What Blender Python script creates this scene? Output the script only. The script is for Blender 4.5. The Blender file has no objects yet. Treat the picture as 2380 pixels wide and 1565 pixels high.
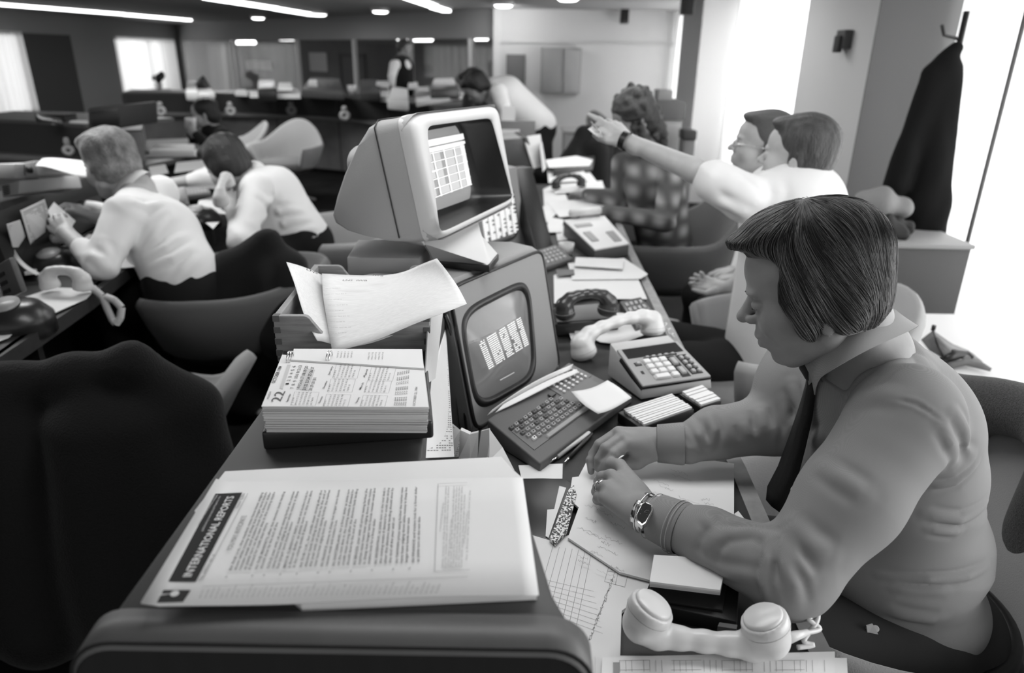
import bpy, bmesh, math, random
import numpy as np
from math import sin, cos, pi, atan, radians, sqrt
from mathutils import Matrix, Vector
S = bpy.context.scene
COL = S.collection
rnd = random.Random(7)

# ---------------------------------------------------------------- camera
FPX, CAMH = 1655.0, 1.5
TH, RO = atan(652/1655), atan(70/4240)
c_, s_ = cos(TH), sin(TH)
FWD = np.array([0, c_, -s_])
_r0, _u0 = np.array([1., 0, 0]), np.array([0, s_, c_])
RGT = _r0*cos(RO) + _u0*sin(RO)
UPV = -_r0*sin(RO) + _u0*cos(RO)
CPOS = np.array([0, 0, CAMH])
cam = bpy.data.cameras.new('camera')
camo = bpy.data.objects.new('camera', cam); COL.objects.link(camo)
m = Matrix.Identity(4)
for i in range(3):
    m[i][0], m[i][1], m[i][2], m[i][3] = RGT[i], UPV[i], -FWD[i], CPOS[i]
camo.matrix_world = m
cam.sensor_width = 36; cam.lens = FPX/2380*36
cam.clip_start = .05; cam.clip_end = 200
cam.dof.use_dof = True; cam.dof.focus_distance = 1.17; cam.dof.aperture_fstop = 3.2
S.camera = camo
# ---------------------------------------------------------------- colour management
S.view_settings.view_transform = 'Standard'; S.view_settings.look = 'None'
S.view_settings.gamma = 1; S.view_settings.use_curve_mapping = False
S.view_settings.exposure = 0.0
# ---------------------------------------------------------------- daylight and lamps
w = bpy.data.worlds.new('daylight'); S.world = w; w.use_nodes = True
w.node_tree.nodes['Background'].inputs[0].default_value = (1, 1, 1, 1)
w.node_tree.nodes['Background'].inputs[1].default_value = .55
def area(name, loc, look, sx, sy, watts, spread=180):
    l = bpy.data.lights.new(name, 'AREA'); l.shape = 'RECTANGLE'; l.size = sx; l.size_y = sy
    l.energy = watts; l.spread = radians(spread)
    o = bpy.data.objects.new(name, l); COL.objects.link(o); o.location = loc
    o.rotation_euler = (Vector(look)-Vector(loc)).to_track_quat('-Z', 'Y').to_euler()
    return o
area("window_daylight", (2.62, 1.5, 1.2), (0, 1.5, .9), 5.4, 1.8, 150)
area("window_daylight_far", (2.64, 7.6, 1.25), (0, 7.6, .9), 6.5, 1.7, 260)
area('left_window_daylight', (-11.5, 15, 1.4), (0, 11, 1.0), 9, 1.6, 260)
for i, (x, y, e) in enumerate([(.1, 1.5, 9.5), (-2.4, 3.2, 20), (-3.2, 7.5, 26), (-4.5, 12, 26), (.6, 5.2, 14), (.3, 3.4, 8)]):  # tube light of the room, plus unseen lamps added to brighten the desks
    area('fluorescent_and_fill', (x, y, 2.1), (x, y, 0), 1.6, .5, e*1.9)

# ---------------------------------------------------------------- pixel rays -> places
def ray(u, v): return FWD + RGT*(u-1190)/FPX - UPV*(v-782.5)/FPX
def P(u, v, z): r = ray(u, v); return CPOS + r*(z-CAMH)/r[2]
def Yp(u, v, y): r = ray(u, v); return CPOS + r*y/r[1]
def Xp(u, v, x): r = ray(u, v); return CPOS + r*x/r[0]
def Dp(u, v, d): return CPOS + ray(u, v)*d
def onp(u, v, p0, n):
    r = ray(u, v); n = np.array(n, float); return CPOS + r*np.dot(np.array(p0)-CPOS, n)/np.dot(r, n)
def V3(a): return np.array(a, float)
def unit(a): a = V3(a); return a/(np.linalg.norm(a)+1e-12)

# ---------------------------------------------------------------- materials (greys: a black and white photograph)
MATS = {}
def M(name, v, rough=.6, spec=.3, bump=None, var=None, metal=0, emit=0, coat=0, sheen=0, transl=0, trans=0, alpha=1):
    if name in MATS: return MATS[name]
    mt = bpy.data.materials.new(name); mt.use_nodes = True; MATS[name] = mt
    nt = mt.node_tree; b = nt.nodes['Principled BSDF']; L = nt.links.new
    b.inputs['Base Color'].default_value = (v, v, v, 1)
    b.inputs['Roughness'].default_value = rough
    b.inputs['Specular IOR Level'].default_value = spec
    b.inputs['Metallic'].default_value = metal
    b.inputs['Coat Weight'].default_value = coat
    b.inputs['Sheen Weight'].default_value = sheen
    b.inputs['Transmission Weight'].default_value = trans
    b.inputs['Alpha'].default_value = alpha
    if emit:
        b.inputs['Emission Color'].default_value = (1, 1, 1, 1); b.inputs['Emission Strength'].default_value = emit
    if bump or var:
        tc = nt.nodes.new('ShaderNodeTexCoord')
    if var:  # (scale, amount, stretch xyz)
        mp = nt.nodes.new('ShaderNodeMapping'); n = nt.nodes.new('ShaderNodeTexNoise')
        mp.inputs['Scale'].default_value = var[2] if len(var) > 2 else (1, 1, 1)
        n.inputs['Scale'].default_value = var[0]; n.inputs['Detail'].default_value = 4
        mr = nt.nodes.new('ShaderNodeMapRange'); mr.inputs[1].default_value = .3; mr.inputs[2].default_value = .7
        mr.inputs[3].default_value = v*(1-var[1]); mr.inputs[4].default_value = v*(1+var[1])
        L(tc.outputs['Object'], mp.inputs[0]); L(mp.outputs[0], n.inputs['Vector'])
        L(n.outputs['Fac'], mr.inputs[0]); L(mr.outputs[0], b.inputs['Base Color'])
    if bump:
        mp = nt.nodes.new('ShaderNodeMapping'); n = nt.nodes.new('ShaderNodeTexNoise')
        mp.inputs['Scale'].default_value = bump[2] if len(bump) > 2 else (1, 1, 1)
        n.inputs['Scale'].default_value = bump[0]; n.inputs['Detail'].default_value = 3
        bp = nt.nodes.new('ShaderNodeBump'); bp.inputs['Strength'].default_value = bump[1]; bp.inputs['Distance'].default_value = .01
        L(tc.outputs['Object'], mp.inputs[0]); L(mp.outputs[0], n.inputs['Vector'])
        L(n.outputs['Fac'], bp.inputs['Height']); L(bp.outputs[0], b.inputs['Normal'])
    if transl:
        t = nt.nodes.new('ShaderNodeBsdfTranslucent'); t.inputs[0].default_value = (.95, .95, .95, 1)
        mx = nt.nodes.new('ShaderNodeMixShader'); mx.inputs[0].default_value = transl
        L(b.outputs[0], mx.inputs[1]); L(t.outputs[0], mx.inputs[2]); L(mx.outputs[0], nt.nodes['Material Output'].inputs[0])
    return mt

# ---------------------------------------------------------------- object helpers
def T(o, label, cat, group=None, kind=None):
    o['label'] = label; o['category'] = cat
    if group: o['group'] = group
    if kind: o['kind'] = kind
    return o
def empty(name, loc=(0, 0, 0), rz=0):
    o = bpy.data.objects.new(name, None); COL.objects.link(o); o.location = Vector([float(x) for x in loc]); o.rotation_euler = (0, 0, rz)
    o.empty_display_size = .05
    return o
def link(name, me, mat, parent=None, smooth=False, mw=None):
    o = bpy.data.objects.new(name, me); COL.objects.link(o)
    if mat is not None: me.materials.append(mat)
    if smooth:
        me.polygons.foreach_set('use_smooth', [True]*len(me.polygons))
    if parent is not None:
        o.parent = parent
    if mw is not None: o.matrix_basis = mw
    return o
def W2L(parent):      # bring world-built geometry under a moved parent
    return parent.matrix_basis.inverted() if parent is not None and parent.parent is None else (parent.parent.matrix_basis @ parent.matrix_basis).inverted()
class MB:
    """collects shapes, then builds ONE mesh"""
    def __init__(s): s.v = []; s.f = []
    def add(s, vs, fs, mat=None):
        n = len(s.v)
        for p in vs:
            p = Vector([float(x) for x in p])
            s.v.append(mat @ p if mat else p)
        s.f += [tuple(i+n for i in f) for f in fs]
        return s
    def box(s, a, b, mat=None):
        x0, y0, z0 = a; x1, y1, z1 = b
        return s.add([(x0, y0, z0), (x1, y0, z0), (x1, y1, z0), (x0, y1, z0), (x0, y0, z1), (x1, y0, z1), (x1, y1, z1), (x0, y1, z1)],
                     [(0, 3, 2, 1), (4, 5, 6, 7), (0, 1, 5, 4), (1, 2, 6, 5), (2, 3, 7, 6), (3, 0, 4, 7)], mat)
    def prism(s, pts, d, mat=None):
        """pts polygon in space, extruded by vector d"""
        n = len(pts); pts = [V3(p) for p in pts]; d = V3(d)
        nr = sum((np.cross(pts[i]-pts[0], pts[(i+1) % n]-pts[0]) for i in range(1, n)), np.zeros(3))
        if np.dot(nr, d) > 0: pts = pts[::-1]
        return s.add(pts+[p+d for p in pts], [tuple(range(n)), tuple(range(2*n-1, n-1, -1))] +
                     [(i, i+n, (i+1) % n+n, (i+1) % n) for i in range(n)], mat)
    def loft(s, rings, cap=True, closed=True, mat=None):
        k = len(rings[0]); vs = [p for r in rings for p in r]; fs = []
        for j in range(len(rings)-1):
            for i in range(k if closed else k-1):
                a, b = j*k+i, j*k+(i+1) % k
                fs.append((a, b, b+k, a+k))
        if cap: fs.append(tuple(range(k-1, -1, -1))); fs.append(tuple((len(rings)-1)*k+i for i in range(k)))
        return s.add(vs, fs, mat)
    def tube(s, pts, r, seg=10, mat=None, closed=False, flat=1.0):
        pts = [V3(p) for p in pts]; n = len(pts); rings = []
        rr = r if isinstance(r, (list, tuple)) else [r]*n
        t0 = unit(pts[1]-pts[0]); ref = np.array([0, 0, 1.]) if abs(t0[2]) < .9 else np.array([1., 0, 0])
        a = unit(np.cross(t0, ref))
        for i in range(n):
            t = unit(pts[min(i+1, n-1)]-pts[max(i-1, 0)]) if not closed else unit(pts[(i+1) % n]-pts[i-1])
            a = unit(a-t*np.dot(a, t)); b = np.cross(t, a)
            rings.append([pts[i]+rr[i]*(a*cos(q)+flat*b*sin(q)) for q in [2*pi*j/seg for j in range(seg)]])
        if closed: rings.append(rings[0])
        return s.loft(rings, cap=not closed, mat=mat)
    def lathe(s, prof, c, axis=(0, 0, 1), seg=24, mat=None, cap=True):
        ax = unit(axis); ref = np.array([0, 0, 1.]) if abs(ax[2]) < .9 else np.array([1., 0, 0])
        a = unit(np.cross(ref, ax)); b = np.cross(ax, a); c = V3(c)
        return s.loft([[c+ax*h+max(r, 1e-5)*(a*cos(2*pi*j/seg)+b*sin(2*pi*j/seg)) for j in range(seg)] for r, h in prof], cap=cap, mat=mat)
    def build(s, name, mat, parent=None, smooth=False, bevel=0, seg=2, auto=None, mw=None, sub=0):
        me = bpy.data.meshes.new(name); me.from_pydata([tuple(p) for p in s.v], [], s.f); me.validate()
        bm = bmesh.new(); bm.from_mesh(me)
        bmesh.ops.remove_doubles(bm, verts=bm.verts, dist=1e-6)
        bmesh.ops.recalc_face_normals(bm, faces=bm.faces)
        if bevel:
            es = [e for e in bm.edges if len(e.link_faces) == 2 and e.calc_face_angle(0) > .5]
            bmesh.ops.bevel(bm, geom=es, offset=bevel, segments=seg, profile=.5, affect='EDGES', clamp_overlap=True)
        bm.to_mesh(me); bm.free()
        o = link(name, me, mat, parent, smooth or bool(bevel), mw)
        if auto is not None or bevel:
            me.set_sharp_from_angle(angle=radians(auto or 40))
        if sub:
            md = o.modifiers.new('sub', 'SUBSURF'); md.levels = sub; md.render_levels = sub
        return o
def slab(px, z, th):            # flat sheet with corners seen at pixels px, top at height z
    return MB().prism([P(u, v, z) for u, v in px], (0, 0, -th))
def frame(o, ex, ey=None, ez=None):
    """matrix with origin o, x axis ex, z axis near ez"""
    ex = unit(ex); ez = V3(ez if ez is not None else (0, 0, 1)); ez = unit(ez-ex*np.dot(ez, ex)); ey = np.cross(ez, ex)
    m = Matrix.Identity(4)
    for i in range(3): m[i][0], m[i][1], m[i][2], m[i][3] = ex[i], ey[i], ez[i], float(o[i])
    return m
def text_mesh(s, size, mat, align='LEFT', spacing=1.0, extrude=0, bold=0, lines=1.0):
    cu = bpy.data.curves.new('lettering', 'FONT'); cu.body = s; cu.size = size; cu.align_x = align
    cu.space_character = spacing; cu.space_line = lines; cu.extrude = extrude; cu.offset = bold; cu.resolution_u = 2
    o = bpy.data.objects.new('lettering', cu); COL.objects.link(o)
    me = bpy.data.meshes.new_from_object(o); bpy.data.objects.remove(o); me.materials.clear(); me.materials.append(mat)
    return me
def put_text(name, s, size, mat, parent, mw, align='LEFT', spacing=1.0, bold=0, sx=1, lines=1.0):
    me = text_mesh(s, size, mat, align, spacing, 0, bold, lines)
    if sx != 1: me.transform(Matrix.Diagonal((sx, 1, 1, 1)))
    o = bpy.data.objects.new(name, me); COL.objects.link(o)
    if parent is not None: o.parent = parent
    o.matrix_basis = mw
    return o
def copy_tree(o, parent=None):
    c = o.copy(); COL.objects.link(c)
    if parent is not None:
        c.parent = parent; c.matrix_parent_inverse = o.matrix_parent_inverse.copy()
    for ch in list(o.children): copy_tree(ch, c)
    return c

def anchor(r, base=None):
    """put the empty at the base of its parts (parts were built in place)"""
    if base is None:
        pts = [c.matrix_basis @ Vector(b) for c in r.children for b in c.bound_box]
        base = Vector((sum(p.x for p in pts)/len(pts), sum(p.y for p in pts)/len(pts), min(p.z for p in pts)))
    base = Vector([float(x) for x in base]); r.location = base
    for c in r.children: c.matrix_basis = Matrix.Translation(-base) @ c.matrix_basis
    return r
def recenter(o):
    """origin of a one-mesh thing at its own base"""
    me = o.data; co = np.empty(len(me.vertices)*3); me.vertices.foreach_get('co', co); co = co.reshape(-1, 3)
    b = np.array([co[:, 0].mean(), co[:, 1].mean(), co[:, 2].min()]); co -= b
    me.vertices.foreach_set('co', co.ravel()); me.update(); o.location = Vector([float(x) for x in b]); return o
# ---------------------------------------------------------------- smooth solid modelling (sparse surface nets)
def rc(a, b, ra, rb, k=.01): return ('c', V3(a), V3(b), ra, rb, k)
def el(c, r, k=.01, R=None): return ('e', V3(c), V3(r), R, k)
def cut(c, r, k=.01, R=None): return ('-', V3(c), V3(r), R, k)
def f_el(p, c, r, R):
    q = p-c
    if R is not None: q = q@R
    k0 = np.sqrt(((q/r)**2).sum(1))+1e-9; k1 = np.sqrt(((q/(r*r))**2).sum(1))+1e-9
    return k0*(k0-1)/k1
def f_rc(p, a, b, ra, rb):
    ba = b-a; l2 = ba@ba+1e-12; t = np.clip((p-a)@ba/l2, 0, 1)
    return np.sqrt(((p-a-t[:, None]*ba)**2).sum(1))-(ra+(rb-ra)*t)
def field(prims, p):
    d = np.full(len(p), 9.)
    for q in prims:
        if q[0] == 'f': d = q[1](p, d); continue
        e = f_rc(p, *q[1:5]) if q[0] == 'c' else f_el(p, *q[1:4])
        k = q[-1]
        if q[0] == '-':
            e = -e; h = np.clip(.5-.5*(d-e)/k, 0, 1); d = d+(e-d)*h+k*h*(1-h)
        else:
            h = np.clip(.5+.5*(e-d)/k, 0, 1); d = e+(d-e)*h-k*h*(1-h)
    return d
def sdf_mesh(prims, h, levels=4, slack=.012):
    los, his = [], []
    for q in prims:
        if q[0] == 'c': r = max(q[3], q[4]); los += [np.minimum(q[1], q[2])-r]; his += [np.maximum(q[1], q[2])+r]
        if q[0] == 'e': r = max(q[2]); los += [q[1]-r]; his += [q[1]+r]
    lo = np.min(los, 0)-.03; hi = np.max(his, 0)+.03
    H = h*2**levels; n = np.ceil((hi-lo)/H).astype(int)
    g = np.stack(np.meshgrid(*[np.arange(k) for k in n], indexing='ij'), -1).reshape(-1, 3)
    for lv in range(levels, -1, -1):
        s = h*2**lv
        d = field(prims, lo+(g+.5)*s)
        g = g[np.abs(d) < s*.87*1.35+slack*(lv > 0)+(h*1.2 if lv == 0 else 0)]
        if lv:
            off = np.array([(i, j, k) for i in (0, 1) for j in (0, 1) for k in (0, 1)])
            g = (g[:, None]*2+off[None]).reshape(-1, 3)
    Kx = 1 << 20
    key = lambda a: (a[:, 0]*Kx+a[:, 1])*Kx+a[:, 2]
    off = np.array([(i, j, k) for i in (0, 1) for j in (0, 1) for k in (0, 1)])
    cor = (g[:, None]+off[None]).reshape(-1, 3)
    ck = key(cor); uk, ui, inv = np.unique(ck, return_index=True, return_inverse=True)
    pts = cor[ui]; val = field(prims, lo+pts*h)
    cv = val[inv].reshape(-1, 8)
    act = (cv.min(1) < 0) & (cv.max(1) >= 0)
    g = g[act]; cv = cv[act]
    acc = np.zeros((len(g), 3)); cnt = np.zeros(len(g))
    for a in range(8):
        for ax, bit in ((0, 4), (1, 2), (2, 1)):
            if a & bit: continue
            b = a | bit; va, vb = cv[:, a], cv[:, b]; c = (va < 0) != (vb < 0)
            t = np.where(c, va/(va-vb+1e-20), 0)
            p = off[a].astype(float)[None].repeat(len(g), 0); p[:, ax] += t
            acc += p*c[:, None]; cnt += c
    vert = lo+(g+acc/cnt[:, None])*h
    gk = key(g); o = np.argsort(gk); gs = gk[o]
    def find(a):
        k = key(a); i = np.searchsorted(gs, k); i = np.clip(i, 0, len(gs)-1); ok = gs[i] == k
        return np.where(ok, o[i], -1)
    F = []
    bits = (4, 2, 1)
    for ax in range(3):
        a0, a1 = 0, bits[ax]
        va, vb = cv[:, a0], cv[:, a1]; c = np.where((va < 0) != (vb < 0))[0]
        e1, e2 = [np.eye(3, dtype=int)[k] for k in ((ax+1) % 3, (ax+2) % 3)]
        gg = g[c]; q = np.stack([find(gg), find(gg-e1), find(gg-e1-e2), find(gg-e2)], 1)
        ok = (q >= 0).all(1); q = q[ok]; flip = (va[c][ok] >= 0)
        q[flip] = q[flip][:, ::-1]
        F.append(q)
    F = np.concatenate(F)
    me = bpy.data.meshes.new('solid')
    me.vertices.add(len(vert)); me.vertices.foreach_set('co', vert.ravel())
    me.loops.add(F.size); me.loops.foreach_set('vertex_index', F.ravel())
    me.polygons.add(len(F)); me.polygons.foreach_set('loop_start', np.arange(len(F))*4); me.polygons.foreach_set('loop_total', np.full(len(F), 4))
    me.update(); me.validate()
    return me
def solid(name, prims, h, mat, parent=None, levels=4):
    me = sdf_mesh(prims, h, levels)
    o = link(name, me, mat, None, True)
    if parent is not None:
        o.parent = parent; o.matrix_basis = W2L(parent)
    return o
# ================================================================ the setting
m_wall = M('painted_wall', .30, .8, bump=(60, .1))
m_walld = M('dark_wall_panel', .07, .7)
m_white = M('white_wall_paint', .55, .7)
m_pillar = M('pillar_paint', .52, .75, bump=(80, .1))
m_ceil = M('ceiling_panel', .34, .8, var=(.5, .15))
m_carpet = M('dark_carpet', .022, .95, .1, bump=(300, .5), var=(3, .3))
m_curt = M('sheer_curtain', .85, .8, .1, transl=.6)
m_alu = M('pale_metal', .55, .35, .5, metal=.3)
m_tube = M('lamp_diffuser', .9, .5, emit=6)
m_spotl = M('spot_diffuser', .9, .5, emit=9)
m_black = M('matt_black', .012, .7, .2)
ZC = 2.134
def struct(o): o['kind'] = 'structure'; return o
struct(MB().box((-13, -2.5, -.1), (4, 30, 0)).build('floor', m_carpet))
struct(MB().box((-13, -.6, ZC), (4, 30, ZC+.1)).build('ceiling', m_ceil))
XL = -8.82
def lw(u, v): return onp(u, v, (XL, 0, 0), (1, 0, 0))
# left wall, pixel edges of the openings turned into positions along it
yw1 = lw(92, 276)[1]; zs = .44; zt = 1.75
y_end1 = lw(58, 150)[1]; y2a = lw(270, 120)[1]; y2b = lw(408, 150)[1]
MBw = MB().box((XL-.12, 5, 0), (XL, 20.1, zs)).box((XL-.12, 5, zt), (XL, 20.1, ZC)).box((XL-.12, y_end1, zs), (XL, y2a, zt)).box((XL-.12, y2b, zs), (XL, 20.1, zt))
struct(MBw.build('wall_left', m_wall))
ypa = lw(170, 150)[1]
struct(MB().box((XL, y_end1+.02, .3), (XL+.05, ypa, zt)).build('trim_1', m_walld))
def curtain(name, x0, y0, x1, y1, z0, z1, folds, amp, parent=None, n=None, ph=0):
    n = n or folds*10; d = unit((x1-x0, y1-y0, 0)); nn = np.array([-d[1], d[0], 0]); L = sqrt((x1-x0)**2+(y1-y0)**2)
    r0, r1 = [], []
    for i in range(n+1):
        t = i/n; a = amp*(sin(t*folds*2*pi+ph)+.5*sin(t*folds*5.1+1))
        p = np.array([x0, y0, 0])+d*L*t+nn*a
        r0.append(p+[0, 0, z1]); r1.append(p+nn*a*.5+[0, 0, z0])
    mb = MB(); mb.loft([r0, r1], cap=False, closed=False)
    o = mb.build(name, m_curt, parent, smooth=True)
    return o
m_glass = M('window_glass', 1, .05, .5, trans=1)
def clearglass(name='clear_glass', gl=.08):
    if name in MATS: return MATS[name]
    mt = bpy.data.materials.new(name); mt.use_nodes = True; MATS[name] = mt; nt = mt.node_tree
    for n in list(nt.nodes):
        if n.type == 'BSDF_PRINCIPLED': nt.nodes.remove(n)
    t = nt.nodes.new('ShaderNodeBsdfTransparent'); g = nt.nodes.new('ShaderNodeBsdfGlossy'); g.inputs['Roughness'].default_value = .03
    x = nt.nodes.new('ShaderNodeMixShader'); x.inputs[0].default_value = gl
    nt.links.new(t.outputs[0], x.inputs[1]); nt.links.new(g.outputs[0], x.inputs[2]); nt.links.new(x.outputs[0], nt.nodes['Material Output'].inputs[0])
    return mt
for nm, ya, yb, lab in (('window_1', y_end1-4, y_end1, 0), ('window_2', y2a, y2b, 0)):
    r = empty(nm, (XL, (ya+yb)/2, zs)); struct(r)
    f = MB()
    for yy in (ya, yb-.05, (ya+yb)/2): f.box((-.1, yy-(ya+yb)/2, 0), (-.05, yy-(ya+yb)/2+.05, zt-zs))
    f.box((-.1, ya-(ya+yb)/2, 0), (-.05, yb-(ya+yb)/2, .05)).box((-.1, ya-(ya+yb)/2, zt-zs-.05), (-.05, yb-(ya+yb)/2, zt-zs))
    f.build('window_frame', m_alu, r)
T(curtain('net_curtain', XL+.06, y_end1-4, XL+.06, y_end1-.02, zs-.05, zt+.02, 22, .03), 'white net curtain in the left wall, cut by the picture edge', 'curtain', 'net curtains of the left wall')
T(curtain('net_curtain', XL+.06, y2a+.02, XL+.06, y2b-.02, zs-.05, zt+.02, 14, .03), 'white net curtain with a small dark object before it, left of the room corner', 'curtain', 'net curtains of the left wall')
# back wall, running obliquely from the far corner
B0 = np.array([XL, 20, 0.]); B1 = np.array([-.3, 11.2, 0.]); bd = unit(B1-B0); bn = np.array([-bd[1], bd[0], 0.]); bn = bn if bn[1] > 0 else -bn
def bw(u, v): return onp(u, v, B0, bn)
def bt(u): return np.dot(bw(u, 130)-B0, bd)
LB = np.linalg.norm(B1-B0)
def bbox(t0, t1, z0, z1, d0=0., d1=.12):
    p = [B0+bd*t0+bn*d0, B0+bd*t1+bn*d0, B0+bd*t1+bn*d1, B0+bd*t0+bn*d1]
    return [q+[0, 0, z0] for q in p], (0, 0, z1-z0)
mb = MB(); mb.prism(*bbox(0, LB, 1.735, ZC)).prism(*bbox(0, bt(432), 0, 1.735)).prism(*bbox(bt(432), bt(538), 0, .5)).prism(*bbox(bt(538), LB, 0, .3))
struct(mb.build('wall_back', m_wall))
p0, p1 = B0+bd*bt(432), B0+bd*bt(536)
T(curtain('net_curtain', p0[0], p0[1]-.05, p1[0], p1[1]-.05, .45, 1.74, 12, .03, ph=2), 'white net curtain just right of the far room corner', 'curtain')
r = empty('window_3', p0); struct(r)
mb = MB(); mb.prism(*bbox(bt(432)+.0, bt(432)+.05, .5, 1.73, .03, .08)).prism(*bbox(bt(536)-.06, bt(536), .5, 1.73, .0, .1)); o = mb.build('window_frame', m_alu, r); o.matrix_basis = W2L(r)
# glazed partition
posts = [545, 690, 822, 952, 1092, 1150]
r = empty('window_4', B0+bd*bt(540)); struct(r)
for u in posts:
    o = MB().prism(*bbox(bt(u)-.04, bt(u)+.04, .3, 1.735, .0, .06)).build('window_post', m_alu, r); o.matrix_basis = W2L(r)
for a, b in zip(posts[:-1], posts[1:]):
    o = MB().prism(*bbox(bt(a)+.04, bt(b)-.04, .3, 1.735, .03, .036)).build('window_pane', clearglass(), r); o.matrix_basis = W2L(r)
# room beyond the glass
F0 = B0+bn*5.5; m_far = M('far_room_wall', .16, .8, var=(.4, .35))
def fb(t0, t1, z0, z1, d0=0., d1=.1): 
    q, d = bbox(t0, t1, z0, z1, 5.5+d0, 5.5+d1); return q, d
struct(MB().prism(*fb(-16, 19, 0, ZC)).build('wall_far_office', m_far))
def ft(u): return np.dot(onp(u, 130, F0, bn)-F0, bd)
def fz(u, v): return onp(u, v, F0, bn)[2]
r = empty('door_1', F0+bd*ft(820)); struct(r)
fr = MB(); a, b = ft(790), ft(850)
zt1 = fz(820, 125)
for q in ((a, a+.09, 0, zt1), (b-.09, b, 0, zt1), (a, b, zt1-.1, zt1)): fr.prism(*fb(*q, -.05, .02))
o = fr.build('door_frame', m_walld, r); o.matrix_basis = W2L(r)
o = MB().prism(*fb(a+.09, b-.09, 0, zt1-.1, -.02, .0)).build('door_leaf', M('far_door', .1, .6), r); o.matrix_basis = W2L(r)
for u0, u1, v0, v1, c in ((570, 630, 140, 160, .5), (720, 760, 122, 165, .6), (985, 1005, 150, 168, .08)):  # the pale middle patch paints the bright glow on the wall
    a, b = ft(u0), ft(u1)
    T(MB().prism(*fb(a, b, fz(u0, v1), fz(u0, v0), -.03, .0)).build('notice_sheet' if c < .55 else 'wall_glow_patch', M('sheet_%d' % int(c*100), c, .6)),
      {50: 'pale sheet pinned up in the far office, left end', 60: 'pale patch painting the bright glow on the far office wall', 8: 'small dark picture in the far office beside the standing man'}[int(c*100)], 'chart')
area('far_office_lamp', tuple(B0+bd*4.5+bn*2.5+[0, 0, 2.1]), tuple(B0+bd*4.5+bn*2.5), 5, 1, 70)
# lit tubes added behind the glass as reflections of the room's ceiling tubes
gi = 0
for u0, u1, v in ((522, 545, 99), (551, 592, 99), (650, 682, 90), (925, 960, 89), (957, 1003, 91), (1103, 1132, 88)):
    p, q = P(u0, v, 2.0), P(u1, v+1, 2.0)
    pa = onp(u0, v, B0+bn*2.0, bn); pb = onp(u1, v, B0+bn*2.0, bn)
    r = empty('reflected_tube', (pa+pb)/2)
    mb = MB().tube([pa, pb], .045, 8); o = mb.build('lamp_tube', m_tube, r, True); o.matrix_basis = W2L(r)
    o = MB().prism([pa+[0, -.05, .05], pb+[0, -.05, .05], pb+[0, .05, .05], pa+[0, .05, .05]], (0, 0, ZC-pa[2]-.05)).build('tube_body', m_alu, r); o.matrix_basis = W2L(r)
    T(r, 'lit tube added for a reflection in the glass, ' + ['leftmost behind the glass', 'second from the left behind the glass', 'small one left of the pale patch', 'nearest left of the waistcoated man', 'above the waistcoated man', 'by the white wall end'][gi], 'lamp', 'lit tubes for reflections in the glass'); gi += 1
# white wall at the back right
W0 = np.array([-.3, 11.2, 0.])
struct(MB().box((-.3, 11.2, 0), (2.6, 11.32, ZC)).build('wall_back_right', m_white))
struct(MB().box((-.34, 11.1, 0), (-.24, 11.34, ZC)).build('trim_2', m_white))
struct(MB().box((-.24, 11.17, 1.68), (2.3, 11.2, 1.70)).build('trim_3', m_pillar))
def flatbox(name, u0, v0, u1, v1, y, th, mat, bevel=.004):
    a, b = Yp(u0, v1, y), Yp(u1, v0, y)
    return MB().box((a[0], y-th, a[2]), (b[0], y, b[2])).build(name, mat, bevel=bevel)
T(flatbox('notice_board', 1176, 127, 1221, 213, 11.2, .04, M('board_dark', .13, .7)), 'dark upright notice board on the white back wall', 'board')
r = empty('wall_cabinet'); T(r, 'grey wall cabinet with two doors on the white back wall', 'cabinet')
a, b = Yp(1255, 216, 11.2), Yp(1350, 112, 11.2)
MB().box((a[0], 11.0, a[2]), (b[0], 11.2, b[2])).build('cabinet_body', M('cabinet_grey', .3, .6), r)
mx = (a[0]*.45+b[0]*.55)
MB().box((a[0]+.02, 10.97, a[2]+.02), (mx-.01, 11.0, b[2]-.02)).build('cabinet_door', M('cabinet_door_dark', .26, .6), r, bevel=.005)
MB().box((mx+.01, 10.97, a[2]+.02), (b[0]-.02, 11.0, b[2]-.02)).build('cabinet_door', M('cabinet_door_pale', .36, .6), r, bevel=.005)
# window wall on the right: pillars at X 1.9, glazing behind at X 2.5
for i, (ya, yb) in enumerate(((4.12, 5.12), (8.0, 8.95), (12.15, 13.2))):
    if i < 2: struct(MB().box((1.9, ya, 0), (2.8, yb, ZC)).build('wall_pillar_%d' % (i+1), m_pillar))
struct(MB().box((2.68, -1.5, 0), (2.8, 11.3, .12)).box((2.68, -1.5, 2.02), (2.8, 11.3, ZC)).build('wall_right', m_wall))
for i, (ya, yb) in enumerate(((1.2, 4.12), (5.12, 8.0), (8.95, 11.2))):
    r = empty('window_%d' % (i+5), (2.72, (ya+yb)/2, .12)); struct(r); h = (yb-ya)/2
    f = MB()
    for yy in (-h, -h/2, 0, h/2, h-.05): f.box((0, yy, 0), (.06, yy+.05, 1.9))
    f.box((0, -h, 0), (.06, h, .05)).box((0, -h, 1.85), (.06, h, 1.9)); f.build('window_frame', m_alu, r)
T(curtain('long_curtain', 2.3, 3.0, 2.3, 4.08, .02, ZC-.02, 7, .03), 'long white curtain at the right picture edge, beside the dark coat', 'curtain')
T(curtain('long_curtain', 2.3, 5.16, 2.3, 7.98, .02, ZC-.02, 16, .035, ph=1), 'long white curtain between the two pillars, behind the pointing man', 'curtain')
T(curtain('long_curtain', 2.3, 9.0, 2.3, 11.15, .02, ZC-.02, 12, .035, ph=2), 'long white curtain in the farthest bay of the window wall', 'curtain')
T(curtain('long_curtain', 2.33, 1.4, 2.33, 2.9, .02, ZC-.02, 9, .03, ph=.5), 'long white curtain nearest the seated man, mostly past the picture edge', 'curtain')
p = Xp(2290, 400, 2.21)
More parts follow.
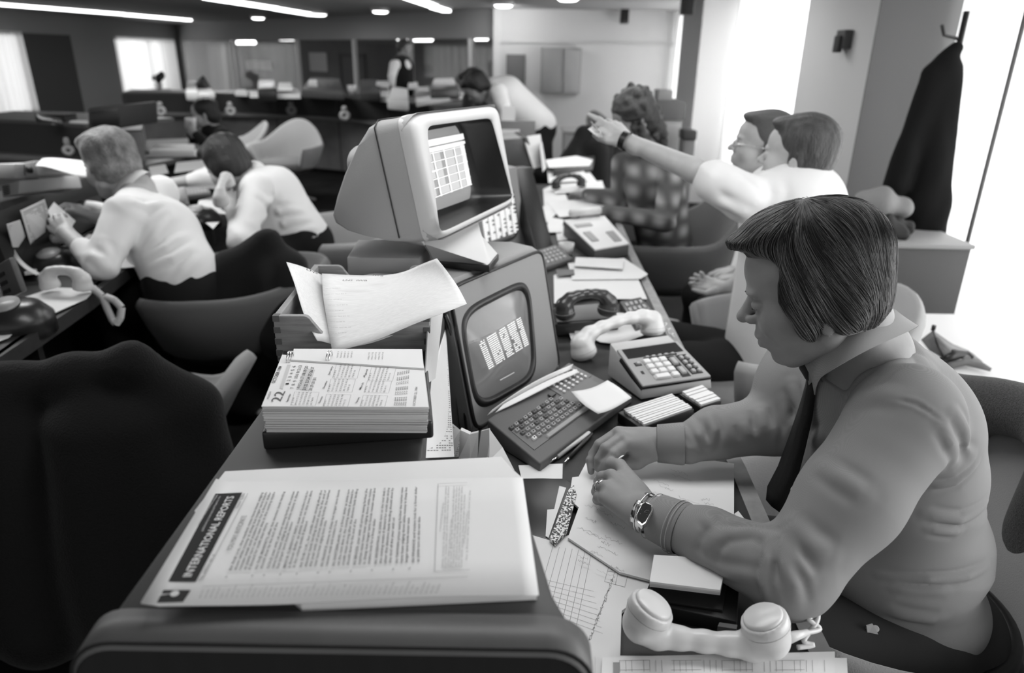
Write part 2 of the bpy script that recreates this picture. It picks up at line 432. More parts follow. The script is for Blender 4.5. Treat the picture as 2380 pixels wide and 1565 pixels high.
T(recenter(MB().tube([(2.21, p[1], .04), (2.21, p[1], ZC-.02)], .011).build('curtain_edge_line', M('edge_line_grey', .12, .5), smooth=True)), 'thin grey pole added for the dark edge line of the right-edge curtain', 'curtain edge')  # grey pole added in place of the dark curtain edges
# ceiling strips and spots
def strip(u0, v0, u1, v1, label):
    a, b = P(u0, v0, ZC-.03), P(u1, v1, ZC-.03); d = unit(b-a); n = np.array([-d[1], d[0], 0])
    r = empty('ceiling_strip_light', (a+b)/2+[0, 0, .03])
    o = MB().prism([a-n*.09, a+n*.09, b+n*.09, b-n*.09], (0, 0, .03)).build('lamp_housing', m_alu, r); o.matrix_basis = W2L(r)
    o = MB().prism([a-n*.06-[0, 0, .03], a+n*.06-[0, 0, .03], b+n*.06-[0, 0, .03], b-n*.06-[0, 0, .03]], (0, 0, .03)).build('lamp_tube', m_tube, r); o.matrix_basis = W2L(r)
    T(r, label, 'ceiling light', 'fluorescent strips on the ceiling')
strip(-60, 3, 285, 31, 'long lit ceiling strip starting at the left picture edge')
strip(292, 32, 440, 45, 'shorter lit ceiling strip continuing the long left one')
strip(480, -8, 640, 17, 'lit ceiling strip cut by the top edge, left of centre')
strip(642, 18, 726, 32, 'short lit ceiling strip ending beside a round spotlight')
strip(930, -16, 1008, 12, 'lit ceiling strip cut by the top edge, near the centre')
strip(1008, 14, 1038, 23, 'smallest lit ceiling strip, end of the central one')
for i, (u, v) in enumerate(((600, 42), (742, 34), (884, 27), (1170, 13), (1320, -2))):
    p = P(u, v, ZC-.05); p[2] = ZC
    r = empty('ceiling_spotlight', p)
    MB().lathe([(.13, -.05), (.14, 0), (0, 0)], (0, 0, 0)).build('lamp_ring', m_alu, r, True)
    MB().lathe([(0, -.075), (.08, -.07), (.115, -.05), (0, -.05)], (0, 0, 0)).build('lamp_lens', m_spotl, r, True)
    T(r, 'round lit ceiling spotlight, ' + ['leftmost of the row', 'second of the row from the left', 'third of the row from the left', 'above the end of the white wall', 'last of the row, at the top edge'][i], 'spotlight', 'round spotlights along the ceiling')
area('spot_wash', (-.1, 10.4, 2.05), (-.1, 11.2, 1.6), .2, .2, 6)
struct(MB().box((1.9, 4.108, 0), (2.8, 4.12, ZC)).build('pillar_shade_sheet', M('pillar_side_shade', .13, .8)))  # darker sheet over the pillar's front face, its shade put into the colour
# thermostat on the pillar, loudspeakers higher up
r = empty('wall_thermostat', (1.9, 4.5, 1.62)); T(r, 'small grey thermostat box on the right pillar', 'thermostat')
pth = Xp(1972, 92, 1.9); r.location = pth
MB().box((-.05, -.06, -.05), (0, .06, .05)).build('case', M('thermostat_grey', .06, .7), r, bevel=.006)
MB().box((-.07, -.035, -.07), (-.04, .035, .02)).build('dial', M('thermostat_dark', .03, .7), r, bevel=.006)
for (u, v, yy, n) in ((1452, 30, 11.0, 0), (1597, 10, 7.9, 1)):
    p = Yp(u, v, yy); r = empty('wall_speaker', p)
    T(r, ['dark loudspeaker hanging near the ceiling at the end window', 'dark loudspeaker high on the middle pillar'][n], 'loudspeaker')
    MB().box((-.06, -.1, -.14 if n == 0 else -.1), (.05, .05, .14 if n == 0 else .12)).build('cabinet_box', M('speaker_black', .03, .5), r, bevel=.01)
    MB().box((-.05, -.11, -.1), (.04, -.1, .1)).build('grille', M('speaker_grille', .015, .8, bump=(400, .5)), r)
    MB().tube([(0, 0, .1), (0, .02, ZC-p[2])], .012).build('bracket', m_black, r)
# ================================================================ materials of things
m_paper = M('white_paper', .70, .7, .2, var=(6, .03))
m_paper2 = M('grey_paper', .55, .7, .2)
m_ink = M('printing_ink', .03, .7, .1)
m_ink2 = M('pale_printing_ink', .28, .7, .1)
m_ink3 = M('grey_printing_ink', .12, .7, .1)
m_desk = M('desk_laminate', .028, .55, .3, var=(20, .2))
m_cons = M('console_laminate', .05, .5, .35, var=(3, .12))
m_panel = M('console_end_panel', .016, .6, .3, bump=(30, .2, (1, 1, .1)))
m_band = M('console_edge_band', .09, .45, .4, var=(8, .12, (1, .1, 6)))
m_edge = M('desk_edge_wood', .24, .45, .4, var=(30, .15))
m_wood = M('tray_wood', .28, .5, .35, var=(14, .25, (1, 1, 9)))
m_woodin = M('tray_end_grain', .12, .6, .3)
m_cream = M('cream_plastic', .38, .5, .35, bump=(500, .06))
m_creaml = M('cream_bezel_plastic', .52, .5, .35)
m_grey = M('terminal_grey', .25, .5, .4, bump=(500, .06))
m_greyd = M('keyboard_grey', .115, .5, .35)
m_rub = M('black_rubber', .012, .35, .5)
m_bin = M('black_vinyl', .012, .35, .5)
m_phone = M('ivory_phone_plastic', .62, .3, .5)
m_chrome = M('chrome', .7, .15, .5, metal=1)
m_calc = M('calculator_shell', .45, .45, .35)
m_key = M('pale_key', .7, .4, .4)
m_keyd = M('dark_key', .03, .4, .4)
m_keym = M('grey_key', .30, .4, .4)

class Q:
    """a four-cornered surface in space: at(s,t,h)"""
    def __init__(s, a, b, c, d):
        s.c = [V3(x) for x in (a, b, c, d)]
        s.n = unit(np.cross(s.c[1]-s.c[0], s.c[3]-s.c[0]))
        if s.n[2] < 0: s.n = -s.n
    def at(s, x, y, h=0):
        a, b, c, d = s.c
        return a*(1-x)*(1-y)+b*x*(1-y)+c*x*y+d*(1-x)*y+s.n*h
    def box(s, mb, x0, y0, x1, y1, h0, h1, tap=0):
        tx = tap*(x1-x0); ty = tap*(y1-y0)
        return mb.loft([[s.at(x0, y0, h0), s.at(x1, y0, h0), s.at(x1, y1, h0), s.at(x0, y1, h0)],
                        [s.at(x0+tx, y0+ty, h1), s.at(x1-tx, y0+ty, h1), s.at(x1-tx, y1-ty, h1), s.at(x0+tx, y1-ty, h1)]])
def pq(px, zs):
    if not isinstance(zs, (list, tuple)): zs = [zs]*4
    return Q(*[P(u, v, z) for (u, v), z in zip(px, zs)])
def fit_text(name, s, p0, p1, h, mat, parent, n=(0, 0, 1), off=.0004, res=2, bold=0):
    p0, p1 = V3(p0), V3(p1); n = unit(n)
    me = text_mesh(s, 1.0, mat, bold=bold)
    xs = [v.co.x for v in me.vertices]; ys = [v.co.y for v in me.vertices]
    if not xs: return None
    w = max(xs)-min(xs)
    me.transform(Matrix.Diagonal((float(np.linalg.norm(p1-p0)/w), h/.72, 1, 1)) @ Matrix.Translation((-min(xs), 0, 0)))
    me.transform(frame(p0+n*off, p1-p0, None, n))
    return me
def join_meshes(name, mes, mat, parent=None):
    bm = bmesh.new()
    for me in mes:
        if me is None: continue
        bm.from_mesh(me); bpy.data.meshes.remove(me)
    out = bpy.data.meshes.new(name); bm.to_mesh(out); bm.free()
    o = bpy.data.objects.new(name, out); COL.objects.link(o); out.materials.append(mat)
    if parent is not None: o.parent = parent
    return o
def sheet(px, z, label, cat='paper', name='paper_sheet', th=.0012, mat=None, group=None, wav=0):
    o = slab(px, z, th).build(name, mat or m_paper)
    T(o, label, cat, group); return recenter(o)

DZ = .74
def split_keys(mb, name, mat, parent, bev):
    """every eight corners are one key"""
    for i in range(0, len(mb.v), 8):
        k = MB(); k.v = mb.v[i:i+8]; k.f = [tuple(a-i for a in f) for f in mb.f if min(f) >= i and max(f) < i+8]; k.build(name, mat, parent, bevel=bev)
# ================================================================ the dealing desk with its raised console
desk = empty('dealing_desk')
pe = [P(1905, 1520, DZ), P(1720, 1090, DZ), P(1470, 590, DZ)]
yend = 4.6; xe = lambda y: np.interp(y, [pe[0][1], pe[1][1], pe[2][1], yend], [pe[0][0], pe[1][0], pe[2][0], .56])
ys = [.54, .9, 1.23, 1.8, 2.9, 3.7, yend]
pl = [(-.47, 1.5, DZ), (-.37, 1.5, DZ), (-.37, .54, DZ)]+[(xe(y)-.02, y, DZ) for y in ys]+[(-.47, yend, DZ)]
MB().prism(pl, (0, 0, -.04)).build('desktop', m_desk, desk)
mb = MB()
for a, b in zip(ys[:-1], ys[1:]): mb.prism([(xe(a)-.02, a, DZ+.002), (xe(a)+.012, a, DZ+.002), (xe(b)+.012, b, DZ+.002), (xe(b)-.02, b, DZ+.002)], (0, 0, -.05))
mb.build('edge_strip', m_edge, desk)
cp = [(-.376, .53, 1.0), (.06, .53, 1.0), (.045, .57, 1.0), (.01, .77, 1.0), (-.115, .785, 1.0), (-.14, 1.15, 1.0), (-.14, 1.46, 1.0), (-.376, 1.46, 1.0)]
MB().prism(cp, (0, 0, -.26)).build('console', m_cons, desk, bevel=.006)
MB().box((-.47, 1.5, .0), (-.45, yend, .70)).build('back_panel', m_panel, desk)
# end panel with rounded shoulders and a lighter band
def rrect2(x0, x1, z0, z1, r, n=8):
    pts = [(x0, z0)]
    for k in range(n+1): a = pi-k*pi/2/n; pts.append((x0+r+r*cos(a), z1-r+r*sin(a)))
    for k in range(n+1): a = pi/2-k*pi/2/n; pts.append((x1-r+r*cos(a), z1-r+r*sin(a)))
    return pts+[(x1, z0)]
xl, xr = -.405, .082
out = rrect2(xl, xr, 0, 1.0, .045)
MB().prism([(x, .497, z) for x, z in out], (0, .005, 0)).prism([(x, .503, z) for x, z in rrect2(xl+.004, xr-.004, 0, .994, .041)], (0, .025, 0)).build('end_panel', m_panel, desk)
inn = rrect2(xl+.006, xr-.006, 0, .992, .04)
mb = MB()
r0 = [(x, .499, z) for x, z in out]; r1 = [(x*1.0, .535, z+.004) for x, z in out]; r2 = [(x, .54, z) for x, z in inn]; r3 = [(x, .495, z) for x, z in inn]
n = len(out)
for A, B in ((r0, r1), (r1, r2), (r3, r0)):
    mb.add(A+B, [(i, i+1, n+i+1, n+i) for i in range(n-1)])
mb.build('edge_band', m_band, desk, smooth=True)
for y in (1.3, 2.4, 3.6): MB().box((-.3, y, 0), (.30, y+.025, .70)).build('support_panel', m_panel, desk)
MB().box((-.3, .56, 0), (.36, 1.0, .70)).build('pedestal', m_panel, desk, bevel=.004)
T(anchor(desk, (0, 2.2, 0)), 'long dark dealing desk with a raised console and rounded end panel, seen from its end', 'desk')

# ================================================================ newsletter on a stack of sheets
T(recenter(slab([(452, 1188), (523, 1096), (1165, 1062), (1190, 1090), (1215, 1112), (1248, 1374), (700, 1400)], 1.012, .011).build('paper_stack', m_paper)),
  'thick stack of white sheets under the newsletter on the console', 'paper')
news = empty('newsletter')
zt = 1.0155
nq = [(330, 1410), (1252, 1378), (1215, 1110), (503, 1120)]
g = pq(nq, zt); mb = MB(); top, bot = [], []
N = 24
for t in (0, .25, .5, .75, 1):
    top.append([g.at(s/N, t, .0035*cos(s/N*9)*(1-t)*.4+(.004 if s == 0 else 0)) for s in range(N+1)])
mb.loft(top, cap=False, closed=False); o = mb.build('newsletter_sheet', m_paper, news, smooth=True)
sm = o.modifiers.new('thick', 'SOLIDIFY'); sm.thickness = .0025; sm.offset = -1
HZ = zt+.002
pp = lambda u, v: P(u, v, HZ)
MB().prism([pp(382, 1352), pp(455, 1352), pp(563, 1145), pp(500, 1148)], (0, 0, -.0004)).build('title_block', m_ink, news)
MB().prism([pp(345, 1402), pp(425, 1399), pp(443, 1372), pp(362, 1372)], (0, 0, -.0004)).build('emblem_block', m_ink, news)
ip = [pp(356, 1388), pp(400, 1381), pp(400, 1383), pp(357, 1390)]
MB().prism([pp(352, 1388), pp(400, 1381), pp(352, 1384)], (0, 0, .0006)).lathe([(.004, 0), (.004, .0007), (0, .0007)], pp(406, 1381), seg=12).build('emblem_figure', m_paper2, news)
def nline(s, a, b, h, **k): return fit_text('t', s, pp(*a), pp(*b), h, m_ink, news, off=.0006, **k)
me = fit_text('t', 'INTERNATIONAL REPORTS', pp(444, 1342), pp(545, 1155), .0085, m_paper, news, off=.0007, bold=.015)
join_meshes('title_lettering', [me], m_paper, news)
mes = [fit_text('t', 'statistical data & current analysis', pp(461, 1222), pp(507, 1152), .0026, m_paper2, news, off=.0007),
       fit_text('t', 'published by International Reports, Inc.', pp(472, 1236), pp(514, 1154), .0026, m_paper2, news, off=.0007)]
join_meshes('subtitle_lettering', mes, m_paper2, news)
mes = [nline('VOL. XXXXV, NO. 41', (468, 1352), (502, 1290), .0035), nline('October 12, 1984', (553, 1183), (571, 1148), .0035),
       nline('YOU MAY ANTICIPATE', (538, 1281), (574, 1200), .0058)]
WORDS = 'the market rates have been edging down while money is cheap but longer term bonds remain weak and traders look for a firmer dollar as yields turn on the new data in the coming weeks if demand for credit stays strong after the election bank lending should slow by the end of the year with oil prices easing further'.split()
paras = [('IN THE U.S.,', 5), ('IN THE MARKETS,', 2), ('GOLD', 3), ('MINOR CURRENCY RISKS:', 3), ('IN THE U.K.,', 4), ('IN FRANCE', 2), ('IN SWITZERLAND,', 4), ('IN BRAZIL', 4), ('IN ARGENTINA,', 4), ('IN TAIWAN', 3), ('IN FINANCE', 2)]
tot = sum(n for _, n in paras)+len(paras)*.45; k = 0; wi = 0
for hd, n in paras:
    for j in range(n):
        f = k/tot
        a = (538+f*(990-538), 1327-f*20); b = (612+f*(992-612), 1146-f*14)
        frac = 1 if j < n-1 else .6
        b = (a[0]+(b[0]-a[0])*frac, a[1]+(b[1]-a[1])*frac)
        L = 46*frac; ln = hd if j == 0 else ''
        while len(ln) < L: ln = (ln+' '+WORDS[wi % len(WORDS)]).strip(); wi += 1
        mes.append(nline(ln, a, b, .0026, bold=.02))
        if j == 0: mes.append(nline('*', (a[0]-6, a[1]+18), (a[0]-4, a[1]+12), .004))
        k += 1
    k += .45
join_meshes('body_text', mes, m_ink3, news)
mes = []
for i in range(46):
    a = (466+i*12.2, 1392-i*.25); L = 14+9*abs(sin(i*2.3))+6*(i % 3 == 0)
    mes.append(fit_text('t', WORDS[i*3 % 50]+' '+WORDS[i*5 % 50], pp(*a), pp(a[0]+L*.42, a[1]-L), .0022, m_ink2, news, off=.0006))
for i, (L0, L1) in enumerate([(.45, .8), (.0, 1), (.0, 1), (.0, .6), (0, 1), (0, 1), (0, 1), (0, 1), (.0, .9), (.3, .7), (.1, .95)]):
    u0 = 1024+i*6.2; a = (u0, 1322-L0*190); b = (u0+8, 1322-L1*190)
    mes.append(fit_text('t', ' '.join(WORDS[(i*7+q) % 50] for q in range(9)), pp(*a), pp(*b), .002, m_ink2, news, off=.0006))
join_meshes('fine_print', mes, m_ink2, news)
mb = MB()
def rule(mb, a, b, w=.0003): 
    a, b = V3(pp(*a))+[0, 0, .0006], V3(pp(*b))+[0, 0, .0006]; d = unit(b-a); n = np.array([-d[1], d[0], 0])*w
    mb.add([a-n, a+n, b+n, b-n], [(0, 1, 2, 3)])
for a, b in (((1018, 1126), (1010, 1330)), ((1010, 1330), (1092, 1326)), ((1018, 1126), (1086, 1123)), ((470, 1350), (576, 1148)), ((470, 1365), (1088, 1342))): rule(mb, a, b)
mb.build('ruled_lines', m_ink2, news)
T(anchor(news), 'printed newsletter headed INTERNATIONAL REPORTS lying on white sheets', 'newsletter')

# ================================================================ desk calendar
cal = empty('desk_calendar')
bq = [P(613, 1048, 1.0), P(1008, 1020, 1.0), P(992, 850, 1.0), P(660, 850, 1.0)]
MB().prism([p+[0, 0, .028] for p in bq], (0, 0, -.028)).build('calendar_base', m_bin, cal, bevel=.004, seg=3)
zb, zc2 = 1.0285, 1.066
fl, fr_, bl, br = P(608, 946, zc2), P(996, 948, zc2), P(656, 826, zc2), P(984, 850, zc2)
blk = MB(); NB = 26
for i in range(NB):
    z0 = zb+(zc2-zb)*i/NB; j = lambda: np.array([rnd.uniform(-.0012, .0012), rnd.uniform(-.001, .001), 0])
    sh = np.array([0.003*(1-i/NB), 0, 0]); c = [p*[1, 1, 0]+[0, 0, z0+(zc2-zb)/NB*.82] for p in (fl, fr_, br, bl)]
    d = j(); blk.prism([c[0]+d+sh, c[1]+d-sh, c[2]+d-sh, c[3]+d+sh], (0, 0, -(zc2-zb)/NB*.82))
blk.build('page_block', M('page_edges', .5, .8, var=(3, .45, (1, 1, 420))), cal)
MB().prism([fl+[0, 0, .001], fr_+[0, 0, .001], br+[0, 0, .001], P(985, 856, zc2+.001), bl+[0, 0, .001]], (0, 0, -.0012)).build('day_page', m_paper, cal)
MB().prism([P(676, 836, zc2+.004), P(985, 856, zc2+.004), P(981, 812, zc2+.004), P(683, 811, zc2+.004)], (0, 0, -.003)).build('turned_page', m_paper, cal)
CH = zc2+.0015; cpx = lambda u, v: P(u, v, CH)
def ctext(s, a, b, h, off=.0004, bold=0): return fit_text('t', s, cpx(*a), cpx(*b), h, m_ink, cal, off=off, bold=bold)
mes = [ctext('OCTOBER 1984', (639, 891), (656, 852), .0052, bold=.015)]
oct_rows = ['      1  2  3  4  5  6', ' 7  8  9 10 11 12 13', '14 15 16 17 18 19 20', '21 22 23 24 25 26 27', '28 29 30 31']
for i, rw in enumerate([[None, 1, 2, 3, 4, 5, 6], range(7, 14), range(14, 21), range(21, 28), [28, 29, 30, 31]]):
    for j, dnum in enumerate(rw):
        if dnum is None: continue
        u = 664+i*14.2+j*3.1; v = 902-j*8.0+i*1.7
        mes.append(ctext(str(dnum), (u+4, v), (u+5.5 if dnum > 9 else u+5, v-(6 if dnum > 9 else 3)), .0048))
join_meshes('date_lettering', mes, m_ink, cal)
mes = [fit_text('t', '22', cpx(652, 934), cpx(664, 910), .0135, m_ink3, cal), fit_text('t', 'MONDAY', cpx(625, 928), cpx(632, 910), .003, m_ink3, cal)]
join_meshes('day_number', mes, m_ink3, cal)
mes = []; gb = MB()
mon = [('September', 672, 941, 690, 912, 1), ('November', 747, 944, 758, 918, 1), ('December', 757, 910, 768, 882, 1), ('January', 769, 878, 776, 848, 1), ('February', 833, 944, 842, 920, 1), ('March', 842, 912, 848, 886, 1), ('April', 851, 884, 855, 855, 1)]
for nm, u, v, u2, v2, q in mon:
    L = 30; mes.append(ctext(nm, (u-3, v-6), (u+(v-v2)*.28-3, v2+4), .003, bold=.015))
    for r_ in range(6):
        uu = u+8+r_*9.0
        rowtxt = ' '.join(str((r_*7+k+u % 4) % 30+1) for k in range(7 if 0 < r_ < 5 else 4))
        f = 1 if 0 < r_ < 5 else .55
        mes.append(ctext(rowtxt, (uu, v), (uu+(v-v2)*.3*f, v-(v-v2)*f), .0026))
    a, b, c, d = cpx(u+4, v+1), cpx(u+61, v+2), cpx(u+61+(v-v2)*.3, v2), cpx(u+4+(v-v2)*.3, v2-1)
    for x, y in ((a, b), (b, c), (c, d), (d, a)):
        e = unit(y-x); n_ = np.array([-e[1], e[0], 0])*.00018; gb.add([x-n_, x+n_, y+n_, y-n_], [(0, 1, 2, 3)])
for i in range(6):
    u0 = 919+i*5; mes.append(ctext('70 84  77 85  71 80  90', (u0, 944), (u0+8, 866-i), .002))
mes.append(ctext('OCTOBER 22, 1984', (965, 944), (971, 900), .0035))
for i in range(5):
    mes.append(fit_text('t', '7 8 9 10 11', P(696+i*8+90, 832, zc2+.0045), P(698+i*8+90, 818, zc2+.0045), .0024, m_ink, cal))
    mes.append(fit_text('t', '4 5 6 7 12', P(696+i*8+162, 836, zc2+.0045), P(698+i*8+162, 819, zc2+.0045), .0024, m_ink, cal))
join_meshes('year_calendars', mes, m_ink3, cal)
gb.build('calendar_rules', m_ink2, cal)
mb = MB()
MB().prism([cpx(668, 848), cpx(676, 848), cpx(657, 905), cpx(650, 903)], (0, 0, -.0002)).prism([cpx(712, 856), cpx(732, 860), cpx(715, 908), cpx(697, 906)], (0, 0, -.0002)).build('shaded_columns', M('shaded_print', .5, .8), cal)
for u in (671, 762):
    rg = MB(); c = P(u, 832, zc2+.004); pts = [c+np.array([.001*sin(q), .011*cos(q), .012*sin(q)-.002]) for q in np.linspace(-.3, pi+.3, 16)]
    rg.tube(pts, .0011, 8); rg.tube([p+[.004, 0, 0] for p in pts], .0011, 8); rg.build('binder_ring', m_chrome, cal, True)
T(anchor(cal), 'open desk calendar block showing 22 October 1984 on a black base', 'calendar')

# ================================================================ wooden letter tray
tr = empty('letter_tray')
TZ0, TZ1 = 1.0, 1.085
A, B_ = P(640, 835, TZ0), P(996, 838, TZ0)
A = V3((-.405, 1.13, 0)); B_ = V3((-.142, 1.142, 0)); D_ = V3((-.392, 1.455, 0)); 
ex_ = unit(B_-A); ey_ = np.array([-ex_[1], ex_[0], 0]); W_ = np.linalg.norm(B_-A); Dp_ = .32
def tp(x, y, z): return A+ex_*x+ey_*y+np.array([0, 0, z])
TH_ = .011
def cutprof(y0):
    prof = [(0, 0)]
    top = [(0, .085), (.045, .085)]+[(.045+.035*(.5-.5*cos(k/8*pi)), .085-.04*(k/8)) for k in range(1, 9)]
    top[2:] = [(.05+.03*sin(k/8*pi/2)*1.0, .085-.045*(1-cos(k/8*pi/2))) for k in range(1, 9)]
    lft = [(0, .085), (.05, .085)]+[(.05+.014*sin(a), .085-.014*(1-cos(a))) for a in np.linspace(.2, 1.2, 5)]+[(.078, .055), (.086, .047), (.098, .042)]
    rgt = [(W_-x, z) for x, z in reversed(lft)]
    return [(0, 0)]+lft+rgt+[(W_, 0)]
for y0 in (0, Dp_-TH_):
    pf = cutprof(y0)
    MB().prism([tp(x, y0, z) for x, z in pf], ey_*TH_).build('front_board' if y0 == 0 else 'back_board', m_wood, tr, bevel=.0015)
for x0 in (0, W_-TH_):
    MB().prism([tp(x0, TH_, 0), tp(x0+TH_, TH_, 0), tp(x0+TH_, Dp_-TH_, 0), tp(x0, Dp_-TH_, 0)], (0, 0, .085)).build('side_board', m_wood, tr, bevel=.0015)
for x0 in (-.0008, W_-TH_+.0008):
    jb = MB()
    for k in range(4):
        jb.prism([tp(x0, -.0008, .012+k*.021), tp(x0+TH_, -.0008, .012+k*.021), tp(x0+TH_, TH_, .012+k*.021), tp(x0, TH_, .012+k*.021)], (0, 0, .0105))
    jb.build('finger_joints', m_woodin, tr)
MB().prism([tp(0, 0, .004), tp(W_, 0, .004), tp(W_, Dp_, .004), tp(0, Dp_, .004)], (0, 0, .004)).build('bottom_board', m_woodin, tr)
for c in tr.children: c.matrix_basis = Matrix.Translation((0, 0, TZ0)) @ c.matrix_basis
T(anchor(tr), 'wooden letter tray with finger joints and scooped ends holding curled printouts', 'tray')

m_print = M('computer_printout', .66, .7, .2, var=(26, .07, (1, 11, 11)))
# curled printouts in the tray : grid of pixel/height nodes smoothed
def curl(name, rows, label, cat='paper', th=.0008, mat=None, sub=2, parent=None, recen=True):
    mb = MB(); mb.loft([[P(u, v, z) for u, v, z in r] for r in rows], cap=False, closed=False)
    o = mb.build(name, mat or (m_print if name == 'printout' else m_paper), parent, smooth=True)
    md = o.modifiers.new('s', 'SUBSURF'); md.levels = sub; md.render_levels = sub; md.boundary_smooth = 'PRESERVE_CORNERS'
    md = o.modifiers.new('t', 'SOLIDIFY'); md.thickness = th
    if label: T(o, label, cat)
    if recen: recenter(o)
    return o
curl('printout', [[(772, 818, 1.055), (870, 795, 1.075), (960, 752, 1.10), (1030, 728, 1.115), (1085, 706, 1.115)],
                  [(760, 745, 1.06), (860, 725, 1.07), (950, 700, 1.10), (1010, 675, 1.115), (1062, 660, 1.125)],
                  [(750, 690, 1.075), (850, 672, 1.07), (930, 660, 1.08), (1000, 630, 1.11), (1035, 626, 1.135)],
                  [(748, 636, 1.09), (820, 640, 1.075), (925, 642, 1.08), (975, 615, 1.115), (1015, 601, 1.14)]],
     'curled white printout lettered LNS IWB, topmost in the wooden tray')
curl('printout', [[(737, 792, 1.05), (748, 793, 1.05), (772, 800, 1.05)], [(705, 735, 1.07), (735, 725, 1.06), (758, 725, 1.055)],
                  [(690, 670, 1.10), (722, 668, 1.08), (752, 668, 1.06)], [(666, 609, 1.13), (708, 620, 1.10), (750, 640, 1.07)]],
     'curled printout rising from the left corner of the wooden tray')
curl('printout', [[(742, 788, 1.048), (800, 812, 1.045), (880, 795, 1.045), (985, 748, 1.06)], [(745, 760, 1.045), (810, 770, 1.045), (900, 750, 1.05), (1000, 715, 1.06)],
                  [(800, 700, 1.05), (850, 700, 1.05), (930, 690, 1.05), (1045, 728, 1.05)], [(828, 645, 1.05), (870, 632, 1.055), (930, 640, 1.05), (1040, 640, 1.05)]],
     'flatter printout showing beneath the topmost curled one in the tray')
me = [fit_text('t', 'LNS  IWB', P(796, 653, 1.094), P(853, 654, 1.094), .0068, m_ink, None, n=(0, -.1, 1), off=.0)]
lt = join_meshes('printout_lettering', me, m_ink); o = bpy.data.objects['printout']; lt.parent = o; lt.matrix_basis = Matrix.Translation(-o.location)
me = [fit_text('t', 'IWB', P(866, 641, 1.094), P(890, 643, 1.094), .006, m_ink, None, n=(0, -.1, 1), off=.0), fit_text('t', 'LNS', P(712, 630, 1.112), P(738, 640, 1.102), .006, m_ink, None, n=(.3, -.3, 1), off=.002)]
lt = join_meshes('sheet_lettering', me, m_ink); lt.parent = o; lt.matrix_basis = Matrix.Translation(-o.location)
mes = []
for i in range(9):
    f = i/8
    mes.append(fit_text('t', 'ref no. fwd 84 %d' % (i*7), P(757+f*14, 672+f*104, 1.09-f*.022), P(757+f*14+34+12*(i % 2), 671+f*104, 1.09-f*.022), .003, m_ink2, None, n=(0, -.1, 1)))
lt = join_meshes('printout_fine_print', mes, m_ink2); lt.parent = o; lt.matrix_basis = Matrix.Translation(-o.location)

# ================================================================ small grey box behind the tray
bx = empty('switch_box')
q = [P(806, 605, 1.085), P(1012, 606, 1.085), P(1008, 556, 1.085), P(838, 556, 1.085)]
q = [V3((-.355, 1.56, 1.085)), V3((-.175, 1.565, 1.085)), V3((-.19, 1.74, 1.085)), V3((-.375, 1.735, 1.085))]
q = [P(806, 598, 1.085), P(975, 600, 1.085), P(1014, 557, 1.085), P(832, 557, 1.085)]
MB().prism(q, (0, 0, -.085)).build('case', m_cream, bx, bevel=.004)
MB().lathe([(.0055, 0), (.0055, .012), (.004, .014), (0, .014)], P(1010, 582, 1.06), (1, -.4, 0), 16).build('knob', m_phone, bx, True)
T(anchor(bx), 'grey metal box with a small white knob behind the letter tray', 'box')

# ================================================================ terminals
class Face:
    """front face of a screen unit: x right, y up, z out"""
    def __init__(s, x, y, z, yaw, tilt, roll, w, h):
        ex = np.array([cos(yaw), sin(yaw), 0]); n = np.array([ex[1], -ex[0], 0]); ez = np.array([0, 0, 1])*cos(tilt)-n*sin(tilt)
        s.ex = ex*cos(roll)+ez*sin(roll); s.ey = -ex*sin(roll)+ez*cos(roll); s.n = np.cross(s.ex, s.ey); s.o = np.array([x, y, z]); s.w, s.h = w, h
    def at(s, a, b, c=0): return s.o+s.ex*a+s.ey*b+s.n*c
    def px(s, u, v, c=0):
        q = onp(u, v, s.o+s.n*c, s.n)-s.o; return np.dot(q, s.ex), np.dot(q, s.ey)
def superq(c4, n=48, p=4.0, grow=1.0):
    """rounded quad outline through 4 (a,b) corners"""
    out = []
    c4 = [np.array(c) for c in c4]
    for i in range(n):
        t = 2*pi*i/n; cx, cy = cos(t), sin(t)
        x = math.copysign(abs(cx)**(2/p), cx)*grow; y = math.copysign(abs(cy)**(2/p), cy)*grow
        s_, t_ = (x+1)/2, (y+1)/2
        out.append(c4[0]*(1-s_)*(1-t_)+c4[1]*s_*(1-t_)+c4[2]*s_*t_+c4[3]*(1-s_)*t_)
    return out
m_tubeglass = M('crt_glass_grey', .14, .12, .6, emit=.06)
m_glow = M('screen_glow', .5, .5, emit=.75)
m_glow2 = M('screen_glow_dim', .3, .5, emit=.38)
def crt(face, c4, depth, parent, bulge=.012, mat=None, p=5, name='screen'):
    mb = MB(); rings = []
    for k in range(7):
        g_ = 1-k/6; g_ = max(g_, .001)
        rings.append([face.at(a, b, depth+bulge*(1-g_*g_)) for a, b in superq(c4, 48, p, g_)])
    mb.loft(rings, cap=False); return mb.build(name, mat or m_tubeglass, parent, smooth=True)
def ring_strip(face, A4, B4, d0, d1, name, mat, parent, pa=5, pb=5, steps=4, round_=False):
    mb = MB(); rings = []
    for k in range(steps+1):
        f = k/steps
        a = [np.array(x)*(1-f)+np.array(y)*f for x, y in zip(superq(A4, 64, pa), superq(B4, 64, pb))]
        d = d0+(d1-d0)*f+(.006*sin(f*pi) if round_ else 0)
        rings.append([face.at(x, y, d) for x, y in a])
    mb.loft(rings, cap=False); return mb.build(name, mat, parent, smooth=True)

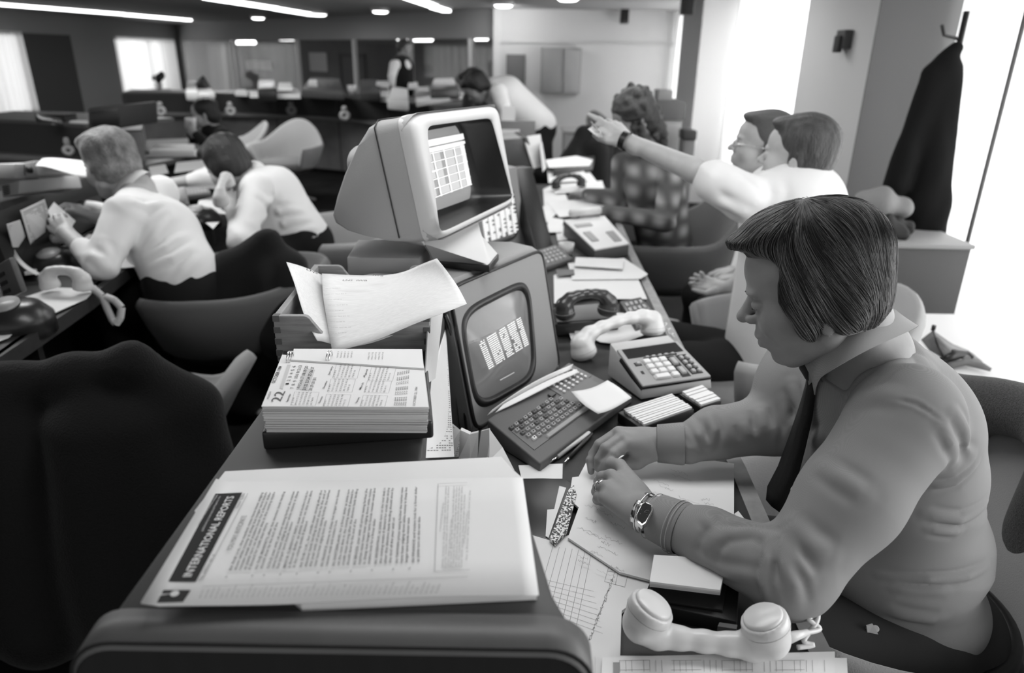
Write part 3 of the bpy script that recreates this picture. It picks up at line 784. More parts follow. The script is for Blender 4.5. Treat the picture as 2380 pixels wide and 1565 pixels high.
def big_terminal(F_, name, label, screen4, bez=.018, depth=.36, text=True):
    r = empty(name); h, w_ = F_.h, F_.w
    # casing : profile swept over the width with rounded shoulders
    prof = [(0, 0), (0, h*.9), (-.006, h*.96), (-.02, h), (-.08, h+.004), (-.2, h-.012), (-depth, h-.05), (-depth-.02, h*.5), (-depth+.02, -.0)]
    rings = []
    ez = np.array([0, 0, 1.]); hn = unit(np.array([F_.n[0], F_.n[1], 0]))
    for i, (a, ins) in enumerate([(0, .02), (.004, .008), (.014, .0), (w_-.014, .0), (w_-.004, .008), (w_, .02)]):
        rr = []
        for d, z in prof:
            zz = z*1.0 if z < ins else min(z, h-ins*.8+(.004 if d < -.05 and d > -.15 else 0)) if z > h*.8 else z
            rr.append(F_.o+F_.ex*a+F_.ey*zz*(1 if d > -.03 else 1)+hn*(d if d < 0 else 0)+F_.n*(-ins*.3 if d == 0 else 0))
        rings.append(rr)
    MB().loft(rings).build('casing', m_grey, r, auto=30, smooth=True)
    c = .0025
    out4 = [(.004, -.0), (w_-.004, .0), (w_-.004, h-.006), (.004, h-.006)]
    mb = MB(); pts = [F_.at(a, b, .001) for a, b in superq(out4, 72, 14)]
    mb.tube(pts, .0045, 8, closed=True); mb.build('edge_gasket', m_rub, r, smooth=True)
    A4 = [(screen4[0][0]-bez, screen4[0][1]-bez), (screen4[1][0]+bez, screen4[1][1]-bez), (screen4[2][0]+bez, screen4[2][1]+bez), (screen4[3][0]-bez, screen4[3][1]+bez)]
    face4 = [(.006, .004), (w_-.006, .004), (w_-.006, h-.01), (.006, h-.01)]
    ring_strip(F_, face4, A4, .002, .003, 'front_plate', m_grey, r, 14, 5, 1)
    ring_strip(F_, A4, screen4, .003, .001, 'screen_bezel', m_rub, r, 5, 5, 4, True)
    crt(F_, screen4, .0, r, .02)
    return r
TM = Face(-.078, 1.355, .742, 1.0665, .2138, -.02, .425, .325)
s4 = [TM.px(1110, 940), TM.px(1238, 868), TM.px(1222, 662), TM.px(1074, 738)]
term = big_terminal(TM, 'desk_terminal', '', s4)
def screen_text(F_, quad_px, cols, rows, depth, parent, mat, name='screen_text', fill=.8, seed=1):
    """rows of short bars standing for the lines of characters on the tube"""
    rr = random.Random(seed); mb = MB()
    c = [np.array(F_.px(u, v, depth)) for u, v in quad_px]
    f = lambda s_, t_: c[0]*(1-s_)*(1-t_)+c[1]*s_*(1-t_)+c[2]*s_*t_+c[3]*(1-s_)*t_
    for j in range(rows):
        for (a, b) in cols:
            x = a
            while x < b-.004:
                L = min(rr.uniform(.02, .05), b-x)
                if rr.random() < fill:
                    t0 = (j+.25)/rows; t1 = (j+.78)/rows
                    q = [f(x, t0), f(x+L*.85, t0), f(x+L*.85, t1), f(x, t1)]
                    mb.add([F_.at(p[0], p[1], depth) for p in q], [(0, 1, 2, 3)])
                x += L
    return mb.build(name, mat, parent)
screen_text(TM, [(1137, 860), (1232, 800), (1212, 735), (1112, 796)], [(0, .12), (.17, .38), (.43, .6), (.64, .82), (.86, .98)], 15, .021, term, m_glow, fill=.93)
screen_text(TM, [(1163, 886), (1196, 868), (1195, 864), (1162, 882)], [(0, 1)], 1, .019, term, m_glow2, 'screen_prompt', fill=1)
T(anchor(term), 'large grey desk terminal with a rounded tube, under the cream monitor', 'terminal')

# second terminal farther along
t2 = empty('desk_terminal')
TM2 = Face(-.16, 2.62, .742, .98, .18, 0, .40, .34)
mb = MB()
hn2 = unit(np.array([TM2.n[0], TM2.n[1], 0]))
rings = [[TM2.at(a, b) - hn2*d for d, b in ((i_, i_*.5), (i_, .34-i_*.5), (.1, .345), (.32, .30), (.33, 0))] for a, i_ in ((0, .015), (.01, 0), (.39, 0), (.4, .015))]
mb.loft(rings).build('casing', m_grey, t2, smooth=True, auto=35)
s42 = [TM2.px(1155, 540), TM2.px(1238, 566), TM2.px(1222, 440), TM2.px(1155, 452)]
s42 = [(.07, .07), (.33, .07), (.33, .27), (.07, .27)]
ring_strip(TM2, [(.055, .055), (.345, .055), (.345, .285), (.055, .285)], s42, .003, .001, 'screen_bezel', m_rub, t2, 5, 5, 4, True)
crt(TM2, s42, 0, t2, .02)
scr = MB(); rr_ = random.Random(4)
for i in range(6):
    for j in range(22):
        x0 = .085+i*.039; L = .034*(.6 if rr_.random() < .25 else 1); y0 = .085+j*.0078
        scr.add([TM2.at(x0, y0, .021), TM2.at(x0+L, y0, .021), TM2.at(x0+L, y0+.006, .021), TM2.at(x0, y0+.006, .021)], [(0, 1, 2, 3)])
scr.build('screen_text', m_glow, t2)
sp = [P(1250, 597, .742), P(1290, 586, .742)]
sp = [sp[0], sp[1], P(1236, 388, 1.06)+[0, .0, 0], P(1196, 392, 1.06)]
MB().prism(sp, -hn2*.05+np.array([0, .25, 0])*0).build('black_side_panel', m_rub, t2, bevel=.004)
T(anchor(t2), 'second desk terminal along the desk, its bright screen partly behind the cream monitor', 'terminal')

# cream monitor with a deep hood
MN = Face(-.1556, 1.4397, 1.1386, 1.2489, .2088, -.0165, .5, .2596)
mon = empty('cream_monitor')
def side_px(u, v):
    q = onp(u, v, MN.o, MN.ex)-MN.o; return -np.dot(q, MN.n), np.dot(q, MN.ey)
sil = [side_px(*p) for p in ((905, 277), (868, 282), (850, 298), (826, 340), (795, 405), (776, 460), (766, 503), (773, 520), (800, 537), (840, 549), (900, 561), (960, 566))]
sil = [(max(d, .03), h) for d, h in sil]
H_ = MN.h
def mring(a, ins, f=1.0):
    pts = [(0+ins*1.2, .0+ins), (0+ins*.6, H_-ins)]
    out = [(ins*1.0+.0, ins), (ins*1.0, H_-ins)]
    for d, h in sil:
        hh = H_-ins if h > H_-ins else (ins if h < ins else h)
        out.append((max(d*f, ins+.01), hh if h > -.02 else h+ins*.5))
    out = [out[1]]+[(d, h) for d, h in out[2:]]+[out[0]]
    return [MN.at(a, h, -d) for d, h in out]
rings = []
for a, ins, f in ((.0, .028, .93), (.004, .014, .97), (.014, .004, 1), (.03, 0, 1), (.25, 0, 1.02), (.47, 0, 1), (.486, .004, 1), (.496, .014, .97), (.5, .028, .93)):
    rings.append(mring(a, ins, f))
mb = MB(); mb.loft(rings, closed=False); body = mb.build('monitor_body', m_cream, mon, smooth=True, auto=55)
mb = MB(); sg = [MN.at(-.0012, h*.985+.002, -(.087+.02*(1-h/H_)*0)) for h in np.linspace(.018, H_-.012, 12)]
sg += [MN.at(a, H_+.0012, -.087) for a in np.linspace(.02, .45, 10)]
mb.tube(sg, .0016, 6).build('shell_seam', m_rub, mon, smooth=True)
out4 = [(0, 0), (.5, 0), (.5, H_), (0, H_)]
in4 = [MN.px(1017, 546), MN.px(1192, 462), MN.px(1141, 273), MN.px(985, 293)]
mb = MB(); rings = []
for rect4, dd_, pw in (([(-.001, -.001), (.501, -.001), (.501, H_+.001), (-.001, H_+.001)], -.034, 14), ([(.001, .001), (.499, .001), (.499, H_-.001), (.001, H_-.001)], -.012, 12), ([(.008, .006), (.492, .006), (.492, H_-.006), (.008, H_-.006)], .0, 11), (in4, .006, 14), ([(a*.99+.0025, b*.99+.0013) for a, b in in4], .001, 14)):
    rings.append([MN.at(x, y, dd_) for x, y in superq(rect4, 96, pw)])
mb.loft(rings, cap=False).build('front_bezel', m_creaml, mon, smooth=True)
mb = MB(); rings = []
scd = -.10
sc4 = [MN.px(1014, 502, scd), MN.px(1113, 455, scd), MN.px(1101, 284, scd), MN.px(950, 310, scd)]
sc4 = [(.035, .045), (sc4[1][0], sc4[1][1]), (sc4[2][0], sc4[2][1]), (.035, sc4[2][1]-.004)]
o4 = superq(in4, 64, 12); s4_ = superq([(.02, .025), (.44, .025), (.44, H_-.02), (.02, H_-.02)], 64, 8)
for f in (0, .35, .7, 1): rings.append([MN.at(*(np.array(a)*(1-f)+np.array(b)*f), .003+(scd-.005)*f) for a, b in zip(o4, s4_)])
rings.append([MN.at(*p, scd-.004) for p in superq([(.1, .1), (.2, .1), (.2, .15), (.1, .15)], 64, 5)])
mb.loft(rings, cap=False).build('hood_lining', m_rub, mon, smooth=True)
crt(MN, sc4, scd, mon, .012, M('monitor_tube', .2, .2, .5, emit=.17), 7)
a0, a1, b0, b1 = sc4[0][0], sc4[1][0], sc4[0][1], sc4[2][1]
mb = MB()
def bar(x0, x1, y0, y1, mb=mb, d=scd+.0135):
    f = lambda x, y: MN.at(a0+(a1-a0)*x, b0+(b1-b0)*y, d)
    mb.add([f(x0, y0), f(x1, y0), f(x1, y1), f(x0, y1)], [(0, 1, 2, 3)])
bar(.02, .96, .79, .87); bar(.02, .98, .73, .77); bar(.02, .86, .715, .728)
mb.build('screen_header', m_glow, mon)
mb = MB(); rr_ = random.Random(3)
for j in range(5):
    for i in range(6):
        x0 = .05+i*.135; y0 = .17+j*.108
        bar(x0, x0+.07+.035*(rr_.random() > .5), y0, y0+.09, mb)
mb.build('screen_blocks', m_glow2, mon)
mb = MB()
for i in range(7): bar(.03+i*.135, .045+i*.135, .15, .71, mb, scd+.0139)
for j in range(6): bar(.03, .86, .155+j*.108, .165+j*.108, mb, scd+.0139)
bar(.8, .84, .16, .71, mb); bar(.36, .46, .47, .49, mb, scd+.0143)
mb.build('screen_grid', m_glow, mon)
# knob at the back, stand
solid('rear_knob', [el(MN.at(.10, side_px(788, 392)[1], -side_px(788, 392)[0]), (.035, .05, .04), .01)], .006, m_cream, mon)
st = MB()
b_ = [P(1018, 608, 1.062), P(1140, 627, 1.062), V3((-.02, 1.66, 1.062)), V3((-.15, 1.72, 1.062))]
t_ = [MN.at(.07, .0, -.03), MN.at(.33, .0, -.03), MN.at(.33, .0, -.2), MN.at(.07, .0, -.2)]
ex1 = unit(b_[1]-b_[0])
b_ = [V3((-.172, 1.55, 1.072)), V3((-.045, 1.508, 1.072)), V3((.03, 1.72, 1.072)), V3((-.10, 1.78, 1.072))]
t_ = [V3((-.15, 1.58, 1.15)), V3((-.05, 1.60, 1.15)), V3((.00, 1.80, 1.18)), V3((-.10, 1.82, 1.17))]
b_ = [P(1015, 622, 1.062)+[0,0,0], P(1142, 624, 1.062), P(1160, 600, 1.062), P(1040, 598, 1.062)]
b_ = [P(1012, 606, 1.076), P(1138, 618, 1.076), P(1160, 590, 1.076), P(1035, 580, 1.076)]
t_ = [MN.at(.02, .012, -.05), MN.at(.335, .012, -.045), MN.at(.36, .012, -.11), MN.at(.06, .012, -.16)]
st.loft([b_, [b*.35+t*.65 for b, t in zip(b_, t_)], t_]); st.build('tilt_stand', m_creaml, mon, bevel=.006, seg=3)
MB().prism([b+[0, 0, 0] for b in b_], (0, 0, -.016)).build('stand_foot', m_rub, mon, bevel=.003)
T(anchor(mon), 'large cream monitor with a deep dark hood standing on the grey terminal', 'monitor')

# ================================================================ keyboard before the terminal
kb = empty('keyboard')
kq = pq([(1255, 1078), (1470, 918), (1322, 842), (1132, 975)], [.762, .762, .79, .79])
kbm = MB(); top = [kq.at(0, 0), kq.at(1, 0), kq.at(1, 1), kq.at(0, 1)]
low = [p*[1, 1, 0]+[0, 0, DZ+.001] for p in top]
kbm.loft([low, top]).build('keyboard_case', m_greyd, kb, bevel=.004, seg=3)
kp = MB(); kq.box(kp, .05, .2, .93, .62, 0, .0012); kq.box(kp, .60, .60, .97, .93, 0, .0012); kp.build('key_panel', M('key_panel', .14, .5, .35), kb)
ktop = MB(); kleg = MB(); kwhite = MB(); kdim = MB()
for j in range(5):
    for i in range(11 - (j == 0)*0):
        if j == 4 and i > 9: continue
        x0 = .08+i*.0475+j*(-.012)+.02; y0 = .30+j*.082
        mbk = kwhite if (i, j) in ((0, 0),) else (kdim if (i*7+j*3) % 5 in (1, 2) and j > 1 else ktop)
        if j == 0 and i > 3: continue
        kq.box(mbk, x0, y0, x0+.036, y0+.06, .001, .006, .12)
        kq.box(kleg, x0+.012, y0+.022, x0+.024, y0+.040, .006, .0063)
for i in range(8): kq.box(ktop, .285+i*.0475+.01, .30, .285+i*.0475+.046, .36, .001, .006, .12); kq.box(kleg, .285+i*.0475+.022, .322, .285+i*.0475+.034, .34, .006, .0063)
split_keys(ktop, 'key', m_keym, kb, .0008); split_keys(kdim, 'key', M('dim_key', .11, .5), kb, .0008); kwhite.build('pale_end_key', m_key, kb, bevel=.0008); kleg.build('key_legends', m_ink, kb)
sbm = MB(); kq.box(sbm, .19, .205, .69, .265, .001, .005, .02); sbm.build('space_bar', M('space_bar', .3, .5), kb, bevel=.001)
dk = MB(); kq.box(dk, .66, .30, .76, .37, .001, .005, .05); kq.box(dk, .52, .68, .58, .75, .001, .005, .05); dk.build('dark_keys', m_keyd, kb)
nb = MB()
for j in range(5):
    for i in range(6): 
        c = kq.at(.645+i*.055, .64+j*.062, .001); nb.lathe([(.0042, 0), (.0038, .004), (0, .0045)], c, kq.n, 10)
nb.build('round_keys', m_key, kb, smooth=True)
T(anchor(kb), 'low grey keyboard with square and round keys lying before the large terminal', 'keyboard')
# loose sheet over its corner, paper strips at its back
curl('note_sheet', [[(1328, 910, .80), (1352, 940, .795), (1390, 962, .79)], [(1375, 905, .80), (1400, 925, .798), (1420, 955, .793)], [(1412, 884, .80), (1440, 900, .80), (1468, 925, .79)]],
     'small torn white note lying across the right of the keyboard', 'note')
curl('paper_strip', [[(1133, 966, .792), (1200, 925, .795), (1280, 880, .797), (1325, 860, .797)], [(1145, 953, .80), (1210, 905, .81), (1270, 872, .81), (1333, 846, .80)]],
     'long narrow strip of paper lying along the back of the keyboard', 'paper')
curl('paper_strip', [[(1150, 960, .794), (1215, 930, .795), (1290, 890, .795), (1345, 866, .795)], [(1170, 940, .80), (1230, 905, .80), (1290, 876, .80), (1340, 858, .80)]],
     'second paper strip under the first behind the keyboard keys', 'paper')
# black ring binder leaning against the terminal
bd_ = empty('ring_binder')
def leaf(pts, th, name, mat, dirv):
    MB().prism(pts, dirv).build(name, mat, bd_, bevel=.002)
c0 = [P(1098, 1003, DZ+.002), P(1058, 1000, DZ+.002), P(1040, 735, 1.0), P(1062, 738, 1.0)]
curve = lambda u, v, z: P(u, v, z)
mb = MB()
edge1 = [P(1100, 1002, .745), P(1093, 930, .80), P(1082, 860, .87), P(1066, 790, .94), P(1038, 732, 1.0)]
edge2 = [P(1070, 1000, .745), P(1062, 940, .80), P(1052, 860, .87), P(1042, 790, .94), P(1031, 735, 1.0)]
n_ = len(edge1)
mb.loft([edge1, [e+[-.02, .10, 0] for e in edge1], [e+[-.03, .10, 0] for e in edge2], edge2], cap=False, closed=False).build('binder_cover', m_bin, bd_, smooth=True)
MB().tube(edge1, .0022, 6).build('cover_piping', m_grey, bd_, smooth=True)
edge3 = [e*.5+f*.5+[.0, -.004, 0] for e, f in zip(edge1, edge2)]
MB().tube(edge3, .003, 6).build('cover_fold', m_rub, bd_, smooth=True)
T(anchor(bd_), 'black ring binder standing against the left of the large terminal screen', 'binder')
# printouts and folders standing between console and terminal
def vsheet(px, zs, label, mat=None, name='printout', cat='paper', lines=0, th=.002, group=None):
    q = [P(u, v, z) for (u, v), z in zip(px, zs)]
    n = unit(np.cross(q[1]-q[0], q[2]-q[0])); 
    if np.dot(n, CPOS-q[0]) < 0: n = -n
    r = empty(name); MB().prism(q, -n*th).build('sheet', mat or m_paper, r)
    if lines:
        mb = MB(); rr = random.Random(5)
        for j in range(lines):
            for i in range(12):
                if rr.random() < .2: continue
                f = lambda x, y: q[0]*(1-x)*(1-y)+q[1]*x*(1-y)+q[2]*x*y+q[3]*(1-x)*y+n*.0006
                x0 = .08+i*.075; y0 = .04+j*.93/lines; y1 = y0+.45/lines
                mb.add([f(x0, y0), f(x0+.055, y0), f(x0+.055, y1), f(x0, y1)], [(0, 1, 2, 3)])
        mb.build('printed_columns', m_ink2, r)
    T(anchor(r), label, cat, group); return r
vsheet([(966, 1066), (1056, 1062), (1036, 760), (1000, 775)], [.985, .83, .965, .995], 'densely printed sheet standing between the console and the black binder', lines=60)
vsheet([(988, 895), (1012, 880), (1030, 725), (996, 735)], [1.02, 1.0, 1.05, 1.07], 'blank pale sheet drooping from the right end of the wooden tray', m_paper2)
vsheet([(1030, 1062), (1066, 1062), (1070, 1000), (1052, 985)], [.80, .79, .84, .85], 'small printed slip standing beside the file folders', lines=14)
for i, (px_, zs, lab, mt_) in enumerate([
    ([(1066, 1066), (1092, 1068), (1092, 1010), (1070, 1000)], [.80, .80, .85, .85], 'leftmost white file folder standing behind the newsletter', m_paper),
    ([(1092, 1068), (1110, 1068), (1112, 1005), (1092, 1010)], [.80, .80, .85, .85], 'thin white file folder, second behind the newsletter', m_paper2),
    ([(1110, 1068), (1138, 1070), (1137, 998), (1118, 1003)], [.80, .80, .855, .85], 'grey-edged file folder standing in the middle behind the newsletter', M('folder_grey', .42, .7)),
    ([(1136, 1072), (1196, 1094), (1168, 1040), (1137, 996)], [.80, .76, .80, .855], 'white folder with a slanting edge beside the keyboard corner', m_paper)]):
    vsheet(px_, zs, lab, mt_, 'file_folder', 'folder', th=.012, group='file folders behind the newsletter')
# pens
def pen(name, a, b, r, mat, mat2, label):
    e = empty(name); a, b = V3(a), V3(b); d = b-a; L = np.linalg.norm(d)
    MB().lathe([(r, .18*L), (r, .98*L), (r*.7, L), (0, L)], a, d, 14).build('barrel', mat, e, True)
    MB().lathe([(0, 0), (.0008, .001), (r*.55, .08*L), (r*.8, .18*L), (0, .18*L)], a, d, 14).build('tip', mat2, e, True)
    T(anchor(e), label, 'pen')
pen('ballpoint_pen', P(1277, 1075, .747), P(1370, 1006, .75), .0052, m_phone, m_chrome, 'white ballpoint pen lying at the front edge of the keyboard')
pen('ballpoint_pen', P(1312, 1075, .746), P(1376, 1008, .748), .0042, m_keyd, m_chrome, 'dark ballpoint pen beside the white pen')

# ================================================================ papers under the hands
sheet([(1205, 1082), (1308, 1078), (1307, 1114), (1262, 1112), (1212, 1113)], .7435, 'small white slip right of the slanting folder, before the keyboard')
nbk = empty('notebook')
MB().prism([P(u, v, .75) for u, v in ((1212, 1112), (1312, 1112), (1336, 1128), (1300, 1262), (1225, 1240))], (0, 0, -.01)).build('cover', m_bin, nbk, bevel=.002)
T(anchor(nbk), 'black notebook lying half under the newsletter stack', 'notebook')
mm = bpy.data.materials.new('marbled_board'); mm.use_nodes = True; nt = mm.node_tree
n1 = nt.nodes.new('ShaderNodeTexNoise'); n1.inputs['Scale'].default_value = 260; n1.inputs['Detail'].default_value = 2
cr_ = nt.nodes.new('ShaderNodeValToRGB'); cr_.color_ramp.elements[0].position = .49; cr_.color_ramp.elements[1].position = .52
cr_.color_ramp.elements[0].color = (.015, .015, .015, 1); cr_.color_ramp.elements[1].color = (.7, .7, .7, 1)
tc = nt.nodes.new('ShaderNodeTexCoord'); nt.links.new(tc.outputs['Object'], n1.inputs['Vector']); nt.links.new(n1.outputs['Fac'], cr_.inputs[0]); nt.links.new(cr_.outputs[0], nt.nodes['Principled BSDF'].inputs['Base Color'])
T(recenter(slab([(1322, 1138), (1334, 1128), (1340, 1150), (1318, 1235), (1290, 1264), (1278, 1252)], .757, .006).build('composition_book', mm)),
  'marbled black and white composition book edge beside the notebook', 'notebook')
sheet([(1300, 1130), (1316, 1134), (1275, 1250), (1268, 1246), (1272, 1185), (1288, 1184)], .7525, 'white card slip between the notebook and the marbled book', 'card')
# large worksheet and printed forms
ws = empty('worksheet')
MB().prism([P(u, v, .755) for u, v in ((1330, 1110), (1345, 1108), (1382, 1038), (1420, 1062), (1520, 1050), (1706, 1078), (1706, 1212), (1690, 1330), (1672, 1360), (1515, 1350), (1440, 1330), (1320, 1250), (1345, 1180), (1322, 1160))], (0, 0, -.004)).build('pad_sheet', m_paper, ws)
mb = MB(); rr_ = random.Random(11)
def scrib(mb, x, y, L, n=10, a=5, dx=1., dy=0., z=.7556, w=.0005, rr=rr_):
    pts = []
    for i in range(n): pts.append(P(x+dx*L*i/n+rr.uniform(-a, a)*.5, y+dy*L*i/n+rr.uniform(-a, a), z))
    for p, q in zip(pts[:-1], pts[1:]):
        d = unit(q-p); nn = np.array([-d[1], d[0], 0])*w*.5; mb.add([p-nn, p+nn, q+nn, q-nn], [(0, 1, 2, 3)])
for i in range(9): scrib(mb, 1560+rr_.uniform(-50, 50), 1090+i*13, rr_.uniform(30, 70), 14, 3, .9, .3)
for i in range(16): scrib(mb, 1345+rr_.uniform(-10, 90), 1160+i*11, rr_.uniform(25, 60), 14, 4, .9, .35)
for i in range(4): scrib(mb, 1630+i*8, 1160+i*10, 24, 8, 4, 1, .1)
mb.build('handwriting', M('pencil', .4, .8), ws)
T(anchor(ws), 'large pencilled worksheet under the seated man\'s hands', 'paper')
fm = empty('printed_form')
MB().prism([P(u, v, .749) for u, v in ((1228, 1238), (1300, 1250), (1340, 1240), (1515, 1345), (1500, 1380), (1445, 1420), (1440, 1565), (1360, 1620), (1150, 1500), (1190, 1300))], (0, 0, -.006)).build('form_sheet', m_paper, fm)
mb = MB()
def fl_(a, b, w=.0003, z=.7494):
    p, q = P(*a, z), P(*b, z); d = unit(q-p); nn = np.array([-d[1], d[0], 0])*w; mb.add([p-nn, p+nn, q+nn, q-nn], [(0, 1, 2, 3)])
for i in range(7): fl_((1285+i*15, 1270+i*2), (1225+i*17, 1480+i*6))
for a, b in (((1420, 1300), (1467, 1308)), ((1467, 1308), (1452, 1365)), ((1452, 1365), (1405, 1352)), ((1405, 1352), (1420, 1300)), ((1443, 1303), (1430, 1360)), ((1412, 1328), (1460, 1335))): fl_(a, b)
for i in range(8): fl_((1255+i*4, 1345+i*12), (1380+i*3, 1375+i*14), .0002)
for i in range(10): scrib(mb, 1365+i*6, 1500-i*16, 34, 12, 5, .4, -.9, .7495, .0006)
mb.build('form_rules', m_ink2, fm)
T(anchor(fm), 'printed form with ruled boxes lying below the seated man\'s watch hand', 'paper')
for i, (px_, z, lab) in enumerate([([(1400, 1528), (1940, 1515), (1945, 1640), (1395, 1640)], .758, 'upper printed form sheet at the bottom edge, under the phone handset'),
                                   ([(1385, 1524), (1968, 1530), (1975, 1640), (1380, 1640)], .752, 'lower wider form sheet at the bottom edge, under the phone handset')]):
    e = empty('printed_form'); MB().prism([P(u, v, z) for u, v in px_], (0, 0, -.003)).build('form_sheet', m_paper, e)
    if i == 0:
        mb = MB()
        for x in range(1440, 1920, 14): 
            if (x//14) % 5: fl_((x, 1535), (x+1, 1562), .00025, z+.0004)
        for x in range(1440, 1860, 120): fl_((x, 1536), (x+70, 1535), .00025, z+.0004); fl_((x, 1558), (x+70, 1557), .00025, z+.0004)
        mb.add([P(1425, 1540, z+.0004), P(1440, 1540, z+.0004), P(1441, 1600, z+.0004), P(1426, 1600, z+.0004)], [(0, 1, 2, 3)])
        mb.build('form_rules', m_ink2, e)
    T(anchor(e), lab, 'paper', 'form sheets at the bottom edge')
# books
bk = empty('open_book')
bq2 = [(1508, 1362), (1672, 1408), (1674, 1340), (1520, 1320)]
for i in range(8):
    z = .772+i*.0035
    MB().prism([P(u, v+(7-i)*1.2, z+.003)*[1, 1, 0]+[0, 0, z+.003] for u, v in ((1510, 1352), (1674, 1372), (1690, 1300), (1520, 1290))], (0, 0, -.0031)).build('page_section', M('book_pages', .6, .8, var=(3, .4, (1, 1, 500))) if i < 7 else m_paper, bk)
MB().prism([P(u, v, .771) for u, v in ((1506, 1392), (1680, 1418), (1696, 1320), (1520, 1300))], (0, 0, -.004)).build('back_cover', m_bin, bk, bevel=.001)
T(anchor(bk), 'thick block of pages in a dark cover under the seated man\'s forearm', 'book')
bb = empty('black_book')
MB().prism([P(u, v, .766) for u, v in ((1508, 1402), (1714, 1446), (1718, 1368), (1690, 1330), (1520, 1310))], (0, 0, -.025)).build('cover', m_bin, bb, bevel=.003)
MB().prism([P(1668, 1456, .764), P(1712, 1463, .764), P(1714, 1453, .766), P(1672, 1447, .766)], (0, 0, -.015)).build('spine_plate', M('spine_grey', .1, .4), bb)
T(anchor(bb), 'closed black book under the page block, beside the ivory handset', 'book')
sheet([(1706, 1195), (1716, 1188), (1745, 1225), (1730, 1232)], .748, 'little folded white slip at the desk edge beyond the watch arm', 'card')

# ================================================================ telephone handsets
def handset(label, pa, pb, up, r=.024, mat=None, h=.0028, holes=True, name='telephone_handset', arch=.03, tilt=.15):
    e = empty(name); pa, pb, up = V3(pa), V3(pb), unit(up); d = unit(pb-pa); L = np.linalg.norm(pb-pa)
    up = unit(up-d*np.dot(up, d)); sd = np.cross(d, up)
    # cups open along +up, handle arches along -up
    pr = []
    for p, s in ((pa, 1), (pb, -1)):
        ax0 = unit(up+s*d*tilt)
        pr += [rc(p-ax0*.004, p+ax0*.016, r*.82, r*1.03, .004), rc(p+ax0*.016, p+ax0*.034, r*1.03, r*.95, .002)]
    hp = [pa-up*.010, pa+d*L*.12-up*(.020+arch*.35), pa+d*L*.3-up*(.020+arch*.75), pa+d*L*.5-up*(.020+arch*.85), pa+d*L*.7-up*(.020+arch*.75), pa+d*L*.88-up*(.020+arch*.35), pb-up*.010]
    rr = [r*.8, r*.60, r*.46, r*.43, r*.46, r*.60, r*.8]
    for i in range(6): pr.append(rc(hp[i], hp[i+1], rr[i], rr[i+1], .012))
    axs = [unit(up+d*tilt), unit(up-d*tilt)]
    def flat(p, dd):
        for c, ax in zip((pa, pb), axs):
            q = p-c; al = q@ax; rad = np.sqrt(np.maximum((q**2).sum(1)-al*al, 0)); near = rad < r*1.5
            dd = np.where(near & (al > 0), np.maximum(dd, al-.026), dd)
        return dd
    pr.append(('f', flat, 0))
    solid('handset_shell', pr, h, mat or m_phone, e, 3)
    if holes:
        for p in (pa, pb):
            ax0 = axs[0] if p is pa else axs[1]
            c = MB().lathe([(r*.88, 0), (r*.86, .004), (r*.78, .006), (0, .0065)], p+ax0*(.0255), ax0, 28); c.build('earpiece_cap' if p is pa else 'mouthpiece_cap', mat or m_phone, e, smooth=True)
            d1_ = unit(d-ax0*np.dot(d, ax0)); MB().tube([p+ax0*.012+(d1_*cos(q)+sd*sin(q))*r*1.02 for q in np.linspace(0, 2*pi, 33)[:-1]], .0006, 5, closed=True).build('cap_seam', M('seam_grey', .3, .5), e, smooth=True)
    T(anchor(e), label, 'telephone handset'); return e
def coil(name, pts, R, r, turns, mat, label, group=None):
    pts = [V3(p) for p in pts]; N = turns*10; out = []
    seg = np.array([0]+[np.linalg.norm(b-a) for a, b in zip(pts[:-1], pts[1:])]).cumsum(); seg /= seg[-1]
    for i in range(N):
        f = i/(N-1); c = np.array([np.interp(f, seg, [p[k] for p in pts]) for k in range(3)])
        c2 = np.array([np.interp(min(f+.01, 1), seg, [p[k] for p in pts]) for k in range(3)]); t = unit(c2-c+1e-6)
        a = unit(np.cross(t, [.3, .2, 1])); b = np.cross(t, a); q = f*turns*2*pi
        out.append(c+(a*cos(q)+b*sin(q))*R)
    o = MB().tube(out, r, 5).build(name, mat, smooth=True); T(o, label, 'cord', group); return recenter(o)
nh = handset('ivory telephone handset lying cups up at the bottom edge by the black book', P(1496, 1440, .80), P(1788, 1474, .80), (0, .10, 1), .0300, arch=.004, tilt=.45)
nh2 = MB().lathe([(.0045, 0), (.0045, .0008), (0, .001)], P(1507, 1453, .803), CPOS-P(1507, 1453, .803), 14).build('cap_screw', M('screw_grey', .35, .4), nh); nh2.matrix_basis = Matrix.Translation(-nh.location)
nh3 = MB().tube([P(1820, 1488, .785), P(1850, 1478, .785), P(1878, 1470, .785)], [.0085, .0065, .004], 10).build('cord_plug', m_phone, nh, smooth=True); nh3.matrix_basis = Matrix.Translation(-nh.location)
cp_ = [P(1876, 1471, .785), P(1905, 1462, .78), P(1880, 1440, .79), P(1900, 1428, .79), P(1896, 1450, .785), P(1868, 1490, .77), P(1890, 1500, .765), P(1850, 1506, .765)]
o = MB(); 
from mathutils import geometry as _g
pts = []
for i in range(len(cp_)-1):
    p0_, p1_, p2_, p3_ = cp_[max(i-1, 0)], cp_[i], cp_[i+1], cp_[min(i+2, len(cp_)-1)]
    for k in range(8):
        t = k/8; pts.append(.5*((2*p1_)+(-p0_+p2_)*t+(2*p0_-5*p1_+4*p2_-p3_)*t*t+(-p0_+3*p1_-3*p2_+p3_)*t**3))
T(recenter(MB().tube(pts, .0035, 8).build('handset_cord', m_phone, smooth=True)), 'knotted white cord curling from the ivory handset at the bottom edge', 'cord')
hs2 = handset('white telephone handset lying behind the calculator, one round cup toward the terminal', P(1353, 806, .775), P(1516, 752, .80), (.05, -.25, -1), .034, arch=.02, h=.003)
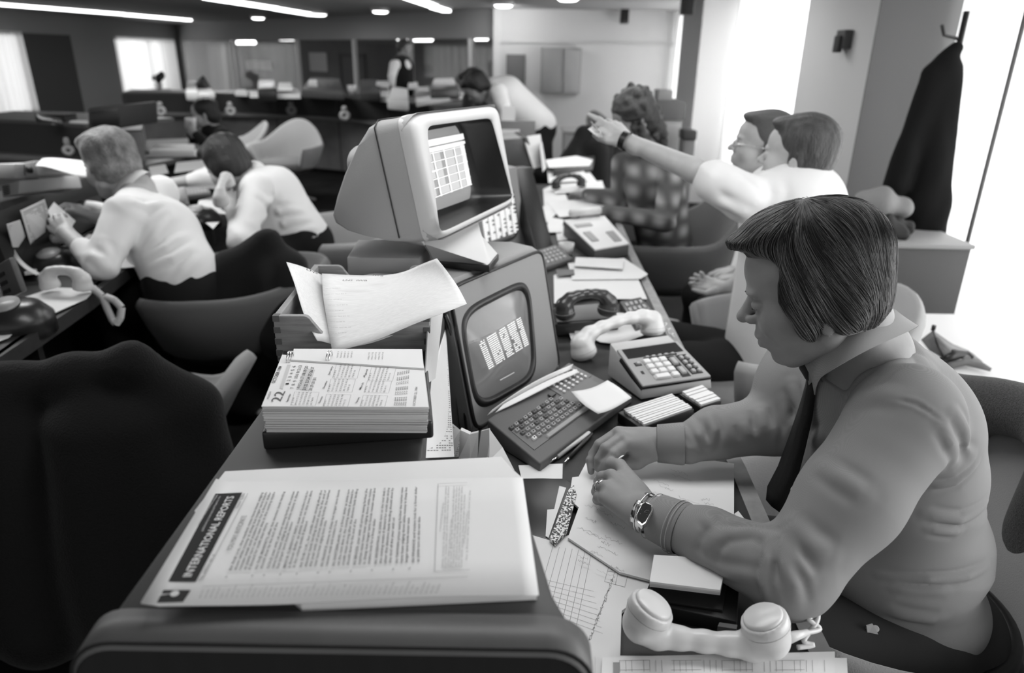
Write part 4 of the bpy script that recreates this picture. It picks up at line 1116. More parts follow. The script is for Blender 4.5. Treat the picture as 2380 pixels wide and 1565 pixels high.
coil('handset_cord', [P(1520, 765, .79), P(1535, 757, .79), P(1522, 740, .79), P(1548, 757, .77), P(1562, 782, .75)], .006, .0022, 9, m_phone, 'curly white cord hanging at the desk edge behind the calculator')
tel = empty('desk_telephone')
tq = pq([(1290, 752), (1440, 742), (1425, 700), (1285, 712)], [.785, .785, .80, .80])
tl = [p*[1, 1, 0]+[0, 0, DZ+.001] for p in tq.c]
MB().loft([tl, tq.c]).build('telephone_base', M('phone_dark', .03, .35, .5), tel, bevel=.01, seg=3)
T(anchor(tel), 'dark telephone base under the dark handset between the sheets', 'telephone')
handset('glossy dark telephone handset resting on its telephone', P(1312, 716, .835), P(1414, 708, .835), (0, .0, -1), .028, M('phone_brown', .035, .25, .6), arch=.02, h=.003)
kp2 = empty('key_pad')
kq2 = pq([(1478, 760), (1532, 742), (1490, 690), (1440, 700)], .765)
MB().loft([[p*[1, 1, 0]+[0, 0, DZ+.001] for p in kq2.c], kq2.c]).build('pad_case', M('phone_dark', .03), kp2, bevel=.003)
mb = MB()
for i in range(4):
    for j in range(4): kq2.box(mb, .12+i*.21, .1+j*.21, .24+i*.21, .22+j*.21, 0, .004)
mb.build('pad_buttons', m_keym, kp2); T(anchor(kp2), 'dark key pad at the desk edge beside the dark telephone', 'key pad')

# ================================================================ calculators
def calculator(px, zs, label, shell, plate, big=True):
    e = empty('desk_calculator'); q = pq(px, zs)
    low = [p*[1, 1, 0]+[0, 0, DZ+.006] for p in (q.at(-.02, -.03), q.at(1.02, -.03), q.at(1.0, 1.25), q.at(0, 1.25))]
    back = [q.at(0, 1.25)+[0, 0, -.004], q.at(1, 1.25)+[0, 0, -.004]]
    t = [q.at(-.01, -.01, -.004), q.at(1.01, -.01, -.004), q.at(1, 1.0, -.002), q.at(0, 1.0, -.002)]
    MB().add(low+t+back, [(0, 1, 5, 4), (1, 2, 9, 6, 5), (3, 0, 4, 7, 8), (4, 5, 6, 7), (7, 6, 9, 8), (2, 3, 8, 9), (3, 2, 1, 0)]).build('calculator_body', shell, e, bevel=.003)
    mb = MB(); q.box(mb, .0, .0, 1.0, .99, -.002, .006); mb.build('key_plate', plate, e, bevel=.003, seg=3)
    mb = MB(); q.box(mb, -.012, -.012, 1.012, .80, -.012, -.002); mb.build('plate_shadow_gap', m_rub, e)
    mb = MB(); q.box(mb, .06, .70, .94, .95, .006, .0068); mb.build('display_window', M('display_dark', .02, .1, .6), e)
    mb = MB(); q.box(mb, .03, .02, .97, .035, -.016, -.011); 
    kw = MB(); kd = MB()
    for j in range(4):
        for i in range(3):
            if j == 0 and i == 1: continue
            x0 = .22+i*.125; q.box(kw, x0, .09+j*.135, x0+(.11 if not (j == 0 and i == 0) else .235), .09+j*.135+.115, .006, .014, .1)
    q.box(kd, .60, .07, .73, .62, .006, .0065); q.box(kd, .76, .1, .93, .62, .006, .0065); q.box(kd, .28, .64, .80, .67, .006, .008); q.box(kd, .09, .49, .19, .58, .006, .0065); q.box(kd, .10, .28, .14, .36, .006, .0065)
    kw2 = split_keys(kw, 'number_key', m_key, e, .001); kd.build('key_wells', m_keyd, e)
    kg = MB(); 
    for j in range(2): q.box(kg, .625, .13+j*.25, .70, .32+j*.25, .0065, .013, .1)
    for j in range(4): q.box(kg, .78, .13+j*.12, .835, .21+j*.12, .0065, .013, .1); q.box(kg, .87, .13+j*.12, .92, .20+j*.12, .0065, .013, .1)
    for i in range(5): q.box(kg, .30+i*.1, .645, .36+i*.1, .68, .008, .013, .1)
    q.box(kg, .11, .51, .17, .57, .0065, .013, .1)
    split_keys(kg, 'function_key', m_keym if not big else M('key_light_grey', .4, .4), e, .0008)
    T(anchor(e), label, 'calculator'); return e
calculator([(1493, 902), (1652, 878), (1572, 795), (1432, 815)], [.775, .775, .825, .825], 'large desk calculator with pale number keys before the white handset', m_calc, M('calc_plate', .33, .45))
am = empty('adding_machine')
aq = pq([(1382, 584), (1462, 570), (1405, 505), (1310, 515)], [.785, .785, .81, .81])
MB().loft([[p*[1, 1, 0]+[0, 0, DZ+.001] for p in aq.c], aq.c]).build('machine_body', M('adder_dark', .08, .5), am, bevel=.003)
mb = MB(); aq.box(mb, 0, 0, 1, 1, 0, .008); mb.build('machine_top', M('adder_top', .72, .5), am, bevel=.003)
mb = MB(); aq.box(mb, .12, .2, .3, .5, .008, .012); aq.box(mb, .66, .1, .86, .42, .008, .012); aq.box(mb, .1, .68, .5, .78, .008, .012)
mb.build('key_blocks', m_keym, am)
MB().tube([aq.at(.15, 1.0, .035), aq.at(.85, 1.0, .035)], .018, 16).build('paper_roll', m_paper, am, smooth=True)
T(anchor(am), 'pale adding machine with a paper roll before the woman in plaid', 'calculator')
# card index trays
def cardtray(px, z, label, n):
    e = empty('card_tray'); q = pq(px, z)
    MB().loft([[p*[1, 1, 0]+[0, 0, DZ+.001] for p in q.c], [q.at(0, 0, -.004), q.at(1, 0, -.004), q.at(1, 1, -.004), q.at(0, 1, -.004)]]).build('tray_case', m_bin, e, bevel=.002)
    mb = MB()
    for j in range(n):
        q.box(mb, .07+.01*(j % 2), .04+j*.92/n, .97, .04+(j+.82)*.92/n, -.004, .001+.002*(j % 3)*.5)
    mb.build('index_cards', m_paper, e); T(anchor(e), label, 'card tray')
cardtray([(1490, 992), (1614, 948), (1562, 915), (1436, 955)], .768, 'long black card tray of white cards before the large calculator', 12)
cardtray([(1628, 944), (1678, 928), (1630, 895), (1578, 912)], .766, 'short black card tray of white cards under the calculator corner', 6)

# ================================================================ papers farther along the desk
sheet([(1293, 752), (1385, 730), (1432, 727), (1480, 728), (1540, 762), (1440, 800), (1395, 795), (1365, 780), (1330, 795), (1318, 762)], .751, 'white sheets between the dark telephone and the white handset')
vsheet([(1338, 790), (1372, 788), (1336, 748), (1334, 762)], [.754, .754, .76, .757], 'grey triangular corner of a folded sheet by the white handset', m_paper2, 'folded_sheet')
sheet([(1288, 705), (1287, 640), (1330, 625), (1420, 615), (1500, 636), (1482, 645), (1504, 695), (1440, 695), (1380, 690)], .752, 'big white sheets fanned out beyond the dark telephone')
sheet([(1330, 650), (1320, 612), (1450, 600), (1506, 637), (1488, 648)], .757, 'curling white sheet topmost beyond the dark telephone')
sheet([(1338, 598), (1450, 602), (1447, 625), (1335, 618)], .768, 'oblong white pad beside the adding machine')
sheet([(1292, 626), (1334, 626), (1335, 638), (1296, 642)], .762, 'small dark square slip on the fanned sheets', 'card', mat=m_bin)
MBc = empty('paper_cup')
MB().lathe([(.028, 0), (.034, .045), (.031, .045), (.026, .004), (0, .004)], P(1315, 590, .745), seg=20).build('cup_wall', m_phone, MBc, True); T(anchor(MBc), 'small white cup beside the adding machine', 'cup')
kb2 = empty('keyboard'); q = pq([(1210, 640), (1332, 600), (1292, 568), (1200, 595)], [.76, .76, .785, .785])
MB().loft([[p*[1, 1, 0]+[0, 0, DZ+.001] for p in q.c], q.c]).build('keyboard_case', m_greyd, kb2, bevel=.004)
mb = MB()
for j in range(4):
    for i in range(10): q.box(mb, .08+i*.085, .12+j*.2, .145+i*.085, .26+j*.2, 0, .005, .1)
mb.build('letter_keys', m_keym, kb2); T(anchor(kb2), 'second grey keyboard before the second terminal', 'keyboard')
FP = [([(1268, 520), (1322, 470), (1302, 420), (1262, 440)], .746, 'white sheet along the left of the far desk papers'),
      ([(1300, 410), (1370, 400), (1392, 428), (1310, 436)], .7475, 'white sheet under the dark handset far along the desk'),
      ([(1385, 470), (1440, 462), (1462, 500), (1400, 508)], .7465, 'white sheet at the desk edge before the plaid woman'),
      ([(1296, 560), (1350, 552), (1330, 522), (1290, 528)], .7465, 'white sheet left of the adding machine'),
      ([(1270, 468), (1400, 462), (1440, 492), (1300, 505)], .750, 'white sheet under the plaid woman\'s hands'),
      ([(1290, 430), (1400, 420), (1405, 440), (1290, 450)], .756, 'white sheet beyond the plaid woman\'s forearms'),
      ([(1268, 372), (1340, 362), (1378, 372), (1370, 385), (1275, 390)], .80, 'topmost papers on the dark file box far along the desk'),
      ([(1272, 395), (1355, 392), (1368, 420), (1275, 425)], .76, 'white sheets before the far file box'),
      ([(1275, 505), (1310, 510), (1305, 540), (1270, 540)], .752, 'white sheet by the far edge of the second terminal'),
      ([(1290, 470), (1270, 520), (1262, 480)], .749, 'small white triangle of paper by the second terminal'),
      ([(1400, 455), (1445, 450), (1455, 470), (1420, 475)], .752, 'narrow slip right of the plaid woman\'s hand')]
for px_, z, lab in FP: sheet(px_, z, lab)
T(recenter(slab([(1285, 398), (1378, 380), (1382, 362), (1288, 368)], .797, .05).build('file_box', m_bin, bevel=.003)), 'low dark file box at the far end of the desk', 'box')
handset('dark handset among the papers far along the desk', P(1292, 428, .79), P(1352, 424, .79), (0, 0, -1), .028, M('phone_brown', .035), h=.005, holes=False)
vsheet([(1240, 392), (1266, 386), (1256, 312), (1216, 318)], [.90, .88, 1.06, 1.08], 'white sheet hung upright on the far terminal, next to the bending man', lines=0)
vsheet([(1262, 400), (1270, 390), (1260, 330), (1255, 340)], [.88, .86, 1.02, 1.02], 'narrow white sheet hung upright right of the larger one')
t3 = empty('desk_terminal')
MB().prism([P(u, v, z) for (u, v), z in zip([(1160, 400), (1238, 392), (1215, 320), (1150, 325)], [.86, .86, 1.08, 1.08])], (-.05, .3, 0)).build('casing', m_grey, t3, bevel=.01)
MB().prism([P(u, v, z) for (u, v), z in zip([(1238, 394), (1250, 390), (1226, 318), (1215, 320)], [.86, .86, 1.08, 1.08])], (-.05, .3, 0)).build('black_side_panel', m_rub, t3, bevel=.003)
MB().prism([P(u, v, z)+[.0, -.01, .0] for (u, v), z in zip([(1168, 384), (1222, 380), (1208, 335), (1160, 338)], [.90, .90, 1.04, 1.04])], (-.002, .008, 0)).build('screen', m_tubeglass, t3)
for c in t3.children: c.matrix_basis = c.matrix_basis
T(anchor(t3), 'third terminal far along the desk under the upright white sheet', 'terminal')
ds = empty('desk_screen')
a, b = Yp(1150, 330, 5.35), Yp(1245, 282, 5.35)
MB().box((a[0], 5.35, .70), (b[0], 5.40, b[2])).build('screen_panel', M('screen_panel_grey', .16, .7), ds, bevel=.004)
for x in (a[0]+.03, b[0]-.07): MB().box((x, 5.36, 0), (x+.04, 5.39, .70)).build('leg', m_greyd, ds)
T(anchor(ds), 'grey upright desk screen behind the third terminal', 'desk screen')
for (u0, v0, u1, v1), y, lab in (((1165, 329, 1208, 301), 5.345, 'white card fixed on the grey desk screen behind the third terminal'), ((1166, 279, 1198, 247), 5.37, 'square white card standing on top of the grey desk screen')):
    p, q = Yp(u0, v0, y), Yp(u1, v1, y)
    T(recenter(MB().box((p[0], y-.004, min(p[2], b[2]) if v0 < 290 else p[2]), (q[0], y, q[2])).build('paper_card', m_paper)), lab, 'card')
# ================================================================ shell chairs
m_shell = M('chair_fabric_pale', .33, .85, .1, bump=(400, .2), sheen=.3)
m_shelld = M('chair_fabric_grey', .11, .85, .1, bump=(400, .2), sheen=.3)
m_cush = M('chair_cushion', .2, .85, .1, bump=(300, .2))
def chair_shell(zback=.80, zarm=.66, z0=.40, th=.045, ra=.30, front=2.25):
    rings = []
    N = 40
    for i in range(N+1):
        ph = -front+2*front*i/N       # 0 = back
        b = (0.5+0.5*cos(min(abs(ph)/1.25, 1)*pi)); zt = zarm+(zback-zarm)*b-.02*max(0, abs(ph)-1.6)
        zb = z0
        R0 = ra*.92; dx, dy = -cos(ph), sin(ph); k = 1+.06*abs(sin(ph))
        # profile: inner bottom -> inner top -> rim -> outer top -> outer bottom
        f = lambda r, z: (dx*r*k, dy*r*k, z)
        lean = .05+.05*b
        rings.append([f(R0-.02, zb), f(R0+lean*.4, zb+(zt-zb)*.5), f(R0+lean, zt-.02), f(R0+lean+.012, zt-.004), f(R0+lean+th*.5, zt+.004), f(R0+lean+th-.01, zt-.006), f(R0+lean+th, zt-.025), f(R0+lean*.4+th, zb+(zt-zb)*.5), f(R0+th-.02, zb+.02), f(R0-.04, zb-.05)])
    return rings
def chair(label, loc, rz, mat, zback=.80, zarm=.66, group='upholstered shell chairs', ra=.30, cush=None):
    r = empty('shell_chair', (loc[0], loc[1], 0), rz)     # opens toward local +X
    MB().loft(chair_shell(zback, zarm, ra=ra)).build('shell', mat, r, smooth=True)
    MB().lathe([(0, .35), (ra*.8, .36), (ra*.96, .40), (ra*.98, .43), (ra*.90, .46), (0, .47)], (0, 0, 0), seg=40).build('seat_cushion', cush or m_cush, r, smooth=True)
    MB().lathe([(.03, .06), (.03, .35), (.08, .37)], (0, 0, 0), seg=16).build('pedestal', m_alu, r, smooth=True)
    for k in range(4):
        a = pi/4+k*pi/2; MB().tube([(0, 0, .08), (.15*cos(a), .15*sin(a), .06), (.28*cos(a), .28*sin(a), .02)], [.022, .018, .012], 8).build('leg', m_alu, r, smooth=True)
    T(r, label, 'chair', group); return r
chair('grey shell chair of the seated man in the foreground, a jacket over its back', (.74, 1.19), pi, m_shell, .84, .62)
chair('empty pale shell chair behind the large calculator', (.92, 2.28), pi, m_shell, .80, .655)
chair('grey shell chair of the woman in plaid', (.80, 3.84), pi, m_shelld, .96, .64, ra=.37)
chair('pale empty shell chair standing before the curved counter', (-2.38, 7.55), -pi/2-.15, m_shell, .84, .62)
chair('pale empty shell chair turned sideways beside the one at the counter', (-3.08, 7.88), pi+.5, m_shell, .80, .60)
chair('pale shell chair of the dark-haired man on the telephone', (-.92, 3.75), pi+.15, m_shell, .78, .64, ra=.33)
chair('grey shell chair of the fair-haired man, a black jacket over its back', (-1.18, 2.80), pi+.1, m_shelld, .70, .655)
chair('grey shell chair in the left foreground hidden under a big dark jacket', (-1.20, 1.92), pi, m_shell, .665, .44)
chair('grey shell chair far along the desk with a dark jacket on it', (.86, 7.3), pi, m_shelld, .82, .62)
chair('small pale shell chair far off before the bright end window', (1.35, 9.9), .6, m_shell, .86, .62)

# jackets
m_jack = M('dark_wool', .012, .95, .1, bump=(250, .4), sheen=.12)
m_jack2 = M('tweed_wool', .06, .95, .1, bump=(500, .5), var=(400, .5), sheen=.2)
def waves(amp, freq, axis=(1, 0, 0), ph=0, ax2=(0, .3, .4)):
    a = V3(axis)*freq; b = V3(ax2)*freq*.5
    return ('f', lambda p, d: d+amp*np.sin(p@a+1.5*np.sin(p@b+ph)+ph), 0)
def jacket(name, label, prims, mat, h=.011, extra=None):
    o = solid(name, prims, h, mat); T(o, label, 'jacket'); return recenter(o)
jacket('jacket', 'big dark jacket draped over the chair in the left foreground', [
    rc((-1.50, 1.48, .735), (-1.18, 1.56, .745), .05, .05, .03), rc((-1.18, 1.56, .745), (-.93, 1.57, .795), .05, .042, .04), rc((-.93, 1.57, .795), (-.83, 1.66, .64), .045, .06, .05),
    rc((-.83, 1.66, .62), (-.80, 1.62, .40), .07, .09, .06), rc((-.82, 1.60, .40), (-.84, 1.52, .10), .09, .06, .06),
    rc((-1.45, 1.48, .62), (-1.42, 1.42, .15), .09, .12, .08), rc((-1.25, 1.52, .62), (-1.22, 1.46, .12), .09, .13, .08), rc((-1.05, 1.54, .62), (-1.0, 1.48, .10), .09, .14, .08), rc((-.94, 1.55, .63), (-.91, 1.52, .12), .09, .12, .08),
    waves(.007, 30, (1, .2, .12))], m_jack)
jacket('jacket', 'black jacket draped over the fair-haired man\'s chair', [
    rc(P(440, 705, .60), P(540, 615, .73), .05, .05, .05), rc(P(540, 615, .73), P(626, 556, .83), .05, .035, .05), rc(P(626, 556, .83), P(668, 625, .72), .035, .06, .05), rc(P(668, 625, .72), P(655, 770, .48), .06, .10, .06),
    rc(P(505, 690, .60), P(500, 830, .32), .10, .13, .08), rc(P(585, 640, .68), P(575, 810, .34), .09, .14, .08), rc(P(635, 650, .66), P(635, 800, .38), .08, .12, .08), rc(P(462, 745, .52), P(470, 860, .28), .06, .09, .06), rc(P(540, 800, .35), P(560, 900, .15), .14, .14, .08),
    waves(.006, 32, (1, .6, .2))], m_jack)
jacket('jacket', 'dark jacket over the chair far along the desk, beyond the papers', [
    rc((.42, 6.35, .62), (.60, 6.55, .86), .06, .06, .06), rc((.60, 6.55, .86), (.78, 6.6, .90), .06, .06, .06), rc((.78, 6.6, .9), (.82, 6.6, .45), .09, .1, .06), rc((.52, 6.45, .6), (.6, 6.4, .35), .14, .14, .06), rc((.7, 6.5, .7), (.72, 6.5, .3), .14, .14, .06), waves(.006, 30)], m_jack, .015)
jacket('jacket', 'tweed jacket hanging on the seated man\'s chair at the right edge', [
    rc((1.00, 1.46, .80), (1.10, 1.22, .85), .055, .06, .04), rc((1.10, 1.22, .85), (1.06, .98, .74), .06, .07, .04), rc((1.02, 1.44, .74), (1.02, 1.46, .35), .06, .09, .05), rc((1.11, 1.22, .78), (1.12, 1.22, .3), .07, .09, .05),
    rc((1.09, 1.0, .72), (1.10, .98, .3), .08, .10, .05), rc((1.02, .88, .66), (.98, .83, .3), .05, .07, .04), waves(.004, 40, (.2, 1, .1))], m_jack2, .008)
coat = jacket('overcoat', 'long dark coat hanging beside the right pillar, half behind the curtain', [
    rc(P(2150, 150, 1.41)*1.0, P(2230, 78, 1.52), .02, .02, .02)], m_jack) if False else None
a_ = lambda u, v: Xp(u, v, 1.86) if u < 2135 else Xp(u, v, 1.93)
cpts = [Yp(2146, 150, 3.5), Yp(2215, 88, 3.5), Yp(2260, 110, 3.5), Yp(2240, 330, 3.5), Yp(2180, 560, 3.5), Yp(2120, 800, 3.5), Yp(2060, 740, 3.5), Yp(2082, 540, 3.5), Yp(2052, 440, 3.5), Yp(2100, 280, 3.5)]
pr = [rc(Yp(2165, 165, 3.5), Yp(2225, 112, 3.5), .035, .03, .03), rc(Yp(2165, 180, 3.5), Yp(2085, 430, 3.5), .05, .062, .03),
      rc(Yp(2205, 160, 3.5), Yp(2150, 480, 3.5), .06, .10, .04), rc(Yp(2150, 480, 3.5), Yp(2115, 700, 3.5), .11, .12, .04)]
o = solid('overcoat', pr+[waves(.004, 50, (1, .3, 0))], .012, M('black_coat', .010, .95, .1)); T(o, 'long black coat hanging before the right pillar beside the curtain', 'coat'); recenter(o)
# rail the coat hangs from
r = empty('coat_stand', (0, 0, 0)); tpz = Yp(2222, 95, 3.5)
MB().tube([(tpz[0]+.03, 3.52, 0), (tpz[0]+.03, 3.52, 1.72)], .014).build('pole', m_rub, r, smooth=True)
MB().lathe([(.17, 0), (.16, .02), (.02, .03)], (tpz[0]+.03, 3.52, 0)).build('foot', m_rub, r, smooth=True)
MB().tube([(tpz[0]+.03, 3.52, 1.6), (tpz[0]-.06, 3.5, 1.62), (tpz[0]-.08, 3.5, 1.66)], .008).build('hook', m_rub, r, smooth=True)
T(anchor(r), 'dark coat stand behind the long black coat, mostly behind the curtain', 'coat stand')
# bags and box at the foot of the coat
pb_ = Yp(2045, 470, 3.3)
o = solid('shoulder_bag', [el(Yp(2040, 470, 3.35), (.10, .1, .07), .03), el(Yp(2075, 480, 3.35), (.08, .1, .05), .03), waves(.008, 50)], .008, M('bag_grey', .2, .7)); T(o, 'crumpled grey bag on the low cabinet by the right pillar', 'bag'); recenter(o)
o = solid('scarf', [rc(Yp(2060, 505, 3.3), Yp(2110, 530, 3.3), .035, .03, .02), rc(Yp(2070, 515, 3.25), Yp(2095, 545, 3.2), .03, .03, .02), waves(.006, 90)], .007, M('scarf_dark', .04, .9)); T(o, 'dark crumpled scarf under the grey bag by the pillar', 'scarf'); recenter(o)
cb = empty('low_cabinet'); top = Yp(2060, 545, 3.3)[2]
MB().box((1.55, 3.12, 0), (2.05, 3.62, top-.02)).build('cabinet_body', M('cabinet_dark', .07, .6), cb, bevel=.004)
MB().box((1.54, 3.11, top-.02), (2.06, 3.63, top)).build('cabinet_top', M('cabinet_top_grey', .25, .5), cb, bevel=.003)
T(anchor(cb), 'low cabinet under the coat and bag by the right pillar', 'cabinet')
# window ledge behind the seated man, with an umbrella
lb = empty('window_bench')
MB().box((1.30, 1.15, .0), (2.2, 2.7, .52)).build('bench_body', M('bench_white', .72, .5), lb, bevel=.01)
MB().box((1.28, 1.13, .52), (2.2, 2.72, .56)).build('bench_top', M('bench_white', .72), lb, bevel=.008)
T(anchor(lb), 'white window bench behind the seated man, carrying the umbrella', 'bench')
um = empty('folded_umbrella'); m_um = M('umbrella_cloth', .16, .6, .3, bump=(40, .3))
up_ = lambda u, v, z: P(u, v, z)
MB().loft([[up_(2140, 790, .60), up_(2168, 768, .64), up_(2215, 800, .62), up_(2245, 812, .60)], [up_(2160, 815, .60), up_(2180, 790, .66), up_(2210, 812, .62), up_(2262, 822, .59)], [up_(2195, 835, .575), up_(2192, 828, .60), up_(2225, 832, .59), up_(2285, 842, .575)]], cap=False, closed=False).build('cloth_panel', m_um, um, smooth=True)
um.children[-1].modifiers.new('t', 'SOLIDIFY').thickness = .004
MB().tube([up_(2168, 764, .66), up_(2178, 798, .65), up_(2192, 830, .60)], .004, 8).build('rib', m_rub, um, smooth=True)
MB().lathe([(.007, 0), (.007, .018), (0, .019)], up_(2168, 768, .655), (0, -.1, 1), 12).build('ferrule', m_rub, um, smooth=True)
MB().tube([up_(2190, 838, .585), up_(2215, 826, .60), up_(2245, 822, .595), up_(2262, 832, .59)], [.012, .02, .014, .006], 10).build('dark_fold', m_rub, um, smooth=True)
MB().tube([up_(2205, 850, .575), up_(2245, 842, .58), up_(2280, 850, .58), up_(2303, 860, .575)], [.012, .012, .012, .006], 10).build('cloth_end', m_um, um, smooth=True)
T(anchor(um), 'crumpled folding umbrella lying on the white window bench', 'umbrella')

# ================================================================ left desk row
ld = empty('dealing_desk')
e0, e1, e2 = P(-120, 905, DZ), P(210, 690, DZ), P(480, 478, DZ)
e0 = e1+(e1-P(0, 830, DZ))*-2.2
A_, B2 = e0, e2
MB().prism([A_, e1, B2, B2+[-1.15, .1, 0], A_+[-1.5, 0, 0]], (0, 0, -.045)).build('desktop', m_desk, ld)
dn = unit(B2-A_); nn = np.array([dn[1], -dn[0], 0])
MB().prism([A_, B2, B2+nn*.015, A_+nn*.015], (0, 0, -.05)).build('edge_strip', m_cons, ld)
MB().prism([A_-nn*.35, B2-nn*.35, B2-nn*.37, A_-nn*.37], (0, 0, -.70)).build('modesty_panel', m_panel, ld)
for k in range(4):
    c = A_*(1-k/3.01)+B2*(k/3.01)
    MB().prism([c-nn*.03, c-nn*.03+dn*.03, c-nn*.8+dn*.03, c-nn*.8], (0, 0, -.74)).build('support_panel', m_panel, ld)
MB().prism([A_-nn*1.15, B2-nn*1.0, B2-nn*1.03, A_-nn*1.18], (0, 0, .26)).build('riser_panel', m_cons, ld)
T(anchor(ld), 'dark dealing desk along the left, where the fair-haired man works', 'desk')
def kitbox(px, zs, depth, label, mat, name='intercom_box', knob=True, sl=6, group='intercom boxes on the left desk'):
    """front face quad from pixels BL, BR, TR, TL"""
    e = empty(name); y_ = P(px[0][0], px[0][1], zs[0])[1]; y2_ = y_-.06
    q = [Yp(*px[0], y_), Yp(*px[1], y2_), Yp(*px[2], y2_), Yp(*px[3], y_)]; q = Q(*q); n = unit(np.cross(q.c[1]-q.c[0], q.c[3]-q.c[0])); n = n if np.dot(n, CPOS-q.c[0]) > 0 else -n; q.n = n
    MB().prism(q.c, -n*depth).build('case', mat, e, bevel=.006)
    mb = MB()
    for k in range(sl): q.box(mb, .14, .15+k*.72/sl, .52, .15+(k+.45)*.72/sl, 0, .003)
    mb.build('speaker_slats', m_rub, e)
    if knob: MB().lathe([(.016, 0), (.014, .014), (0, .015)], q.at(.76, .45), n, 14).build('knob', m_rub, e, smooth=True)
    T(anchor(e), label, 'intercom', group); return e
mbx = M('intercom_grey', .44, .5)
kitbox([(42, 452), (97, 441), (88, 410), (44, 420)], [.87, .87, .955, .955], .2, 'lower right intercom box of the pile on the left desk', mbx)
kitbox([(4, 461), (42, 452), (44, 420), (-2, 428)], [.87, .87, .955, .955], .2, 'lower left intercom box of the pile, cut by the picture edge', mbx, knob=False)
kitbox([(34, 416), (88, 408), (78, 374), (34, 381)], [.96, .96, 1.045, 1.045], .2, 'topmost intercom box with a dark round knob on the left desk', mbx)
kitbox([(-30, 416), (33, 416), (33, 381), (-30, 381)], [.96, .96, 1.045, 1.045], .2, 'plain topmost intercom box at the left picture edge', mbx, knob=False, sl=0)
kitbox([(108, 442), (140, 430), (130, 400), (95, 408)], [.87, .87, .95, .95], .08, 'darker intercom box right of the pile under the white sheet', M('intercom_dark', .12, .5), knob=False)
curl('printout', [[(82, 386, 1.06), (105, 386, 1.06), (140, 397, 1.05), (180, 410, 1.03), (212, 414, 1.02)], [(90, 376, 1.06), (110, 376, 1.06), (145, 382, 1.05), (185, 390, 1.035), (215, 396, 1.02)], [(99, 368, 1.055), (118, 366, 1.055), (150, 369, 1.045), (190, 373, 1.03), (220, 378, 1.02)]],
     'long curling printout lying over the boxes behind the fair-haired man\'s head')
T(recenter(MB().prism([P(0, 470, .86), P(110, 440, .86), P(240, 400, .86), P(190, 395, .86), P(-40, 455, .86)], (0, 0, -.11)).build('shelf_board', m_cons, bevel=.004)), 'dark shelf carrying the intercom boxes on the left desk', 'shelf')
for px_, zs, lab, mt_ in [([(78, 592), (136, 566), (104, 464), (48, 490)], [.80, .80, .98, .98], 'printed grey sheet on the slanting copy board before the fair-haired man', m_paper2),
                          ([(40, 612), (72, 590), (47, 512), (16, 522)], [.79, .79, .95, .95], 'narrow grey printed sheet left of the larger one on the copy board', m_paper2)]:
    vsheet(px_, zs, lab, mt_, 'copy_sheet', lines=22)
T(recenter(MB().prism([P(30, 650, .755), P(150, 600, .755), P(100, 455, .99), P(-30, 500, .99)], (-.05, .03, -.02)).build('copy_board', m_rub)), 'dark slanting copy board standing on the left desk', 'copy board')
sheet([(42, 590), (84, 586), (86, 636), (58, 640)], .765, 'pale sheet lying below the copy board on the left desk', mat=m_paper2)
sheet([(30, 700), (125, 668), (222, 672), (200, 695), (110, 735), (40, 712)], .748, 'white papers beside the left handset at the desk edge')
sheet([(-20, 745), (48, 758), (20, 785), (-20, 800)], .748, 'white papers at the left picture edge below the dark telephone')
sheet([(262, 612), (292, 588), (330, 610), (325, 620), (268, 624)], .748, 'white sheet under the fair-haired man\'s elbow')
sheet([(175, 572), (205, 545), (235, 545), (228, 560)], .748, 'small white sheet under the fair-haired man\'s forearm')
curl('paper_strip', [[(-5, 520, .90), (15, 570, .86), (45, 620, .80), (85, 640, .77)], [(10, 530, .90), (28, 575, .86), (55, 615, .80), (95, 636, .77)]], 'long curling paper tape hanging at the far left', m_paper2)
kitbox([(8, 700), (50, 680), (20, 600), (-15, 620)], [.76, .76, .98, .98], .02, 'tall dark equipment box at the left picture edge', m_greyd, 'equipment_box', knob=False, sl=3, group=None)
handset('white telephone handset lying on the left desk, its curly cord over the edge', P(112, 652, .79), P(192, 655, .79), (0, 0, -1), .03, arch=.02, h=.0035, holes=False)
coil('handset_cord', [Dp(u, v, 2.36) for u, v in ((214, 668), (238, 690), (250, 720), (262, 746), (270, 753), (279, 740), (283, 716), (266, 698), (246, 690))], .010, .0026, 44, m_phone, 'curly white cord looping down from the left desk edge')
def rotary(px, z, label):
    e = empty('desk_telephone'); c = P(*px, z-.03)
    MB().lathe([(.10, -.03-(z-.775)), (.10, 0), (.07, .035), (.045, .045), (0, .045)], c, seg=24).build('telephone_base', M('phone_black', .018, .3, .5), e, smooth=True)
    MB().lathe([(.04, 0), (.04, .004), (0, .006)], c+[-.0, -.03, .045], (0, -.3, 1), 20).build('dial', m_keym, e, smooth=True)
    T(anchor(e), label, 'telephone')
rotary((35, 735), .80, 'black telephone at the left picture edge beside white papers')
rotary((130, 612), .79, 'black telephone behind the white left handset')
rotary((462, 505), .79, 'black telephone beside the dark-haired man\'s elbow')
